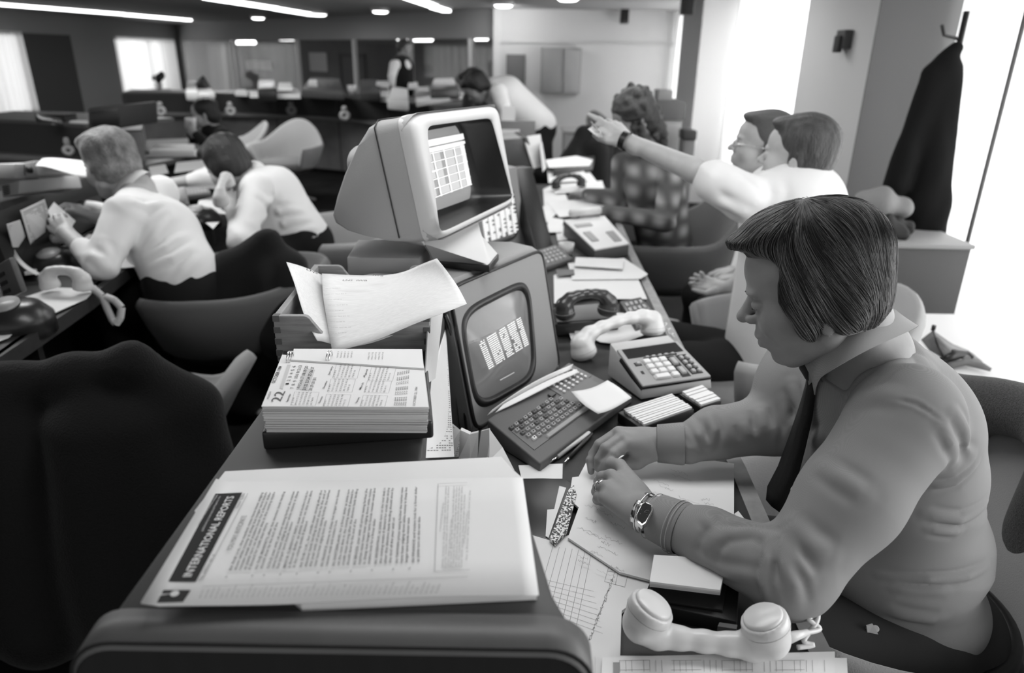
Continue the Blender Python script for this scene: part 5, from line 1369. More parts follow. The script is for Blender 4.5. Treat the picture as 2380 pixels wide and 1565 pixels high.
# odds and ends around the man on the telephone
sheet([(352, 412), (392, 402), (384, 382), (345, 388)], .76, 'grey listing sheet right of the fair-haired man\'s ear', mat=m_paper2)
sheet([(405, 402), (485, 392), (470, 372), (410, 378)], .78, 'speckled grey sheet left of the dark-haired man\'s head', mat=m_paper2)
sheet([(455, 492), (528, 498), (520, 465), (505, 455), (462, 466)], .752, 'white sheet between the cup and the telephone man\'s arm')
sheet([(478, 518), (510, 516), (495, 532)], .752, 'small white triangular slip by the black telephone', 'card')
cpu = empty('paper_cup'); MB().lathe([(.032, 0), (.036, .11), (.033, .11), (.03, .004), (0, .004)], P(428, 488, .745), (-.15, 0, 1), 20).build('cup_wall', M('cup_pale', .45, .6), cpu, smooth=True); T(anchor(cpu), 'tall pale cup standing before the dark-haired man', 'cup')
kd_ = empty('keyboard'); q = pq([(395, 462), (490, 448), (480, 425), (400, 436)], .765)
MB().loft([[p*[1, 1, 0]+[0, 0, DZ+.001] for p in q.c], q.c]).build('keyboard_case', m_greyd, kd_, bevel=.003)
mb = MB()
for j in range(4):
    for i in range(10): q.box(mb, .08+i*.085, .12+j*.2, .145+i*.085, .26+j*.2, 0, .005, .1)
mb.build('letter_keys', m_keym, kd_); T(anchor(kd_), 'dark keyboard behind the tall pale cup', 'keyboard')
ofp = empty('patterned_papers')
curl('crumpled_paper', [[(190, 490, .80), (215, 500, .79), (250, 500, .79)], [(195, 475, .84), (220, 478, .86), (252, 482, .83)], [(200, 466, .82), (225, 468, .80), (250, 474, .80)]], 'crumpled pale paper behind the fair-haired man\'s hands')
bpy.data.objects.remove(ofp)

# ================================================================ counters at the back
def counter(pts, label, ztop=.97, zled=.75, deep=.75, posts=None, ledge=.10):
    e = empty('service_counter'); pts = [V3((p[0], p[1], 0)) for p in pts]; n = len(pts)
    def off(d):
        out = []
        for i in range(n):
            t = unit(pts[min(i+1, n-1)]-pts[max(i-1, 0)]); out.append(pts[i]+np.array([-t[1], t[0], 0])*d)
        return out
    def wall(a, b, z0, z1, name, mat, bev=0):
        A, B = off(a), off(b); mb = MB()
        mb.loft([[A[i]+[0, 0, z0], B[i]+[0, 0, z0], B[i]+[0, 0, z1], A[i]+[0, 0, z1]] for i in range(n)]); return mb.build(name, mat, e, bevel=bev)
    wall(0, .04, zled, ztop, 'upper_panel', M('counter_panel', .045, .7))
    wall(-.01, deep, ztop, ztop+.025, 'counter_top', M('counter_top', .09, .5))
    wall(-ledge, .02, zled-.045, zled, 'ledge', M('counter_ledge', .20, .45), .01)
    wall(.02, .06, .08, zled-.045, 'lower_panel', M('counter_front', .15, .5, var=(6, .15)))
    wall(.08, .12, 0, .08, 'plinth', m_black)
    A = off(-.006); seg = np.array([0]+[np.linalg.norm(b-a) for a, b in zip(pts[:-1], pts[1:])]).cumsum()
    k = int(seg[-1]/.95)
    for j in range(k+1):
        s = seg[-1]*j/k; c = np.array([np.interp(s, seg, [p[i] for p in A]) for i in range(3)])
        t = unit(np.array([np.interp(min(s+.1, seg[-1]), seg, [p[i] for p in A]) for i in range(3)])-np.array([np.interp(max(s-.1, 0), seg, [p[i] for p in A]) for i in range(3)]))
        MB().prism([c-t*.02+[0, 0, zled], c+t*.02+[0, 0, zled], c+t*.02+np.array([-t[1], t[0], 0])*.02+[0, 0, zled], c-t*.02+np.array([-t[1], t[0], 0])*.02+[0, 0, zled]], (0, 0, ztop-zled)).build('panel_post', M('counter_post', .05, .5), e)
        c2 = c+np.array([-t[1], t[0], 0])*.022
        MB().prism([c2-t*.006+[0, 0, .08], c2+t*.006+[0, 0, .08], c2+t*.006+np.array([-t[1], t[0], 0])*.02+[0, 0, .08], c2-t*.006+np.array([-t[1], t[0], 0])*.02+[0, 0, .08]], (0, 0, zled-.13)).build('door_gap', m_rub, e)
    T(anchor(e), label, 'counter'); return e
def smoothpts(px, z, n=24):
    c = np.array([P(u, v, z) for u, v in px]); t = np.linspace(0, 1, len(c)); 
    pf = [np.polyfit(t, c[:, i], min(3, len(c)-1)) for i in range(2)]
    return [(np.polyval(pf[0], s), np.polyval(pf[1], s), 0) for s in np.linspace(0, 1, n)]
cpts = smoothpts([(288, 219), (440, 220), (600, 222), (740, 227), (870, 236), (1000, 250)], .97)
counter(cpts, 'long curved dark counter across the back of the room')
cp2 = smoothpts([(-120, 282), (0, 285), (100, 290), (200, 298)], .97, 12)
counter(cp2, 'dark counter section at the left, nearer than the curved one')
# side unit joining them
su = empty('side_cabinet')
MB().prism([P(u, v, .97) for u, v in ((236, 305), (326, 300), (330, 270), (285, 268))], (0, 0, -.97)).build('cabinet_body', M('counter_front', .055), su, bevel=.004)
MB().prism([P(u, v, .985) for u, v in ((232, 306), (330, 301), (334, 268), (283, 266))], (0, 0, -.014)).build('cabinet_top', M('counter_top', .09), su, bevel=.003)
T(anchor(su), 'wooden side cabinet joining the left counter, papers on top', 'cabinet')
su2 = empty('side_table')
MB().prism([P(u, v, .75) for u, v in ((335, 385), (470, 355), (560, 345), (520, 318), (340, 325))], (0, 0, -.04)).build('table_top', m_cons, su2, bevel=.004)
q = [P(u, v, .75) for u, v in ((345, 382), (465, 354), (515, 322), (345, 328))]
for p in q: MB().box((p[0]-.02, p[1]-.02, 0), (p[0]+.02, p[1]+.02, .71)).build('leg', m_panel, su2)
T(anchor(su2), 'dark table with papers before the seated dark-haired woman', 'table')
sheet([(346, 350), (450, 350), (452, 335), (358, 336)], .80, 'thick white paper stack on the table before the dark-haired woman', th=.03)
sheet([(335, 362), (480, 360), (500, 345), (420, 350), (360, 352)], .765, 'loose white sheets under the paper stack on that table', th=.01)
# pear-shaped fixtures on the panels
def pear(u, v, label, sc=1.0, z=.855):
    c = P(u, v, z); e = empty('hanging_receiver'); n = unit(CPOS-c)*[1, 1, 0]; n = unit(n); sd = np.array([-n[1], n[0], 0]); c = c+n*.03
    up = np.array([0, 0, 1.]); pts = []
    for q in np.linspace(0, 2*pi, 25)[:-1]:
        pts.append(c+sd*.040*sc*sin(q)-up*(.03+.036*cos(q))*sc)
    MB().tube(pts, .026*sc, 8, closed=True).build('ring', M('receiver_pale', .4, .5), e, smooth=True)
    MB().lathe([(0, 0), (.03*sc, .01), (.034*sc, .03), (.024*sc, .055), (0, .06)], c+up*.02*sc, seg=16).build('neck_piece', M('receiver_pale'  , .4), e, smooth=True)
    MB().lathe([(.020*sc, -.03), (.020*sc, .010), (0, .012)], c-up*.03*sc, n, 14).build('dark_centre', m_rub, e, smooth=True)
    T(anchor(e), label, 'receiver', 'pale receivers hung on the counter panels')
for u, v, lab in ((372, 252, 'pale pear-shaped receiver on the counter, leftmost on the curved run'), (535, 252, 'pale pear-shaped receiver just right of the seated dark-haired woman'), (677, 250, 'pale pear-shaped receiver in the middle of the curved counter'), (801, 262, 'pale pear-shaped receiver nearest the cream monitor'), (157, 342, 'pale pear-shaped receiver on the left counter section')):
    pear(u, v, lab, 1.0 if u != 157 else .62)
# equipment on the counters
def lump(name, px, z, th, label, cat, mat, bev=.01, group=None):
    o = slab(px, z, th).build(name, mat, bevel=bev); T(o, label, cat, group); return recenter(o)
crt0 = empty('dark_display'); 
MB().prism([Yp(u, v, 4.75) for u, v in ((205, 300), (284, 298), (280, 243), (202, 252))], (.05, .4, 0)).build('cabinet_box', M('display_case', .03, .6), crt0, bevel=.015)
MB().prism([Yp(u, v, 4.74) for u, v in ((212, 292), (276, 290), (272, 254), (209, 260))], (0, .02, 0)).build('screen', m_rub, crt0, bevel=.004)
MB().prism([Yp(u, v, 4.9) for u, v in ((228, 325), (262, 322), (262, 296), (226, 298))], (0, .12, 0)).build('stand', M('display_case', .03), crt0)
T(anchor(crt0), 'dark display unit standing on the left counter above the fair hair', 'monitor')
lump('flat_device', [(85, 265), (140, 276), (145, 282), (95, 272)], 1.06, .03, 'thin dark device tilted on the left counter', 'device', m_rub, .004)
T(recenter(MB().box(tuple(P(115, 283, .996)+[-.1, 0, 0]), tuple(P(115, 283, .996)+[.12, .15, .05])).build('device_foot', m_rub)), 'dark foot under the tilted device on the left counter', 'device')
for px_, z, lab in [([(120, 288), (145, 288), (143, 282), (124, 282)], 1.0, 'tiny white card on the left counter'),
                    ([(160, 285), (205, 287), (203, 280), (165, 279)], 1.0, 'white papers on the left counter beside the dark display'),
                    ([(240, 300), (285, 302), (280, 290), (245, 292)], 1.0, 'white papers on the wooden side cabinet'),
                    ([(545, 216), (575, 217), (570, 208), (550, 208)], 1.03, 'white papers on the curved counter near its left end'),
                    ([(580, 220), (602, 220), (600, 213), (584, 212)], 1.03, 'second small white paper on the curved counter'),
                    ([(632, 218), (698, 218), (690, 205), (636, 206)], 1.05, 'white paper stack on the curved counter, left of the posts'),
                    ([(645, 203), (680, 203), (676, 192), (648, 192)], 1.12, 'white paper stack higher up behind the counter stack'),
                    ([(716, 197), (738, 198), (736, 186), (718, 186)], 1.12, 'white crumpled paper behind the middle of the curved counter'),
                    ([(862, 224), (902, 226), (905, 206), (866, 206)], 1.05, 'white paper pile on the counter right of the small cup'),
                    ([(874, 196), (905, 198), (904, 188), (876, 188)], 1.12, 'flat white paper behind that pile'),
                    ([(948, 200), (972, 200), (970, 190), (950, 190)], 1.12, 'white paper at the standing man\'s right'),
                    ([(965, 213), (998, 212), (996, 201), (968, 202)], 1.06, 'white paper before the dark box'),
                    ([(1006, 191), (1058, 190), (1054, 181), (1010, 182)], 1.18, 'white paper stack on the dark box at the far counter'),
                    ([(1030, 206), (1068, 204), (1064, 195), (1034, 196)], 1.08, 'white paper below the stacked dark box'),
                    ([(968, 240), (1080, 222), (1075, 212), (965, 228)], 1.03, 'long white sheet on the counter end above the monitor')]:
    o = slab(px_, z, z-.996 if z < 1.1 else .04).build('paper_pile', m_paper); T(o, lab, 'paper'); recenter(o)
for px_, z, th, lab, nm, mt_ in [([(900, 232), (950, 236), (948, 206), (910, 200)], 1.09, .09, 'crumpled white bag on the counter before the standing man', 'paper_bag', m_paper),
                          ([(1000, 206), (1068, 204), (1062, 190), (1004, 191)], 1.14, .13, 'dark box on the far counter under white papers', 'file_box', m_rub),
                          ([(598, 206), (642, 206), (640, 184), (600, 186)], 1.14, .13, 'dark bag on the curved counter beside white papers', 'bag', m_rub),
                          ([(430, 212), (460, 212), (455, 186), (434, 188)], 1.10, .1, 'pale bundle on the counter below the corner window', 'paper_bag', M('bundle', .4, .8)),
                          ([(455, 215), (500, 214), (486, 198), (462, 198)], 1.06, .07, 'white crumpled bundle right of the pale one', 'paper_bag', m_paper),
                          ([(700, 208), (800, 212), (790, 182), (720, 180)], 1.10, .1, 'dark equipment on the curved counter by the glass partition', 'equipment_box', M('equip', .05, .6)),
                          ([(835, 215), (885, 215), (880, 185), (838, 185)], 1.10, .1, 'dark equipment left of the standing man', 'equipment_box', M('equip', .05, .6))]:
    lump(nm, px_, z, th, lab, 'box' if 'box' in nm else 'bag', mt_, .02)
solid_c = solid('dark_cone', [rc(P(470, 210, 1.02), P(472, 180, 1.2), .12, .02, .02)], .012, m_rub); T(solid_c, 'dark cone-shaped cover on the counter below the corner window', 'cover'); recenter(solid_c)
cu3 = empty('paper_cup'); MB().lathe([(.05, 0), (.06, .12), (.055, .12), (.045, .005), (0, .005)], P(819, 221, .997), seg=16).build('cup_wall', m_paper, cu3, smooth=True); T(anchor(cu3), 'white cup on the curved counter left of the white pile', 'cup')
pt = empty('potted_plant'); c = lw(346, 205)+[.25, 0, 0]
MB().lathe([(.06, 0), (.09, .14), (0, .14)], c+[0, 0, -.02], seg=14).build('pot', m_paper2, pt, smooth=True)
o = solid('foliage', [el(c+[0, 0, .22], (.12, .1, .1), .03), el(c+[.05, .1, .28], (.08, .1, .09), .03), waves(.02, 40)], .02, m_rub, pt)
MB().box(tuple(c+[-.2, -.3, -.06]), tuple(c+[.15, .3, -.02])).build('sill_shelf', m_wall, pt)
T(anchor(pt), 'small dark plant before the window left of the room corner', 'plant')
# far right furniture
fc = empty('storage_cabinet')
MB().box(tuple(P(1265, 330, 0)*[1, 0, 0]+[0, 8.2, 0]), (.95, 8.6, .72)).build('cabinet_body', M('cabinet_pale', .36, .6), fc, bevel=.005)
MB().box(tuple(P(1265, 330, 0)*[1, 0, 0]+[-.02, 8.17, .72]), (.97, 8.63, .75)).build('cabinet_top', M('cabinet_pale_top', .55, .5), fc, bevel=.004)
T(anchor(fc), 'pale low cabinet behind the bending man\'s legs', 'cabinet')
fr2 = empty('filing_cabinet'); a = Yp(1520, 235, 6.6); b = Yp(1590, 235, 6.6)
MB().box((a[0], 6.6, .0), (b[0], 7.1, a[2]-.16)).build('cabinet_body', M('filing_grey', .3, .6), fr2, bevel=.005)
MB().box((a[0]-.02, 6.58, a[2]-.16), (b[0]+.02, 7.12, a[2])).build('top_box', M('filing_dark', .1, .6), fr2, bevel=.005)
for z in (.15, .42, .69): MB().box((a[0]+.02, 6.585, z), (b[0]-.02, 6.6, z+.25)).build('drawer', M('filing_drawer', .26, .6), fr2, bevel=.003)
T(anchor(fr2), 'grey filing cabinet with a dark upper box behind the plaid woman', 'cabinet')
bxx = Yp(1548, 222, 6.7); T(recenter(MB().box((bxx[0]-.07, 6.7, a[2]), (bxx[0]+.06, 6.9, a[2]+.09)).build('card_box', M('card_box', .25, .6), bevel=.004)), 'small grey box on top of the filing cabinet', 'box')
wb = empty('waste_bin'); c = Yp(1602, 340, 6.3)
MB().box((c[0]-.05, 6.3, 0), (c[0]+.05, 6.5, c[2]+.05)).build('bin_body', M('bin_grey', .14, .6), wb, bevel=.01)
MB().box((c[0]-.055, 6.29, c[2]+.05), (c[0]+.055, 6.51, c[2]+.13)).build('bin_lid', M('bin_dark', .04, .6), wb, bevel=.01)
T(anchor(wb), 'narrow tall bin with a dark lid beside the long curtain', 'bin')
for u0, v0, u1, v1, yy, lab in ((1400, 370, 1445, 420, 6.3, 'dark gap under the far desk behind the plaid woman'),):
    pass
fd = empty('far_desk')
MB().box((.95, 7.5, .68), (1.85, 8.1, .72)).build('desktop', M('far_desk_top', .6, .5), fd, bevel=.004)
for x, y in ((1.0, 7.55), (1.8, 7.55), (1.0, 8.05), (1.8, 8.05)): MB().box((x-.02, y-.02, 0), (x+.02, y+.02, .68)).build('leg', m_greyd, fd)
T(anchor(fd), 'pale desk near the bright end window', 'desk')
# small chair leg/pad visible under the tables
o = sheet([(1675, 485), (1712, 492), (1712, 522), (1700, 530), (1672, 515)], .022, 'white papers on the floor between the pointing man and the plaid woman', th=.02)
# ================================================================ people
m_skin = M('skin', .25, .5, .35, bump=(900, .08), var=(40, .06))
m_skin2 = M('skin_pale', .42, .5, .35, var=(30, .06))
m_lip = M('lip', .2, .45, .4)
m_hair_d = M('hair_dark', .018, .4, .4, bump=(220, .6, (1, 1, .25)))
m_hair_m = M('hair_mid', .05, .42, .4, bump=(220, .6, (1, 1, .2)), var=(60, .45, (1, 1, .2)))
m_hair_f = M('hair_fair', .19, .5, .3, bump=(120, .5), var=(30, .4))
m_wshirt = M('white_shirt', .74, .8, .15)
m_trs = M('dark_trousers', .014, .9, .15, bump=(300, .2))
def woven(name, v, sc=900, amt=.25):
    mt = M(name, v, .85, .15); nt = mt.node_tree; b = nt.nodes['Principled BSDF']; L = nt.links.new
    tc = nt.nodes.new('ShaderNodeTexCoord'); 
    ws = []
    for ax in ('X', 'Z'):
        w_ = nt.nodes.new('ShaderNodeTexWave'); w_.bands_direction = ax; w_.inputs['Scale'].default_value = sc; w_.inputs['Distortion'].default_value = .6
        L(tc.outputs['Object'], w_.inputs['Vector']); ws.append(w_)
    mu = nt.nodes.new('ShaderNodeMath'); mu.operation = 'MULTIPLY'; L(ws[0].outputs['Fac'], mu.inputs[0]); L(ws[1].outputs['Fac'], mu.inputs[1])
    mr = nt.nodes.new('ShaderNodeMapRange'); mr.inputs[3].default_value = v*(1-amt); mr.inputs[4].default_value = v*(1+amt*1.4); L(mu.outputs[0], mr.inputs[0]); L(mr.outputs[0], b.inputs['Base Color'])
    return mt
m_shirt = woven('checked_shirt_cloth', .26, 300, .10)
def plaid(name, v1, v2, sc):
    mt = M(name, v1, .9, .1); nt = mt.node_tree; b = nt.nodes['Principled BSDF']; L = nt.links.new; tc = nt.nodes.new('ShaderNodeTexCoord'); prev = None
    for ax, s in (('X', sc), ('Z', sc*.9)):
        w_ = nt.nodes.new('ShaderNodeTexWave'); w_.bands_direction = ax; w_.inputs['Scale'].default_value = s; w_.inputs['Distortion'].default_value = 1.2; L(tc.outputs['Object'], w_.inputs['Vector'])
        if prev is None: prev = w_
        else:
            mu = nt.nodes.new('ShaderNodeMath'); mu.operation = 'MULTIPLY'; L(prev.outputs['Fac'], mu.inputs[0]); L(w_.outputs['Fac'], mu.inputs[1])
            mr = nt.nodes.new('ShaderNodeMapRange'); mr.inputs[3].default_value = v1; mr.inputs[4].default_value = v2; L(mu.outputs[0], mr.inputs[0]); L(mr.outputs[0], b.inputs['Base Color'])
    return mt
m_plaid = plaid('plaid_cloth', .09, .34, 3.4)

def hframe(fwd, up):
    f = unit(fwd); u = V3(up); u = unit(u-f*np.dot(u, f)); l = np.cross(u, f); return np.array([f, l, u]).T
class Head:
    def __init__(s, c, fwd, up=(0, 0, 1), sc=1.0): s.c = V3(c); s.R = hframe(fwd, up); s.s = sc
    def w(s, p): return s.c+s.R@(V3(p)*s.s)
    def el(s, c, r, k=.006): return el(s.w(c), V3(r)*s.s, k*s.s, s.R)
    def cut(s, c, r, k=.005): return cut(s.w(c), V3(r)*s.s, k*s.s, s.R)
    def rc(s, a, b, ra, rb, k=.006): return rc(s.w(a), s.w(b), ra*s.s, rb*s.s, k*s.s)
    def face(s, detail=True):
        P_ = [s.el((-.010, 0, .045), (.098, .075, .082), .01), s.el((.045, 0, .048), (.054, .058, .052), .02), s.el((.043, 0, -.025), (.054, .058, .072), .02),
              s.el((.062, .036, -.020), (.026, .024, .030), .015), s.el((.062, -.036, -.020), (.026, .024, .030), .015),
              s.rc((-.002, .052, -.055), (.055, .022, -.086), .022, .018, .02), s.rc((-.002, -.052, -.055), (.055, -.022, -.086), .022, .018, .02),
              s.el((.067, 0, -.088), (.021, .022, .018), .010), s.el((.0785, 0, -.050), (.0245, .030, .030), .012),
              s.el((.089, .020, .027), (.013, .024, .008), .01), s.el((.089, -.020, .027), (.013, .024, .008), .01), s.rc((.010, 0, -.090), (.05, 0, -.086), .018, .018, .015)]
        for y in (.032, -.032): P_.append(s.cut((.107, y, .013), (.013, .020, .010), .010))
        P_ += [s.rc((.094, 0, .014), (.112, 0, -.012), .0078, .0105, .008), s.el((.1155, 0, -.016), (.0115, .0105, .0105), .004)]
        for y in (.0135, -.0135): P_.append(s.el((.102, y, -.020), (.0105, .0055, .0075), .005))
        if detail:
            for y in (.007, -.007): P_.append(s.cut((.108, y, -.0315), (.004, .0028, .004), .002))
        for y in (.031, -.031): P_.append(s.el((.0850, y, .008), (.0115, .0150, .0095), .003))
        P_ += [s.el((.0975, 0, -.0475), (.0080, .023, .0060), .004), s.el((.0955, 0, -.0630), (.0080, .020, .0068), .004), s.cut((.108, 0, -.0555), (.0085, .023, .0008), .0015), s.cut((.100, 0, -.0770), (.008, .016, .0045), .010)]
        for y in (1, -1):
            P_ += [s.el((-.010, y*.077, -.008), (.017, .0085, .030), .004), s.el((-.004, y*.075, -.034), (.010, .006, .010), .003)]
            if detail: P_ += [s.cut((-.004, y*.0865, -.006), (.009, .005, .018), .003), s.cut((.003, y*.084, -.012), (.004, .006, .006), .002)]
        return P_
    def neck(s, base, r=.056): return [rc(s.w((-.032, 0, -.045)), base, r*s.s, r*s.s*1.12, .02)]
def hand(w_, d, n, side=1, curl=.5, s=1.0, spread=.10, thumb=.6):
    """w_ wrist, d towards the fingers, n back of the hand, thumb on side*cross(n,d)"""
    w_, d, n = V3(w_), unit(d), unit(n); n = unit(n-d*np.dot(n, d)); t = np.cross(n, d)*side; P_ = []
    K = []
    for i, (o, L) in enumerate(((.030, .088), (.010, .092), (-.010, .088), (-.028, .080))):
        k = w_+d*L*s+t*o*s+n*.004*s*(1-abs(i-1.2)); K.append(k); P_.append(rc(w_+t*o*.55*s+d*.01*s, k, .0135*s, .0115*s, .008*s))
    P_.append(rc(w_-d*.03*s, w_+d*.02*s, .024*s, .022*s, .012*s))
    for i, (k, L, r) in enumerate(zip(K, (.074, .082, .077, .060), (.0092, .0094, .0090, .0080))):
        dd = unit(d+t*(1.3-i)*spread); p = k
        for j, f in enumerate((.46, .30, .24)):
            a = curl*(.55+.45*j) * (1+.08*i); dirv = unit(dd*cos(a*(j+1)*.75)-n*sin(a*(j+1)*.75)); q = p+dirv*L*f*s
            P_.append(rc(p, q, r*s*(1-.08*j), r*s*(.92-.08*j), .003*s)); p = q
    b = w_+t*.028*s+d*.022*s-n*.006*s; m1 = b+unit(d*.75+t*.65-n*.15)*.038*s; m2 = m1+unit(d*.9+t*.3*thumb-n*.35)*.032*s; m3 = m2+unit(d-n*.2)*.024*s
    P_ += [rc(w_+t*.012*s, b, .015*s, .016*s, .008*s), rc(b, m1, .016*s, .012*s, .006*s), rc(m1, m2, .0115*s, .0100*s, .003*s), rc(m2, m3, .0100*s, .008*s, .003*s)]
    return P_
def wr_folds(amp, cs, freq=70, rad=.09, dirs=None):
    """creases gathered around joints"""
    cs = [V3(c) for c in cs]
    def f(p, d):
        g = np.zeros(len(p))
        near = d < .03
        q = p[near]; v = np.zeros(len(q))
        for i, c in enumerate(cs):
            r = q-c; R_ = np.sqrt((r**2).sum(1)); a = V3(dirs[i]) if dirs else V3((.5, .4, .75)); a = unit(a)
            s = (r@a)*freq+1.3*np.sin(q@V3((17, -13, 11))+i)+.8*np.sin(q@V3((-9, 21, 15))*1.3)
            v += np.exp(-(R_/rad)**2)*(1-np.abs(np.sin(s*.5))*1.6)
        g[near] = v; return d-amp*g
    return ('f', f, 0)
def soft(amp, f=14):
    return ('f', lambda p, d: d-amp*np.sin(p@V3((f, f*.6, -f*.8))+2*np.sin(p@V3((f*.5, -f*.4, f*.3)))), 0)

def fold_field(folds):
    """cloth folds: tapered ridges with a valley beside them. folds = [(points, amp, width)]"""
    def f(p, d):
        near = np.abs(d) < .03; q = p[near]; v = np.zeros(len(q))
        for pts, amp, w_ in folds:
            pts = [V3(x) for x in pts]; lo = np.min(pts, 0)-4*w_; hi = np.max(pts, 0)+4*w_
            m_ = ((q > lo) & (q < hi)).all(1)
            if not m_.any(): continue
            qq = q[m_]; best = np.full(len(qq), 9.); tt = np.zeros(len(qq)); n = len(pts)-1
            for i in range(n):
                a, ba = pts[i], pts[i+1]-pts[i]; t = np.clip((qq-a)@ba/(ba@ba), 0, 1); dd = np.sqrt(((qq-a-t[:, None]*ba)**2).sum(1)); k = dd < best; best[k] = dd[k]; tt[k] = (i+t[k])/n
            tp_ = np.sin(np.clip(tt, .02, .98)*pi)**.7; x = best/w_
            v[m_] += amp*tp_*(np.exp(-x*x)-.55*np.exp(-((x-1.7)/.8)**2))
        d = d.copy(); d[near] -= v; return d
    return ('f', f, 0)
def onskin(prims, u, v, d0=.6, d1=1.6, inset=.0):
    """where the ray through a pixel meets a solid"""
    r = ray(u, v); t = np.linspace(d0, d1, 400); f = field([q for q in prims if q[0] != 'f'], CPOS+t[:, None]*r[None]); i = np.argmax(f < 0)
    if f[i] >= 0: return None
    return CPOS+r*(t[i]+inset)
def person(label, H, J, shirt, trousers, hairp, hair_mat, skin=None, h=.006, hs=.007, hh=.006, sleeve='long', folds=.004, torso=None, cat='person', extra_shirt=(), extra_body=(), hands=(), detail=True, shirt_r=1.0, name='person', collar=True, wrist_cut=.93, foldpx=(), fa=.009, fw=.016):
    e = empty(name); skin = skin or m_skin
    nk = V3(J['neck'])
    b = H.face(detail)+[x for x in H.neck(nk)]
    b += [rc(nk, J['chest'], .06, .10, .03), rc(J['chest'], J['pelvis'], .10, .10, .03)]
    for sd in 'LR':
        sh, eb, wr = (V3(J[k+sd]) for k in ('sh', 'el', 'wr'))
        b += [rc(nk, sh, .05, .045, .02), rc(sh, eb, .045, .038, .02), rc(eb, wr, .039, .026, .012)]
    for hp in hands: b += hp
    b += list(extra_body)
    if 'kn' in J: 
        for k in J['kn']: b += [rc(J['pelvis'], k, .07, .05, .02)]
    solid('body', b, h, skin, e)
    # shirt
    r = shirt_r; ch, pv = V3(J['chest']), V3(J['pelvis'])
    s_ = list(torso) if torso else [rc(ch, pv, .15*r, .15*r, .03)]
    for sd in 'LR':
        sh, eb, wr = (V3(J[k+sd]) for k in ('sh', 'el', 'wr'))
        s_ += [rc(nk-[0, 0, .03], sh, .062*r, .070*r, .04)]
        if sleeve == 'long': s_ += [rc(sh, eb, .072*r, .058*r, .02), rc(eb, eb+(wr-eb)*wrist_cut, .058*r, .038*r, .012)]
        else: s_ += [rc(sh, sh+(eb-sh)*.62, .074*r, .066*r, .02)]
    s_ += list(extra_shirt)
    if folds: s_.append(wr_folds(folds, [J['elL'], J['elR'], J['shL'], J['shR'], (ch+pv)/2], 75, .10))
    fl = []
    for pl_ in foldpx:
        pts = []
        for u, v in pl_:
            q_ = onskin(s_, u, v, 1.5, 5.)
            if q_ is not None and (not pts or np.linalg.norm(q_-pts[-1]) < .3): pts.append(q_)
        if len(pts) > 1: fl.append((pts, fa, fw))
    if fl: s_.append(fold_field(fl))
    so = solid('shirt', s_, hs, shirt, e)
    if collar:
        c0 = nk-[0, 0, .0]; ax = unit(H.w((-.032, 0, -.045))-nk)
        MB().lathe([(.064*H.s, -.012), (.062*H.s, .028), (.066*H.s, .033), (.078*H.s, .0), (.082*H.s, -.012)], c0+ax*.012, ax, 28, cap=False).build('collar', shirt, e, smooth=True).matrix_basis = W2L(e)
    if trousers is not None:
        t = [rc(pv-[0, 0, .04], pv-[0, 0, .02], .15*r, .15*r, .03)]
        for i, k in enumerate(J.get('kn', ())):
            k = V3(k); off = (k-pv); t += [rc(pv+off*.12-[0, 0, .03], k, .105, .075, .03)]
            if 'an' in J: t += [rc(k, J['an'][i], .072, .055, .03)]
        solid('trousers', t+[soft(.002, 30)], .009, trousers, e)
        if 'an' in J:
            for i, a in enumerate(J['an']):
                a = V3(a); d = J.get('toe', (1, 0, 0)); d = V3(d)
                solid('shoe', [rc(a-[0, 0, .03], a+d*.17-[0, 0, .06], .045, .035, .02)], .008, m_rub, e)
    ho = solid('hair', hairp(H), hh, hair_mat, e)
    T(e, label, cat)
    return e
def hair_short(H):
    return [H.el((-.018, 0, .062), (.100, .083, .082), .01), H.el((-.045, 0, .02), (.066, .080, .075), .02), H.el((.048, 0, .104), (.050, .058, .022), .02),
            H.el((-.02, .072, .005), (.032, .014, .034), .01), H.el((-.02, -.072, .005), (.032, .014, .034), .01),
            H.cut((.115, 0, .02), (.060, .085, .062), .008), H.cut((-.004, .088, -.014), (.020, .014, .032), .004), H.cut((-.004, -.088, -.014), (.020, .014, .032), .004), H.cut((.03, 0, -.10), (.09, .1, .07), .01),
            wr_folds(.0022, [H.w((-.02, 0, .06))], 260, .14, [H.R[:, 1]])]
def hair_full(H):
    return [H.el((-.018, 0, .060), (.106, .090, .088), .01), H.el((-.045, 0, .0), (.070, .086, .090), .02), H.el((.05, 0, .110), (.060, .070, .034), .02),
            H.el((-.01, .076, .0), (.036, .016, .050), .01), H.el((-.01, -.076, .0), (.036, .016, .050), .01),
            H.cut((.118, 0, .01), (.058, .085, .065), .008), H.cut((.03, 0, -.10), (.09, .1, .06), .01),
            wr_folds(.003, [H.w((-.02, 0, .06))], 200, .16, [H.R[:, 1]])]

# ---------------------------------------------------------------- the man in the foreground
HM = Head((.49, 1.085, 1.157), np.array([-cos(.38), sin(.38), 0])*cos(.34)-np.array([0, 0, sin(.34)]), (0, 0, 1), 1.06)
elL, wrL = P(1838, 1338, .818), P(1508, 1193, .806)
elR, wrR = P(1800, 985, .84), P(1518, 1030, .808)
shL, shR = V3((.585, .945, 1.0)), V3((.60, 1.29, .985))
nkM = V3((.590, 1.100, 1.045))
def pz(u, v, z): return P(u, v, z)
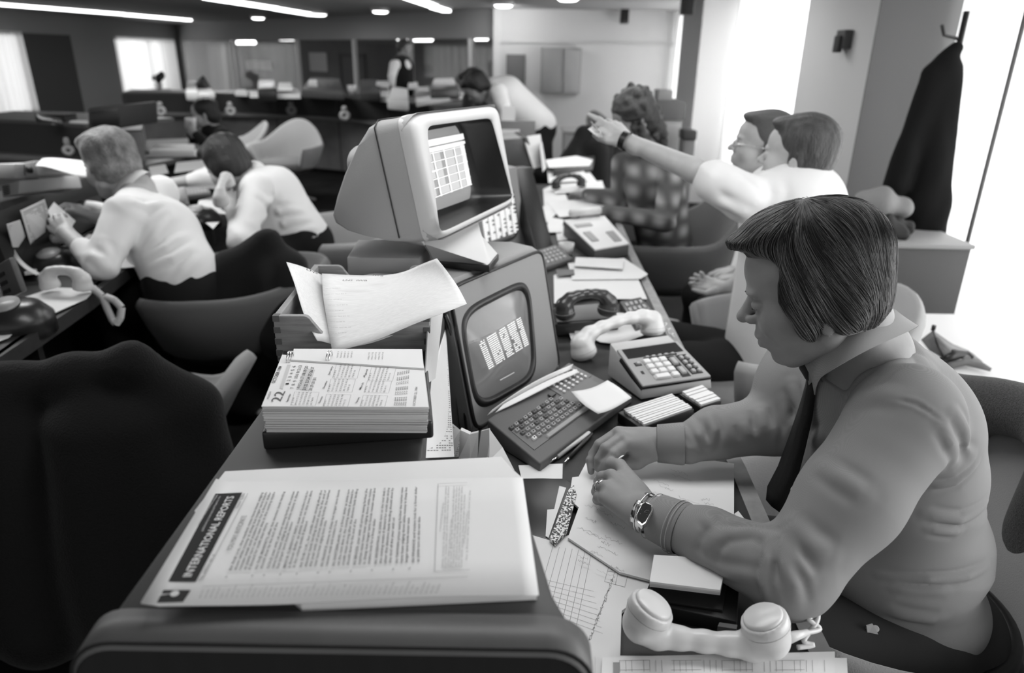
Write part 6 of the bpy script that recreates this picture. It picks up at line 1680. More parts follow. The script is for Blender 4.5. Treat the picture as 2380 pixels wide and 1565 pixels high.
# left hand (watch side)
Lk = [pz(1440, 1082, .812), pz(1420, 1106, .815), pz(1408, 1132, .812), pz(1406, 1158, .803)]
LH = [rc(pz(1540, 1205, .805), pz(1505, 1190, .805), .030, .029, .01)]
for k, o in zip(Lk, ((1498, 1160, .806), (1492, 1178, .808), (1486, 1194, .806), (1482, 1208, .800))): LH.append(rc(pz(*o), k, .0165, .0118, .011))
LH += [rc(pz(1480, 1150, .805), pz(1450, 1115, .806), .017, .015, .012), rc(pz(1455, 1165, .800), pz(1430, 1140, .802), .018, .014, .012)]
fing = [[(1440, 1082, .812), (1420, 1078, .803), (1407, 1092, .783), (1420, 1102, .772)], [(1420, 1106, .815), (1400, 1110, .804), (1392, 1120, .783), (1406, 1128, .771)],
        [(1408, 1132, .812), (1391, 1133, .800), (1386, 1143, .779), (1400, 1150, .769)], [(1406, 1158, .803), (1391, 1156, .792), (1388, 1162, .775), (1400, 1168, .767)]]
for i, f in enumerate(fing):
    q = [pz(*x) for x in f]; r0 = (.0118, .0112, .0105, .0095)[i]
    LH += [rc(q[0], q[1], r0, r0*.98, .0035), rc(q[1], q[2], r0*.96, r0*.86, .003), rc(q[2], q[3], r0*.86, r0*.75, .003)]
LH += [rc(pz(1470, 1130, .797), pz(1440, 1105, .790), .015, .012, .006), rc(pz(1440, 1105, .790), pz(1420, 1098, .785), .011, .009, .004)]
# right hand, fingers pointing down to the left
RH = [rc(pz(1530, 1032, .806), pz(1495, 1030, .808), .030, .027, .01)]
for a, b in (((1500, 1012, .818), (1437, 1006, .832)), ((1500, 1022, .818), (1448, 1018, .830)), ((1500, 1034, .815), (1459, 1032, .824)), ((1500, 1046, .806), (1468, 1044, .812))): RH.append(rc(pz(*a), pz(*b), .0155, .0118, .010))
rf = [[(1459, 1032, .824), (1426, 1056, .812), (1408, 1078, .795), (1398, 1092, .782)], [(1448, 1016, .830), (1408, 1043, .818), (1393, 1068, .797), (1390, 1088, .780)],
      [(1437, 1005, .830), (1394, 1034, .812), (1379, 1056, .792), (1377, 1076, .776)], [(1445, 1012, .818), (1390, 1046, .800), (1372, 1070, .784), (1374, 1096, .768)]]
for i, f in enumerate(rf):
    q = [pz(*x) for x in f]; r0 = (.0108, .0112, .0108, .0096)[i]
    RH += [rc(q[0], q[1], r0*1.02, r0, .0035), rc(q[1], q[2], r0*.98, r0*.88, .003), rc(q[2], q[3], r0*.88, r0*.72, .003)]
RH += [rc(pz(1510, 1052, .797), pz(1478, 1068, .785), .019, .019, .012), rc(pz(1478, 1068, .785), pz(1446, 1080, .782), .018, .012, .008), rc(pz(1446, 1080, .782), pz(1424, 1086, .784), .0115, .0095, .004)]
TO = [el((.650, 1.12, .950), (.128, .205, .105), .04), el((.680, 1.125, .83), (.145, .195, .155), .05), el((.722, 1.125, .67), (.162, .188, .150), .06), el((.755, 1.125, .54), (.160, .182, .095), .04)]
fold = []; folds_m = []
def ridge(pts, r=.006, k=.010, out=None):
    pts = [V3(p) for p in pts]
    for a, b in zip(pts[:-1], pts[1:]): fold.append(rc(a, b, r, r, k))
def sl(a, b, ra, rb, k=.02): return rc(a, b, ra, rb, k)
SLV = [sl(shL, (shL+elL)/2+[.0, -.005, .0], .078, .068, .03), sl((shL+elL)/2+[.0, -.005, .0], elL, .068, .058, .03), sl(elL, elL*.45+wrL*.55, .057, .047, .02), sl(elL*.45+wrL*.55, pz(1592, 1230, .808), .047, .040, .015),
       sl(shR, (shR+elR)/2, .085, .072, .03), sl((shR+elR)/2, elR, .072, .060, .03), sl(elR, elR*.5+wrR*.5, .058, .050, .02), sl(elR*.5+wrR*.5, pz(1600, 1030, .812), .048, .040, .015),
       rc(nkM+[.03, -.05, -.045], shL+[.01, .01, .015], .058, .064, .04), rc(nkM+[.03, .05, -.045], shR+[.01, 0, .015], .058, .064, .04), rc(nkM+[.02, 0, -.06], nkM+[.035, 0, -.02], .085, .062, .03)]
base_sh = TO+SLV
def ridge_px(px, r=.007, k=.010, ins=.004):
    pts = [onskin(base_sh, u, v, inset=ins) for u, v in px]; pts = [p for p in pts if p is not None]
    for a_r, b_r in zip(pts[:-1], pts[1:]):
        if np.linalg.norm(a_r-b_r) < .075: ridge([a_r, b_r], r, k)
def fold_px(px, amp=.005, w_=.009, prims=None):
    pts = []
    for u, v in px:
        p = onskin(prims or base_sh, u, v)
        if p is None: continue
        if pts and np.linalg.norm(p-pts[-1]) > .09: break
        pts.append(p)
    if len(pts) > 1: folds_m.append((pts, amp, w_))
for px_, a_m, w_m in (([(1895, 1038), (1950, 1046), (2020, 1044), (2080, 1033), (2150, 1000)], .007, .010), ([(1905, 1080), (1950, 1110), (2010, 1150)], .005, .012), ([(1890, 1030), (1915, 1000), (1960, 970), (2020, 955)], .006, .011),
            ([(1790, 1245), (1785, 1300), (1775, 1360), (1785, 1400)], .007, .008), ([(1805, 1250), (1825, 1310), (1845, 1360), (1855, 1410)], .007, .009), ([(1822, 1240), (1850, 1300), (1880, 1350)], .005, .009), ([(1700, 1210), (1665, 1250), (1640, 1300)], .004, .010), ([(1790, 1248), (1750, 1236), (1690, 1240), (1650, 1260)], .005, .009),
            ([(1835, 1215), (1880, 1260), (1930, 1295)], .005, .013), ([(1600, 1290), (1680, 1330), (1780, 1350)], .004, .010), ([(1640, 1200), (1660, 1230), (1650, 1270)], .004, .009),
            ([(2120, 1165), (2190, 1178), (2250, 1155), (2292, 1095)], .007, .010), ([(2150, 1195), (2230, 1210), (2296, 1165)], .006, .009), ([(2160, 1230), (2230, 1236), (2298, 1205)], .004, .008),
            ([(2010, 1300), (2100, 1316), (2200, 1318), (2260, 1305), (2298, 1275)], .006, .009), ([(2040, 1335), (2160, 1348), (2250, 1340), (2296, 1315)], .005, .008), ([(2080, 1370), (2200, 1372), (2298, 1340)], .004, .009), ([(2060, 1420), (2180, 1440), (2290, 1410)], .005, .014),
            ([(2185, 985), (2210, 1030), (2222, 1080)], .005, .009), ([(2215, 955), (2245, 1000), (2262, 1060)], .005, .009), ([(2175, 1080), (2230, 1080), (2285, 1040)], .005, .009), ([(2165, 1130), (2220, 1120), (2270, 1080)], .004, .008),
            ([(1985, 935), (2040, 915), (2100, 925)], .004, .014), ([(2060, 850), (2110, 830), (2160, 845)], .005, .013), ([(1960, 930), (2000, 880), (2050, 850)], .005, .012), ([(2090, 800), (2130, 790), (2170, 815)], .004, .010),
            ([(1560, 995), (1578, 1022), (1600, 1050)], .004, .008), ([(1645, 965), (1660, 1000), (1652, 1045)], .006, .008), ([(1600, 975), (1625, 1010), (1648, 1045)], .005, .008), ([(1700, 935), (1725, 980), (1740, 1020)], .005, .010), ([(1740, 905), (1765, 950), (1775, 1000)], .006, .010), ([(1840, 890), (1860, 950), (1845, 1020)], .005, .010), ([(1820, 930), (1835, 990), (1825, 1050)], .004, .009)):
    fold_px(px_, a_m*1.25, w_m*.9)
for px_ in ([(2060, 925), (2130, 940), (2195, 985), (2235, 1050), (2250, 1110), (2245, 1160)], [(1905, 870), (1960, 905), (2000, 935), (2000, 960)], [(2000, 935), (2060, 880), (2110, 850)]): fold_px(px_, -.0022, .0035)
crs0 = fold_field(folds_m)
_F, _B, _N = Yp(1893, 878, 1.075), Yp(2122, 752, 1.10), Yp(1985, 818, .985)
_pn = unit(np.cross(_F-_B, _N-_B)); _pn = _pn if _pn[2] > 0 else -_pn; _pc = (_F+_B)/2
def _trim(p, d):
    q = p-_pc; h_ = q@_pn; rad = np.sqrt(np.maximum((q**2).sum(1)-h_*h_, 0)); m_ = (rad < .125)&(h_ > -.03)
    return np.where(m_, np.maximum(d, h_-.006-np.maximum(rad-.080, 0)*1.2), d)
trimf = ('f', _trim, 0)
crs = wr_folds(.0020, [elL, elR, shL+[.03, 0, -.05], (.80, .98, .66), (.83, 1.0, .80), (elR+wrR)/2], 85, .075, [unit(elL-wrL)+[0, .3, 0], (1, .3, .2), (.7, 0, .7), (.15, 0, 1), (.3, 0, 1), (1, -.2, .3)])
man = empty('person')
bodyM = HM.face(True)+[rc(HM.w((-.036, 0, -.04)), nkM+[.015, 0, -.03], .058, .060, .025), rc(nkM, V3((.66, 1.12, .9)), .07, .11, .03), rc((.66, 1.12, .9), (.77, 1.12, .52), .11, .12, .03),
     rc(nkM, shL, .05, .05, .03), rc(nkM, shR, .05, .05, .03), rc(shL, elL, .05, .042, .02), rc(shR, elR, .05, .042, .02), rc(elL, pz(1540, 1205, .805), .040, .031, .01), rc(elR, pz(1530, 1032, .806), .04, .030, .01)]+LH+RH
solid('body', bodyM, .0028, m_skin, man, 5)
solid('shirt', base_sh+[crs0, crs, trimf], .0032, m_shirt, man, 5)
# cuffs, collar, tie
def cuff(a, b, r0, r1, name='cuff'):
    a, b = V3(a), V3(b); ax = unit(b-a); L = np.linalg.norm(b-a)
    o = MB().lathe([(r0*.97, 0), (r0, .004), (r1, L), (r1-.002, L+.001), (r1-.004, L-.01), (r1-.005, L*.3)], a, ax, 36, cap=False).build(name, m_shirt, man, smooth=True); return o
cuff(pz(1590, 1231, .808), pz(1527, 1203, .806), .0425, .0385)
cuff(pz(1590, 1032, .812), pz(1528, 1031, .807), .041, .0365)
stm = M('shirt_stitching', .42, .8)
def ringline(c, ax, r, name, w=.0007, mat=None):
    ax = unit(ax); a = unit(np.cross(ax, (0, 0, 1))); b = np.cross(ax, a); return MB().tube([V3(c)+(a*cos(q)+b*sin(q))*r for q in np.linspace(0, 2*pi, 41)[:-1]], w, 5, closed=True).build(name, mat or stm, man, smooth=True)
axc = pz(1517, 1199, .806)-pz(1580, 1228, .808)
ringline(pz(1580, 1228, .808)+axc*.02, axc, .0432, 'cuff_seam'); ringline(pz(1580, 1228, .808)+axc*.16, axc, .0428, 'cuff_seam'); ringline(pz(1519, 1200, .806), axc, .0380, 'cuff_seam')
# collar : folded band with a pointed leaf
rows = [[], [], [], [], []]
def ell3(Fp, Bp, Np, q): c = (Fp+Bp)/2; return c+(Fp-c)*cos(q)+(Np-c)*sin(q)
F1, B1_, N1 = Yp(1872, 846, 1.085), Yp(2072, 728, 1.10), Yp(1995, 760, 1.015)
F2, B2_, N2 = Yp(1893, 878, 1.075), Yp(2122, 752, 1.10), Yp(1985, 818, .985)
N1f = (F1+B1_)-N1; N2f = (F2+B2_)-N2
for k in range(61):
    q = (-pi+2*pi*k/60)*.985
    pt = .5+.5*cos(min(1, abs(abs(q)-.46)/.42)*pi)
    u1 = ell3(F1, B1_, N1, q); u2 = ell3(F2, B2_, N2, q); dn_ = unit(u2-u1); out_ = unit(u1-(F1+B1_)/2)
    rows[0].append(u1-out_*.005+V3((.01, 0, -.04))); rows[1].append(u1-out_*.003); rows[2].append(u1+V3((-.001, 0, .002))); rows[3].append(u1+out_*.003+dn_*.002); rows[4].append(u2+dn_*(.010+.020*pt)+out_*.001)
co = MB().loft(rows, cap=False, closed=False).build('collar', m_shirt, man, smooth=True); md = co.modifiers.new('t', 'SOLIDIFY'); md.thickness = .0018
m_tie = M('dark_tie', .012, .55, .3, bump=(700, .3, (1, 3, 1)))
tpx = [(1886, 862, 22), (1884, 900, 26), (1872, 960, 36), (1852, 1030, 44), (1830, 1100, 52), (1806, 1150, 56), (1800, 1180, 50)]
rows = []
for u, v, w_ in tpx:
    c = onskin(TO, u, v); 
    y = 1.10; c = Yp(u, v, 1.10); lft, rgt = Yp(u-w_*.5, v, 1.10), Yp(u+w_*.5, v, 1.10)
    dirw = V3((0.35, -1, 0)); dirw = unit(dirw); W__ = w_/1655*1.1
    rows.append([c+dirw*W__*.75, c+V3((-.006, 0, .002)), c-dirw*W__*.75, c+V3((.006, 0, -.002))])
MB().loft(rows).build('tie', m_tie, man, smooth=True)
solid('tie_knot', [rc(Yp(1880, 852, 1.09), Yp(1884, 872, 1.09), .016, .011, .005)], .003, m_tie, man)
solid('trousers', [el((.80, 1.125, .47), (.175, .190, .105), .03), rc((.74, 1.02, .50), (.36, .97, .53), .100, .082, .04), rc((.74, 1.23, .50), (.36, 1.24, .53), .100, .082, .04), rc((.36, .97, .53), (.34, .98, .10), .075, .055, .04), rc((.36, 1.24, .53), (.34, 1.24, .10), .075, .055, .04), soft(.002, 35)], .007, M('charcoal_trousers', .035, .9, .15), man)
for y in (.98, 1.24): solid('shoe', [rc((.35, y, .05), (.20, y, .035), .045, .038, .02)], .008, m_rub, man)
bl = []
for q in np.linspace(0, 2*pi, 49)[:-1]: bl.append((.790+.178*cos(q), 1.125+.190*sin(q), .495+.0*cos(q)))
MB().tube(bl, .016, 8, closed=True, flat=1).build('belt', m_rub, man, smooth=True)
for q_, nm in (((1846, 1139), 'shirt_button'), ((2035, 1462), 'trouser_button')):
    p = onskin(base_sh if nm[0] == 's' else [el((.80, 1.125, .47), (.175, .190, .105), .03), rc((.74, 1.02, .50), (.36, .97, .53), .100, .082, .04)], *q_)
    if p is not None: p = Yp(1846, 1139, 1.03) if nm[0] == 's' else p; MB().lathe([(.006, -.002), (.0058, .002), (.004, .0015), (0, .0015)], p, CPOS-p, 14).build(nm, m_phone, man, smooth=True)
pp0 = onskin([el((.80, 1.125, .47), (.185, .20, .115), .03), rc((.74, 1.02, .50), (.36, .97, .53), .11, .09, .04)], 2040, 1450)
if pp0 is not None:
    MB().tube([pp0+[-.02, 0, -.01], pp0+[.02, -.01, -.035]], .0035, 8).build('pocket_pen', m_rub, man, smooth=True)
    MB().prism([pp0+[-.022, -.004, .0], pp0+[-.012, -.004, .004], pp0+[.004, -.006, -.022], pp0+[-.016, -.004, -.022]], (0, -.003, 0)).build('pocket_slip', m_paper2, man)
# hair
hairM = [HM.el((-.012, 0, .062), (.098, .086, .078), .01), HM.el((.030, .0, .104), (.066, .064, .036), .02), HM.el((.078, .004, .106), (.034, .046, .010), .010), HM.el((-.042, 0, .010), (.058, .083, .072), .02), HM.el((-.040, 0, -.025), (.040, .070, .034), .02),
         HM.el((.006, .070, .025), (.045, .020, .058), .012), HM.el((.006, -.070, .025), (.045, .020, .058), .012), HM.el((.020, .070, -.022), (.017, .011, .026), .008), HM.el((.020, -.070, -.022), (.017, .011, .026), .008), HM.el((-.03, .074, -.015), (.024, .014, .030), .01), HM.el((-.03, -.074, -.015), (.024, .014, .030), .01),
         HM.cut((.118, 0, .020), (.056, .090, .068), .006), HM.cut((.102, .05, .045), (.062, .050, .044), .008), HM.cut((.092, .066, .062), (.052, .040, .030), .006), HM.cut((.092, -.066, .062), (.052, .040, .030), .006), HM.cut((.102, -.05, .045), (.062, .050, .044), .008), HM.cut((.095, 0, -.06), (.055, .10, .055), .006), HM.cut((-.002, .092, -.040), (.013, .016, .018), .003), HM.cut((-.002, -.092, -.040), (.013, .016, .018), .003), HM.cut((.035, 0, -.095), (.06, .07, .045), .006)]
grooves = ('f', lambda p, d: d-.0020*np.sin(((p-HM.c)@HM.R[:, 0])*170+3*np.sin(((p-HM.c)@HM.R[:, 2])*22)+2*np.sin(((p-HM.c)@HM.R[:, 1])*30)), 0)
hair_o = solid('hair', hairM, .0030, M('brown_hair', .022, .5, .3), man, 5)
def strands(hprims, H, obj_parent, n, flow, mat, name, L=(.03, .075), r=.00038, lift=.0016, seed=1, band=(-9, 9)):
    me = hair_o.data; co = np.empty(len(me.vertices)*3); me.vertices.foreach_get('co', co); co = co.reshape(-1, 3); rg = np.random.default_rng(seed)
    pr_ = [q for q in hprims if q[0] != 'f']; lc0 = (co-H.c)@H.R/H.s; az = np.arctan2(lc0[:, 1], lc0[:, 0]+.01); cl = np.sin(lc0[:, 0]*240+4*np.sin(lc0[:, 2]*18)+3*np.sin(lc0[:, 1]*25))+.5*np.sin(lc0[:, 0]*520+lc0[:, 1]*140+2*np.sin(lc0[:, 2]*40)); pool = np.where(cl > band[0])[0]; pool = pool[cl[pool] < band[1]]; idx = pool[rg.integers(0, len(pool), n)]; p = co[idx].copy()
    def grad(p):
        e_ = .002; g = np.stack([field(pr_, p+np.eye(3)[i]*e_)-field(pr_, p-np.eye(3)[i]*e_) for i in range(3)], 1); return g/(np.linalg.norm(g, axis=1, keepdims=True)+1e-9)
    Ls = rg.uniform(L[0], L[1], n); K = 12; paths = [None]*K; jit = rg.normal(0, .05, (n, 3))+.16*np.sin(np.stack([((co[idx]-H.c)@H.R)[:, 0]*55, ((co[idx]-H.c)@H.R)[:, 2]*48+1, ((co[idx]-H.c)@H.R)[:, 1]*60+2], 1))
    for k in range(K):
        g = grad(p); d = field(pr_, p); tgt = lift*(.2+rg.random(n)*.1+.8*sin(pi*min(k/(K-1), .85)))
        p = p-g*(d-tgt)[:, None]; paths[k] = p.copy()
        loc = (p-H.c)@H.R/H.s; f = flow(loc)+jit; f = f@H.R.T; f = f-g*(f*g).sum(1, keepdims=True); f /= np.linalg.norm(f, axis=1, keepdims=True)+1e-9
        p = p+f*(Ls/(K-1))[:, None]
    Pth = np.stack(paths, 1); seg = 3; V = []; F = []
    t = np.gradient(Pth, axis=1); t /= np.linalg.norm(t, axis=2, keepdims=True)+1e-9; ref = np.array([.3, .5, .8]); a = np.cross(t, ref); a /= np.linalg.norm(a, axis=2, keepdims=True)+1e-9; b = np.cross(t, a)
    rad = r*np.array([.5, .8, 1, 1, 1, 1, 1, .95, .9, .75, .5, .15])[None, :, None]
    rings = np.stack([Pth+rad*(a*cos(2*pi*j/seg)+b*sin(2*pi*j/seg)) for j in range(seg)], 2)
    V = rings.reshape(-1, 3); base = (np.arange(n)*K*seg)[:, None, None, None]
    kk = np.arange(K-1)[None, :, None, None]; jj = np.arange(seg)[None, None, :, None]
    q = np.concatenate([base+kk*seg+jj, base+kk*seg+(jj+1) % seg, base+(kk+1)*seg+(jj+1) % seg, base+(kk+1)*seg+jj], 3).reshape(-1, 4)
    m2 = bpy.data.meshes.new(name); m2.vertices.add(len(V)); m2.vertices.foreach_set('co', V.ravel()); m2.loops.add(q.size); m2.loops.foreach_set('vertex_index', q.ravel().astype(np.int32))
    m2.polygons.add(len(q)); m2.polygons.foreach_set('loop_start', np.arange(len(q))*4); m2.polygons.foreach_set('loop_total', np.full(len(q), 4)); m2.update(); m2.validate()
    o = link(name, m2, mat, None, True); o.parent = obj_parent; o['kind'] = 'stuff'; return o
def flowM(l):
    x, y, z = l[:, 0], l[:, 1], l[:, 2]
    top = 1/(1+np.exp(-(z-.10)/.012)); frontw = 1/(1+np.exp(-(x-.0)/.03))
    down = np.stack([-.35-.1*x/.1+.9*np.clip((-.02-z)/.04, 0, 1)*.2, np.sign(y)*.4*np.clip(z/.1, 0, 1), -np.ones_like(z)], 1)
    fw = np.stack([np.ones_like(z)*1.0, -.15+0*y, -.25+0*z], 1)
    bk = np.stack([-.8+0*z, np.sign(y)*.6, -.3+0*z], 1)
    w_ = (top*frontw)[:, None]; wb = (top*(1-frontw))[:, None]
    return down*(1-w_-wb)+fw*w_+bk*wb
strands(hairM, HM, hair_o, 7000, flowM, M('hair_strand_dark', .020, .42, .35), 'dark_strands', seed=2, band=(-9, .2), L=(.04, .10), lift=.0012)
strands(hairM, HM, hair_o, 5000, flowM, M('hair_strand_mid', .055, .38, .4), 'brown_strands', seed=3, r=.00036, band=(-.4, 9), L=(.05, .11), lift=.0026)
strands(hairM, HM, hair_o, 1500, flowM, M('hair_strand_light', .16, .35, .45), 'light_strands', seed=4, r=.00032, band=(.5, 9), L=(.05, .11), lift=.0036)
# brow, lashes
for y in (.030, -.030):
    q_ = 1 if y > 0 else -1
    MB().tube([HM.w((.1020, .012*q_, .0265)), HM.w((.1000, .026*q_, .0300)), HM.w((.0910, .042*q_, .0270))], [.0010, .0022, .0008], 6, flat=.6).build('eyebrow', m_hair_m, man, smooth=True)
    MB().tube([HM.w((.0945, .018*q_, .0030)), HM.w((.0970, .030*q_, .0015)), HM.w((.0880, .043*q_, .0030))], [.0004, .0009, .0005], 5).build('eyelashes', m_hair_d, man, smooth=True)
# wristwatch and ring : worn things
wt = empty('wristwatch')
wq = [pz(1474, 1206, .838), pz(1496, 1226, .838), pz(1522, 1177, .842), pz(1495, 1163, .842)]
cw = sum(wq)/4; nw = unit(np.cross(wq[1]-wq[0], wq[3]-wq[0])); nw = nw if nw[2] > 0 else -nw
oct_ = []
for i in range(4):
    a, b = wq[i], wq[(i+1) % 4]; oct_ += [a*.80+b*.20, a*.20+b*.80]
oct_ = [p-nw*np.dot(p-cw, nw) for p in oct_]
MB().prism([p-nw*.008 for p in oct_], nw*.008).build('watch_case', m_chrome, wt, bevel=.0008)
MB().prism([cw+(p-cw)*.86+nw*.0004 for p in oct_], nw*.0008).build('dial', M('watch_dial', .02, .08, .6), wt)
mb = MB(); e1 = unit(wq[1]-wq[0]); e2 = np.cross(nw, e1)
for a in (0, pi/2, pi, 3*pi/2): 
    d = e1*cos(a)+e2*sin(a); mb.tube([cw+nw*.0014+d*.0065, cw+nw*.0014+d*.0085], .0003, 4)
mb.tube([cw+nw*.0015, cw+nw*.0015+e1*.004+e2*.003], .0004, 4).tube([cw+nw*.0015, cw+nw*.0015-e1*.002+e2*.007], .0003, 4)
mb.build('watch_hands', m_chrome, wt)
axw = unit(wrL-elL); pc = pz(1500, 1193, .806); aa = unit(nw-axw*np.dot(nw, axw)); bb_ = np.cross(axw, aa)
MB().tube([pc+(aa*cos(q)*.0330+bb_*sin(q)*.0335) for q in np.linspace(0, 2*pi, 41)[:-1]], .0016, 6, closed=True).build('strap', m_chrome, wt, smooth=True)
rows = [[pc+axw*o+(aa*cos(q)*.0325+bb_*sin(q)*.0330) for q in np.linspace(.35, 2*pi-.35, 30)] for o in (-.008, -.003, .003, .008)]
st_ = MB().loft(rows, cap=False, closed=False).build('bracelet', m_chrome, wt, smooth=True); md = st_.modifiers.new('t', 'SOLIDIFY'); md.thickness = .002
T(anchor(wt), 'steel wristwatch with a dark eight-sided dial on the seated man\'s left wrist', 'watch')
rg_ = empty('finger_ring'); ra_, rb_ = pz(1408, 1132, .812), pz(1391, 1133, .800); ax_ = unit(rb_-ra_); c_r = ra_*.30+rb_*.70; a1 = unit(np.cross(ax_, (0, 1, .2))); b1 = np.cross(ax_, a1)
MB().tube([c_r+(a1*cos(q)+b1*sin(q))*.0112 for q in np.linspace(0, 2*pi, 25)[:-1]], .0016, 6, closed=True).build('band', m_chrome, rg_, smooth=True)
p = Yp(1846, 1139, 1.03) if nm[0] == 's' else p; MB().lathe([(.006, -.002), (.0065, .002), (0, .003)], c_r+[0, -.002, .0118], (-.2, -.2, 1), 10).build('stone', m_chrome, rg_, smooth=True)
T(anchor(rg_), 'ring on the seated man\'s left hand', 'ring')
T(man, 'man in a grey shirt and dark tie bowed over papers, hands together on the desk', 'person')
# ================================================================ the other people
def JJ(**k): return {a: (V3(b) if not isinstance(b, list) else [V3(x) for x in b]) for a, b in k.items()}
D = Dp
# man pointing across the desk, short white sleeves
H = Head(D(1855, 372, 2.25), (-.80, .58, .05), (.0, .0, 1), 1.02)
J = JJ(neck=D(1845, 440, 2.27), chest=D(1830, 520, 2.32), pelvis=(.95, 2.36, .50), shL=D(1735, 462, 2.22), elL=D(1612, 395, 2.27), wrL=D(1462, 330, 2.36),
       shR=D(1900, 470, 2.42), elR=(.98, 2.62, .75), wrR=P(1690, 668, .66), kn=[(.52, 2.30, .50), (.52, 2.56, .50)], an=[(.50, 2.28, .09), (.50, 2.58, .09)], toe=(-1, 0, 0))
hw = J['wrL']; hd = unit(D(1415, 285, 2.40)-hw)
hnds = [hand(hw, hd, (0.1, -.5, .7), 1, .55, 1.0), [rc(D(1418, 300, 2.38), D(1393, 278, 2.40), .011, .010, .004), rc(D(1393, 278, 2.40), D(1368, 267, 2.40), .010, .008, .004), rc(D(1415, 315, 2.37), D(1396, 302, 2.37), .012, .010, .004), rc(D(1396, 302, 2.37), D(1384, 312, 2.37), .010, .009, .003)],
        hand(P(1680, 668, .66), unit(P(1610, 655, .66)-P(1680, 668, .66)), (.1, .5, -.6), -1, .9, .95)]
pm = person('man in a white short-sleeved shirt seen from behind, arm stretched out pointing', H, J, m_wshirt, m_trs, hair_short, m_hair_m, m_skin2, sleeve='short', hands=hnds, h=.0055,
       torso=[rc(J['chest']+[.02, 0, .05], J['pelvis']+[-.02, 0, .05], .155, .165, .03), rc(J['chest']+[.0, -.06, .06], J['chest']+[.0, .12, .06], .12, .12, .05), rc(J['neck']-[0, 0, .04], J['chest'], .10, .14, .05)],
       foldpx=[[(1680, 420), (1710, 450), (1745, 480)], [(1690, 405), (1730, 440), (1770, 480)], [(1665, 470), (1700, 480), (1740, 500)], [(1800, 420), (1810, 450), (1800, 480)]])
wb_ = D(1452, 327, 2.35); axb = unit(J['elL']-hw); a1 = unit(np.cross(axb, (0, 0, 1))); b1 = np.cross(axb, a1)
o = MB().loft([[wb_+axb*t_+(a1*cos(q)+b1*sin(q))*(.0305+.001*(t_ > 0)) for q in np.linspace(0, 2*pi, 25)[:-1]] for t_ in (-.011, -.009, .009, .011)], cap=False).build('wrist_strap', m_rub, smooth=True)
T(o, 'black watch strap on the pointing man\'s outstretched wrist', 'watch'); recenter(o)
curl('paper_slip', [[(1372, 282, 1.30), (1392, 300, 1.28)], [(1385, 290, 1.285), (1404, 322, 1.255)], [(1366, 300, 1.28), (1392, 322, 1.25)]], 'white crumpled slip in the pointing man\'s hand', 'paper')
# man with glasses behind him
H = Head(D(1772, 345, 2.70), (-.95, .12, .12), (.05, .0, 1), 1.02)
J = JJ(neck=D(1805, 425, 2.80), chest=(1.16, 2.98, .86), pelvis=(1.22, 2.98, .50), shL=(1.08, 2.82, .98), elL=(1.02, 2.86, .74), wrL=(1.0, 3.0, .62), shR=(1.10, 3.16, .98), elR=(1.08, 3.16, .74), wrR=(1.02, 3.12, .62), kn=[(.85, 2.86, .5), (.85, 3.08, .5)], an=[(.85, 2.86, .09), (.85, 3.08, .09)], toe=(-1, 0, 0))
gm = person('man with thin glasses looking left, just behind the pointing man', H, J, m_wshirt, m_trs, hair_short, M('hair_light_brown', .09, .45, .35, bump=(200, .5)), m_skin2, hands=[hand(J['wrL'], (-1, .2, -.2), (0, 0, 1), 1), hand(J['wrR'], (-1, -.2, -.2), (0, 0, 1), -1)])
gl = empty('spectacles')
for y in (.033, -.033):
    MB().tube([H.w((.108, y+.024*cos(q), .002+.020*sin(q))) for q in np.linspace(0, 2*pi, 21)[:-1]], .0011, 5, closed=True).build('rim', m_chrome, gl, smooth=True)
    MB().tube([H.w((.108, y*1.73, .006)), H.w((.05, y*2.2, .008)), H.w((-.01, y*2.45, .006))], .0011, 5).build('temple', m_chrome, gl, smooth=True)
MB().tube([H.w((.108, .009, .006)), H.w((.112, 0, .008)), H.w((.108, -.009, .006))], .0011, 5).build('bridge', m_chrome, gl, smooth=True)
T(anchor(gl), 'thin metal glasses worn by the man behind the pointing one', 'glasses')
# woman in plaid
def hair_curly(H):
    r = random.Random(5); L = [H.el((-.018, 0, .060), (.112, .098, .092), .01), H.el((-.055, 0, -.01), (.075, .100, .085), .02), H.el((-.075, 0, -.09), (.055, .095, .075), .02), H.el((-.085, 0, -.15), (.045, .075, .055), .02),
         H.cut((.120, 0, .0), (.056, .075, .072), .008), H.cut((.06, 0, -.11), (.09, .075, .07), .01)]
    for i in range(60):
        a = r.uniform(-2.6, 2.6)+pi; z = r.uniform(-.17, .14); rr = .088*sqrt(max(.2, 1-(max(0, z-.05)/.12)**2))
        L.append(H.el((-.03+cos(a)*rr*1.1, sin(a)*rr*1.05, z), (.018, .018, .022), .01))
    L.append(wr_folds(.004, [H.w((-.04, 0, 0))], 150, .2, [H.R[:, 2]])); return L
H = Head(D(1474, 278, 3.55), (-.80, -.28, -.42), (.0, .0, 1), 1.0)
J = JJ(neck=D(1508, 348, 3.64), chest=D(1520, 430, 3.68), pelvis=(.82, 3.76, .50), shL=D(1562, 402, 3.52), elL=D(1545, 515, 3.46), wrL=P(1400, 492, .79), shR=D(1450, 385, 3.80), elR=D(1440, 462, 3.85), wrR=P(1360, 452, .79), kn=[(.42, 3.66, .5), (.42, 3.86, .5)], an=[(.42, 3.66, .09), (.42, 3.86, .09)], toe=(-1, 0, 0))
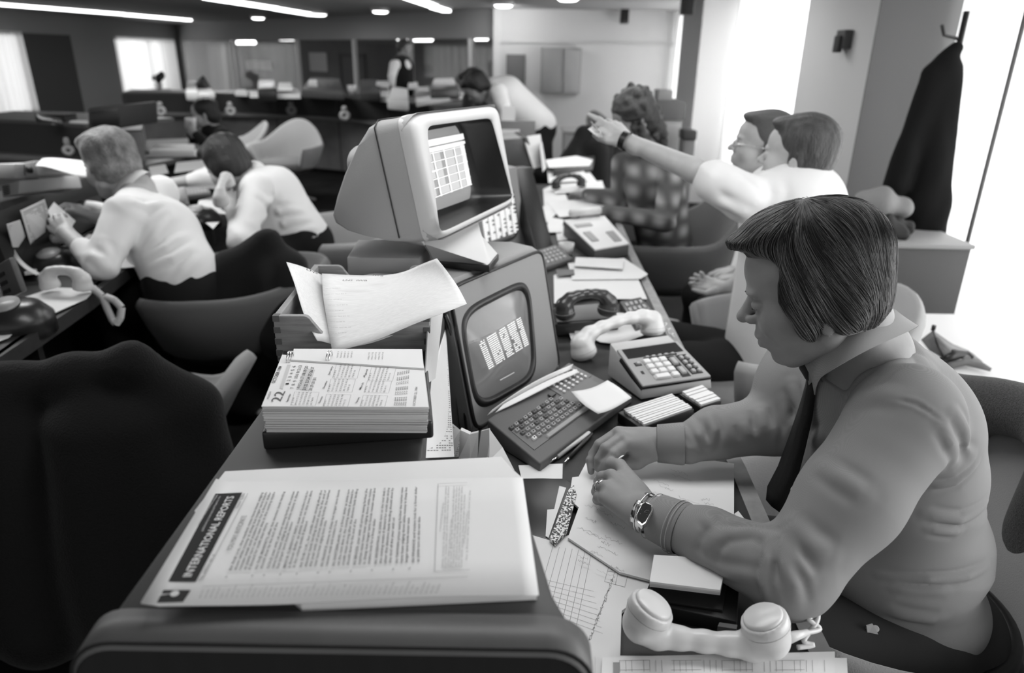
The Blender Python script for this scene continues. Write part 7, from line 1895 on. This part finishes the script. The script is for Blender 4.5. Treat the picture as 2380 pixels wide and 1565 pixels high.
person('woman with curly hair in a plaid shirt sitting with her hands on papers', H, J, m_plaid, m_trs, hair_curly, M('hair_auburn', .045, .5, .35, bump=(90, .6), var=(25, .5)), m_skin, shirt_r=.92,
       hands=[hand(J['wrL'], unit(P(1340, 492, .78)-J['wrL']), (0, 0, 1), 1, .4, .95), hand(J['wrR'], unit(P(1310, 440, .78)-J['wrR']), (0, 0, 1), -1, .4, .95)],
       torso=[rc(J['chest'], J['pelvis']+[0, 0, .06], .15, .145, .03), rc(J['neck']-[0, 0, .05], J['chest']+[0, 0, .03], .10, .14, .05)], folds=.006)
# person bending over the far desk
H = Head(D(1112, 205, 6.3), (-.75, -.1, -.75), (-.6, 0, .6), 1.05)
J = JJ(neck=D(1146, 210, 6.4), chest=D(1175, 222, 6.45), pelvis=D(1256, 290, 6.6), shL=D(1158, 214, 6.22), elL=D(1172, 250, 6.15), wrL=D(1168, 275, 6.2), shR=D(1165, 205, 6.7), elR=D(1160, 245, 6.7), wrR=D(1150, 270, 6.6), kn=[D(1258, 400, 6.5), D(1268, 395, 6.8)], an=[(.28, 6.8, .09), (.30, 7.1, .09)], toe=(-1, 0, 0))
person('dark-haired person in a white shirt bending far forward over the desk', H, J, m_wshirt, m_trs, hair_full, m_hair_d, m_skin, h=.010, hs=.012, hh=.010,
       torso=[rc(J['neck'], J['chest'], .11, .16, .05), rc(J['chest'], J['pelvis'], .17, .15, .05)], hands=[hand(J['wrL'], (-.3, 0, -1), (0, -1, 0), 1, .4)], detail=False)
H = Head(D(1098, 196, 7.3), (-.85, -.3, -.4), (0, 0, 1), 1.1)
J = JJ(neck=D(1106, 222, 7.3), chest=D(1112, 245, 7.3), pelvis=D(1118, 300, 7.3), shL=D(1092, 232, 7.1), elL=D(1085, 262, 7.0), wrL=D(1065, 262, 6.9), shR=D(1125, 232, 7.5), elR=D(1125, 268, 7.5), wrR=D(1100, 270, 7.4), kn=[(-.6, 7.0, .45)], an=[(-.6, 7.0, .09)], toe=(-1, 0, 0))
person('dark-haired person in dark clothes beyond the cream monitor, beside the bending one', H, J, M('dark_shirt', .03, .9), m_trs, hair_full, m_hair_d, m_skin, h=.012, hs=.013, hh=.011, detail=False, collar=False)
# standing man in a waistcoat at the back
H = Head(D(940, 116, 10.4), (.95, -.2, -.1), (0, 0, 1), 1.05)
J = JJ(neck=D(937, 142, 10.4), chest=D(934, 160, 10.4), pelvis=D(936, 212, 10.4), shL=D(948, 150, 10.65), elL=D(952, 180, 10.7), wrL=D(950, 200, 10.6), shR=D(917, 152, 10.2), elR=D(911, 178, 10.1), wrR=D(913, 200, 10.1), kn=[(-1.62, 10.35, .5), (-1.62, 10.55, .5)], an=[(-1.62, 10.35, .09), (-1.62, 10.55, .09)], toe=(1, 0, 0))
sm_ = person('man in a dark waistcoat and white sleeves standing before the glass partition', H, J, m_wshirt, m_trs, hair_short, m_hair_d, m_skin, h=.013, hs=.014, hh=.012, detail=False, hands=[hand(J['wrR'], (0, 0, -1), (-1, 0, 0), 1, .4)])
solid('waistcoat', [rc(J['chest']+[0, 0, .02], J['pelvis'], .175, .165, .03), cut(J['chest']+[.12, -.10, .10], (.05, .12, .10), .02)], .014, m_jack, sm_)
# seated woman at the left
H = Head(D(478, 266, 6.3), (-.92, -.15, -.25), (0, 0, 1), 1.05)
def hair_bob(H): return [H.el((-.022, 0, .055), (.106, .090, .090), .01), H.el((-.050, 0, -.02), (.070, .090, .085), .02), H.cut((.115, 0, -.01), (.078, .105, .080), .008), H.cut((.06, 0, -.12), (.09, .10, .05), .01), wr_folds(.003, [H.w((-.02, 0, .03))], 120, .16, [H.R[:, 1]])]
J = JJ(neck=D(492, 300, 6.35), chest=D(502, 330, 6.4), pelvis=D(510, 390, 6.4), shL=D(518, 316, 6.2), elL=D(490, 345, 6.05), wrL=D(455, 312, 6.0), shR=D(478, 312, 6.6), elR=D(460, 342, 6.5), wrR=D(444, 310, 6.2), kn=[(-2.7, 6.0, .5), (-2.7, 6.3, .5)], an=[(-2.7, 6.0, .09), (-2.7, 6.3, .09)], toe=(-1, 0, 0))
person('dark-haired woman in a dark jacket sitting in profile, both hands at her mouth', H, J, M('dark_jacket_cloth', .014, .9), m_trs, hair_bob, m_hair_d, m_skin2, h=.010, hs=.012, hh=.010, detail=False,
       hands=[hand(J['wrL'], (-.5, 0, .8), (-.2, -1, 0), 1, .9, .9), hand(J['wrR'], (-.3, 0, .8), (-.5, -1, 0), -1, .9, .9)])
for k_, (u_, v_) in enumerate(((444, 286),)):
    cu4 = empty('paper_cup'); MB().lathe([(.035, 0), (.045, .09), (.04, .09), (.032, .004), (0, .004)], D(446, 300, 6.05), seg=16).build('cup_wall', m_paper, cu4, smooth=True); T(anchor(cu4), 'white cup in the hands of the dark-haired woman in profile', 'cup')
# fair-haired man at the left desk
def hair_fair(H):
    return [H.el((-.018, 0, .060), (.104, .090, .084), .01), H.el((-.048, 0, .0), (.066, .086, .085), .02), H.el((.045, 0, .105), (.058, .066, .034), .02), H.el((-.02, .072, -.005), (.034, .018, .045), .01), H.el((-.02, -.072, -.005), (.034, .018, .045), .01),
            H.cut((.118, 0, .01), (.060, .085, .065), .008), H.cut((-.002, .092, -.030), (.013, .014, .018), .004), H.cut((-.002, -.092, -.030), (.013, .014, .018), .004), H.cut((.03, 0, -.11), (.09, .1, .06), .01), wr_folds(.003, [H.w((-.02, 0, .06))], 180, .16, [H.R[:, 1]])]
H = Head(D(258, 388, 2.85), (-.86, .42, -.28), (0.05, 0, 1), 1.08)
J = JJ(neck=D(316, 440, 2.86), chest=D(372, 545, 2.78), pelvis=D(425, 650, 2.72), shL=D(290, 500, 2.64), elL=D(235, 615, 2.52), wrL=D(150, 540, 2.62), shR=D(372, 450, 3.0), elR=D(330, 500, 3.05), wrR=D(225, 505, 2.95),
       kn=[(-1.62, 2.72, .50), (-1.58, 2.98, .50)], an=[(-1.60, 2.72, .09), (-1.56, 2.98, .09)], toe=(-1, 0, 0))
person('fair-haired man in a white shirt seen from behind, holding up a sheet', H, J, m_wshirt, m_trs, hair_fair, m_hair_f, m_skin2, h=.006, hs=.007, shirt_r=1.0,
       hands=[hand(D(160, 548, 2.61), unit(D(110, 500, 2.66)-D(150, 540, 2.62)), (-.3, -.6, .5), 1, .5), hand(D(228, 505, 2.95), unit(D(170, 482, 2.92)-D(225, 505, 2.95)), (0, 0, 1), -1, .6)],
       torso=[rc(J['chest']+[.0, .0, .0], J['pelvis']+[0, 0, .02], .140, .140, .03), rc(J['neck']-[-.02, 0, .07], J['chest'], .085, .135, .05)], wrist_cut=.50, folds=.004,
       foldpx=[[(330, 590), (360, 555), (410, 500)], [(335, 605), (385, 575), (435, 545)], [(345, 625), (400, 600), (450, 575)], [(400, 665), (430, 630), (462, 600)], [(300, 470), (340, 480), (380, 470)], [(235, 560), (250, 590), (240, 620)], [(205, 590), (225, 600), (250, 625)]])
q_ = [Dp(100, 506, 2.66), Dp(126, 470, 2.74), Dp(176, 514, 2.80), Dp(152, 552, 2.70)]
T(recenter(MB().prism(q_, (0, -.001, .001)).build('paper_sheet', m_paper)), 'white sheet held up by the fair-haired man', 'paper')
# dark-haired man on the telephone
H = Head(D(530, 388, 3.45), (-.70, .40, -.55), (0, 0, 1), 1.06)
J = JJ(neck=D(585, 415, 3.50), chest=D(630, 455, 3.52), pelvis=D(705, 560, 3.52), shL=D(600, 440, 3.30), elL=D(560, 560, 3.12), wrL=D(536, 478, 3.22), shR=D(590, 408, 3.78), elR=D(490, 412, 3.80), wrR=D(385, 428, 3.78),
       kn=[D(590, 620, 3.3), D(600, 590, 3.7)], an=[D(600, 730, 3.3), D(610, 700, 3.7)], toe=(-1, 0, 0))
person('dark-haired man in a white shirt leaning over his desk with a telephone at his ear', H, J, m_wshirt, m_trs, hair_full, m_hair_d, m_skin2, h=.0065, hs=.008,
       hands=[hand(D(538, 486, 3.20), unit(D(528, 435, 3.26)-D(536, 478, 3.22)), (.3, -.9, .1), 1, .9), hand(D(392, 428, 3.78), (-1, 0, -.2), (0, 0, 1), -1, .4)],
       torso=[rc(J['chest'], J['pelvis']+[0, 0, .0], .145, .140, .03), rc(J['neck']+[.02, 0, -.05], J['chest'], .085, .14, .05)], wrist_cut=.42, folds=.004,
       foldpx=[[(590, 520), (650, 490), (700, 490)], [(600, 540), (660, 520), (720, 510)], [(620, 560), (680, 545), (735, 530)], [(640, 575), (690, 562), (735, 552)], [(590, 450), (620, 470), (660, 470)]])
handset('pale telephone handset held at the dark-haired man\'s ear', D(527, 418, 3.22), D(512, 462, 3.12), D(545, 440, 3.4)-D(520, 440, 3.2), .034, M('phone_ivory', .5, .35), arch=.02, h=.005, holes=False)
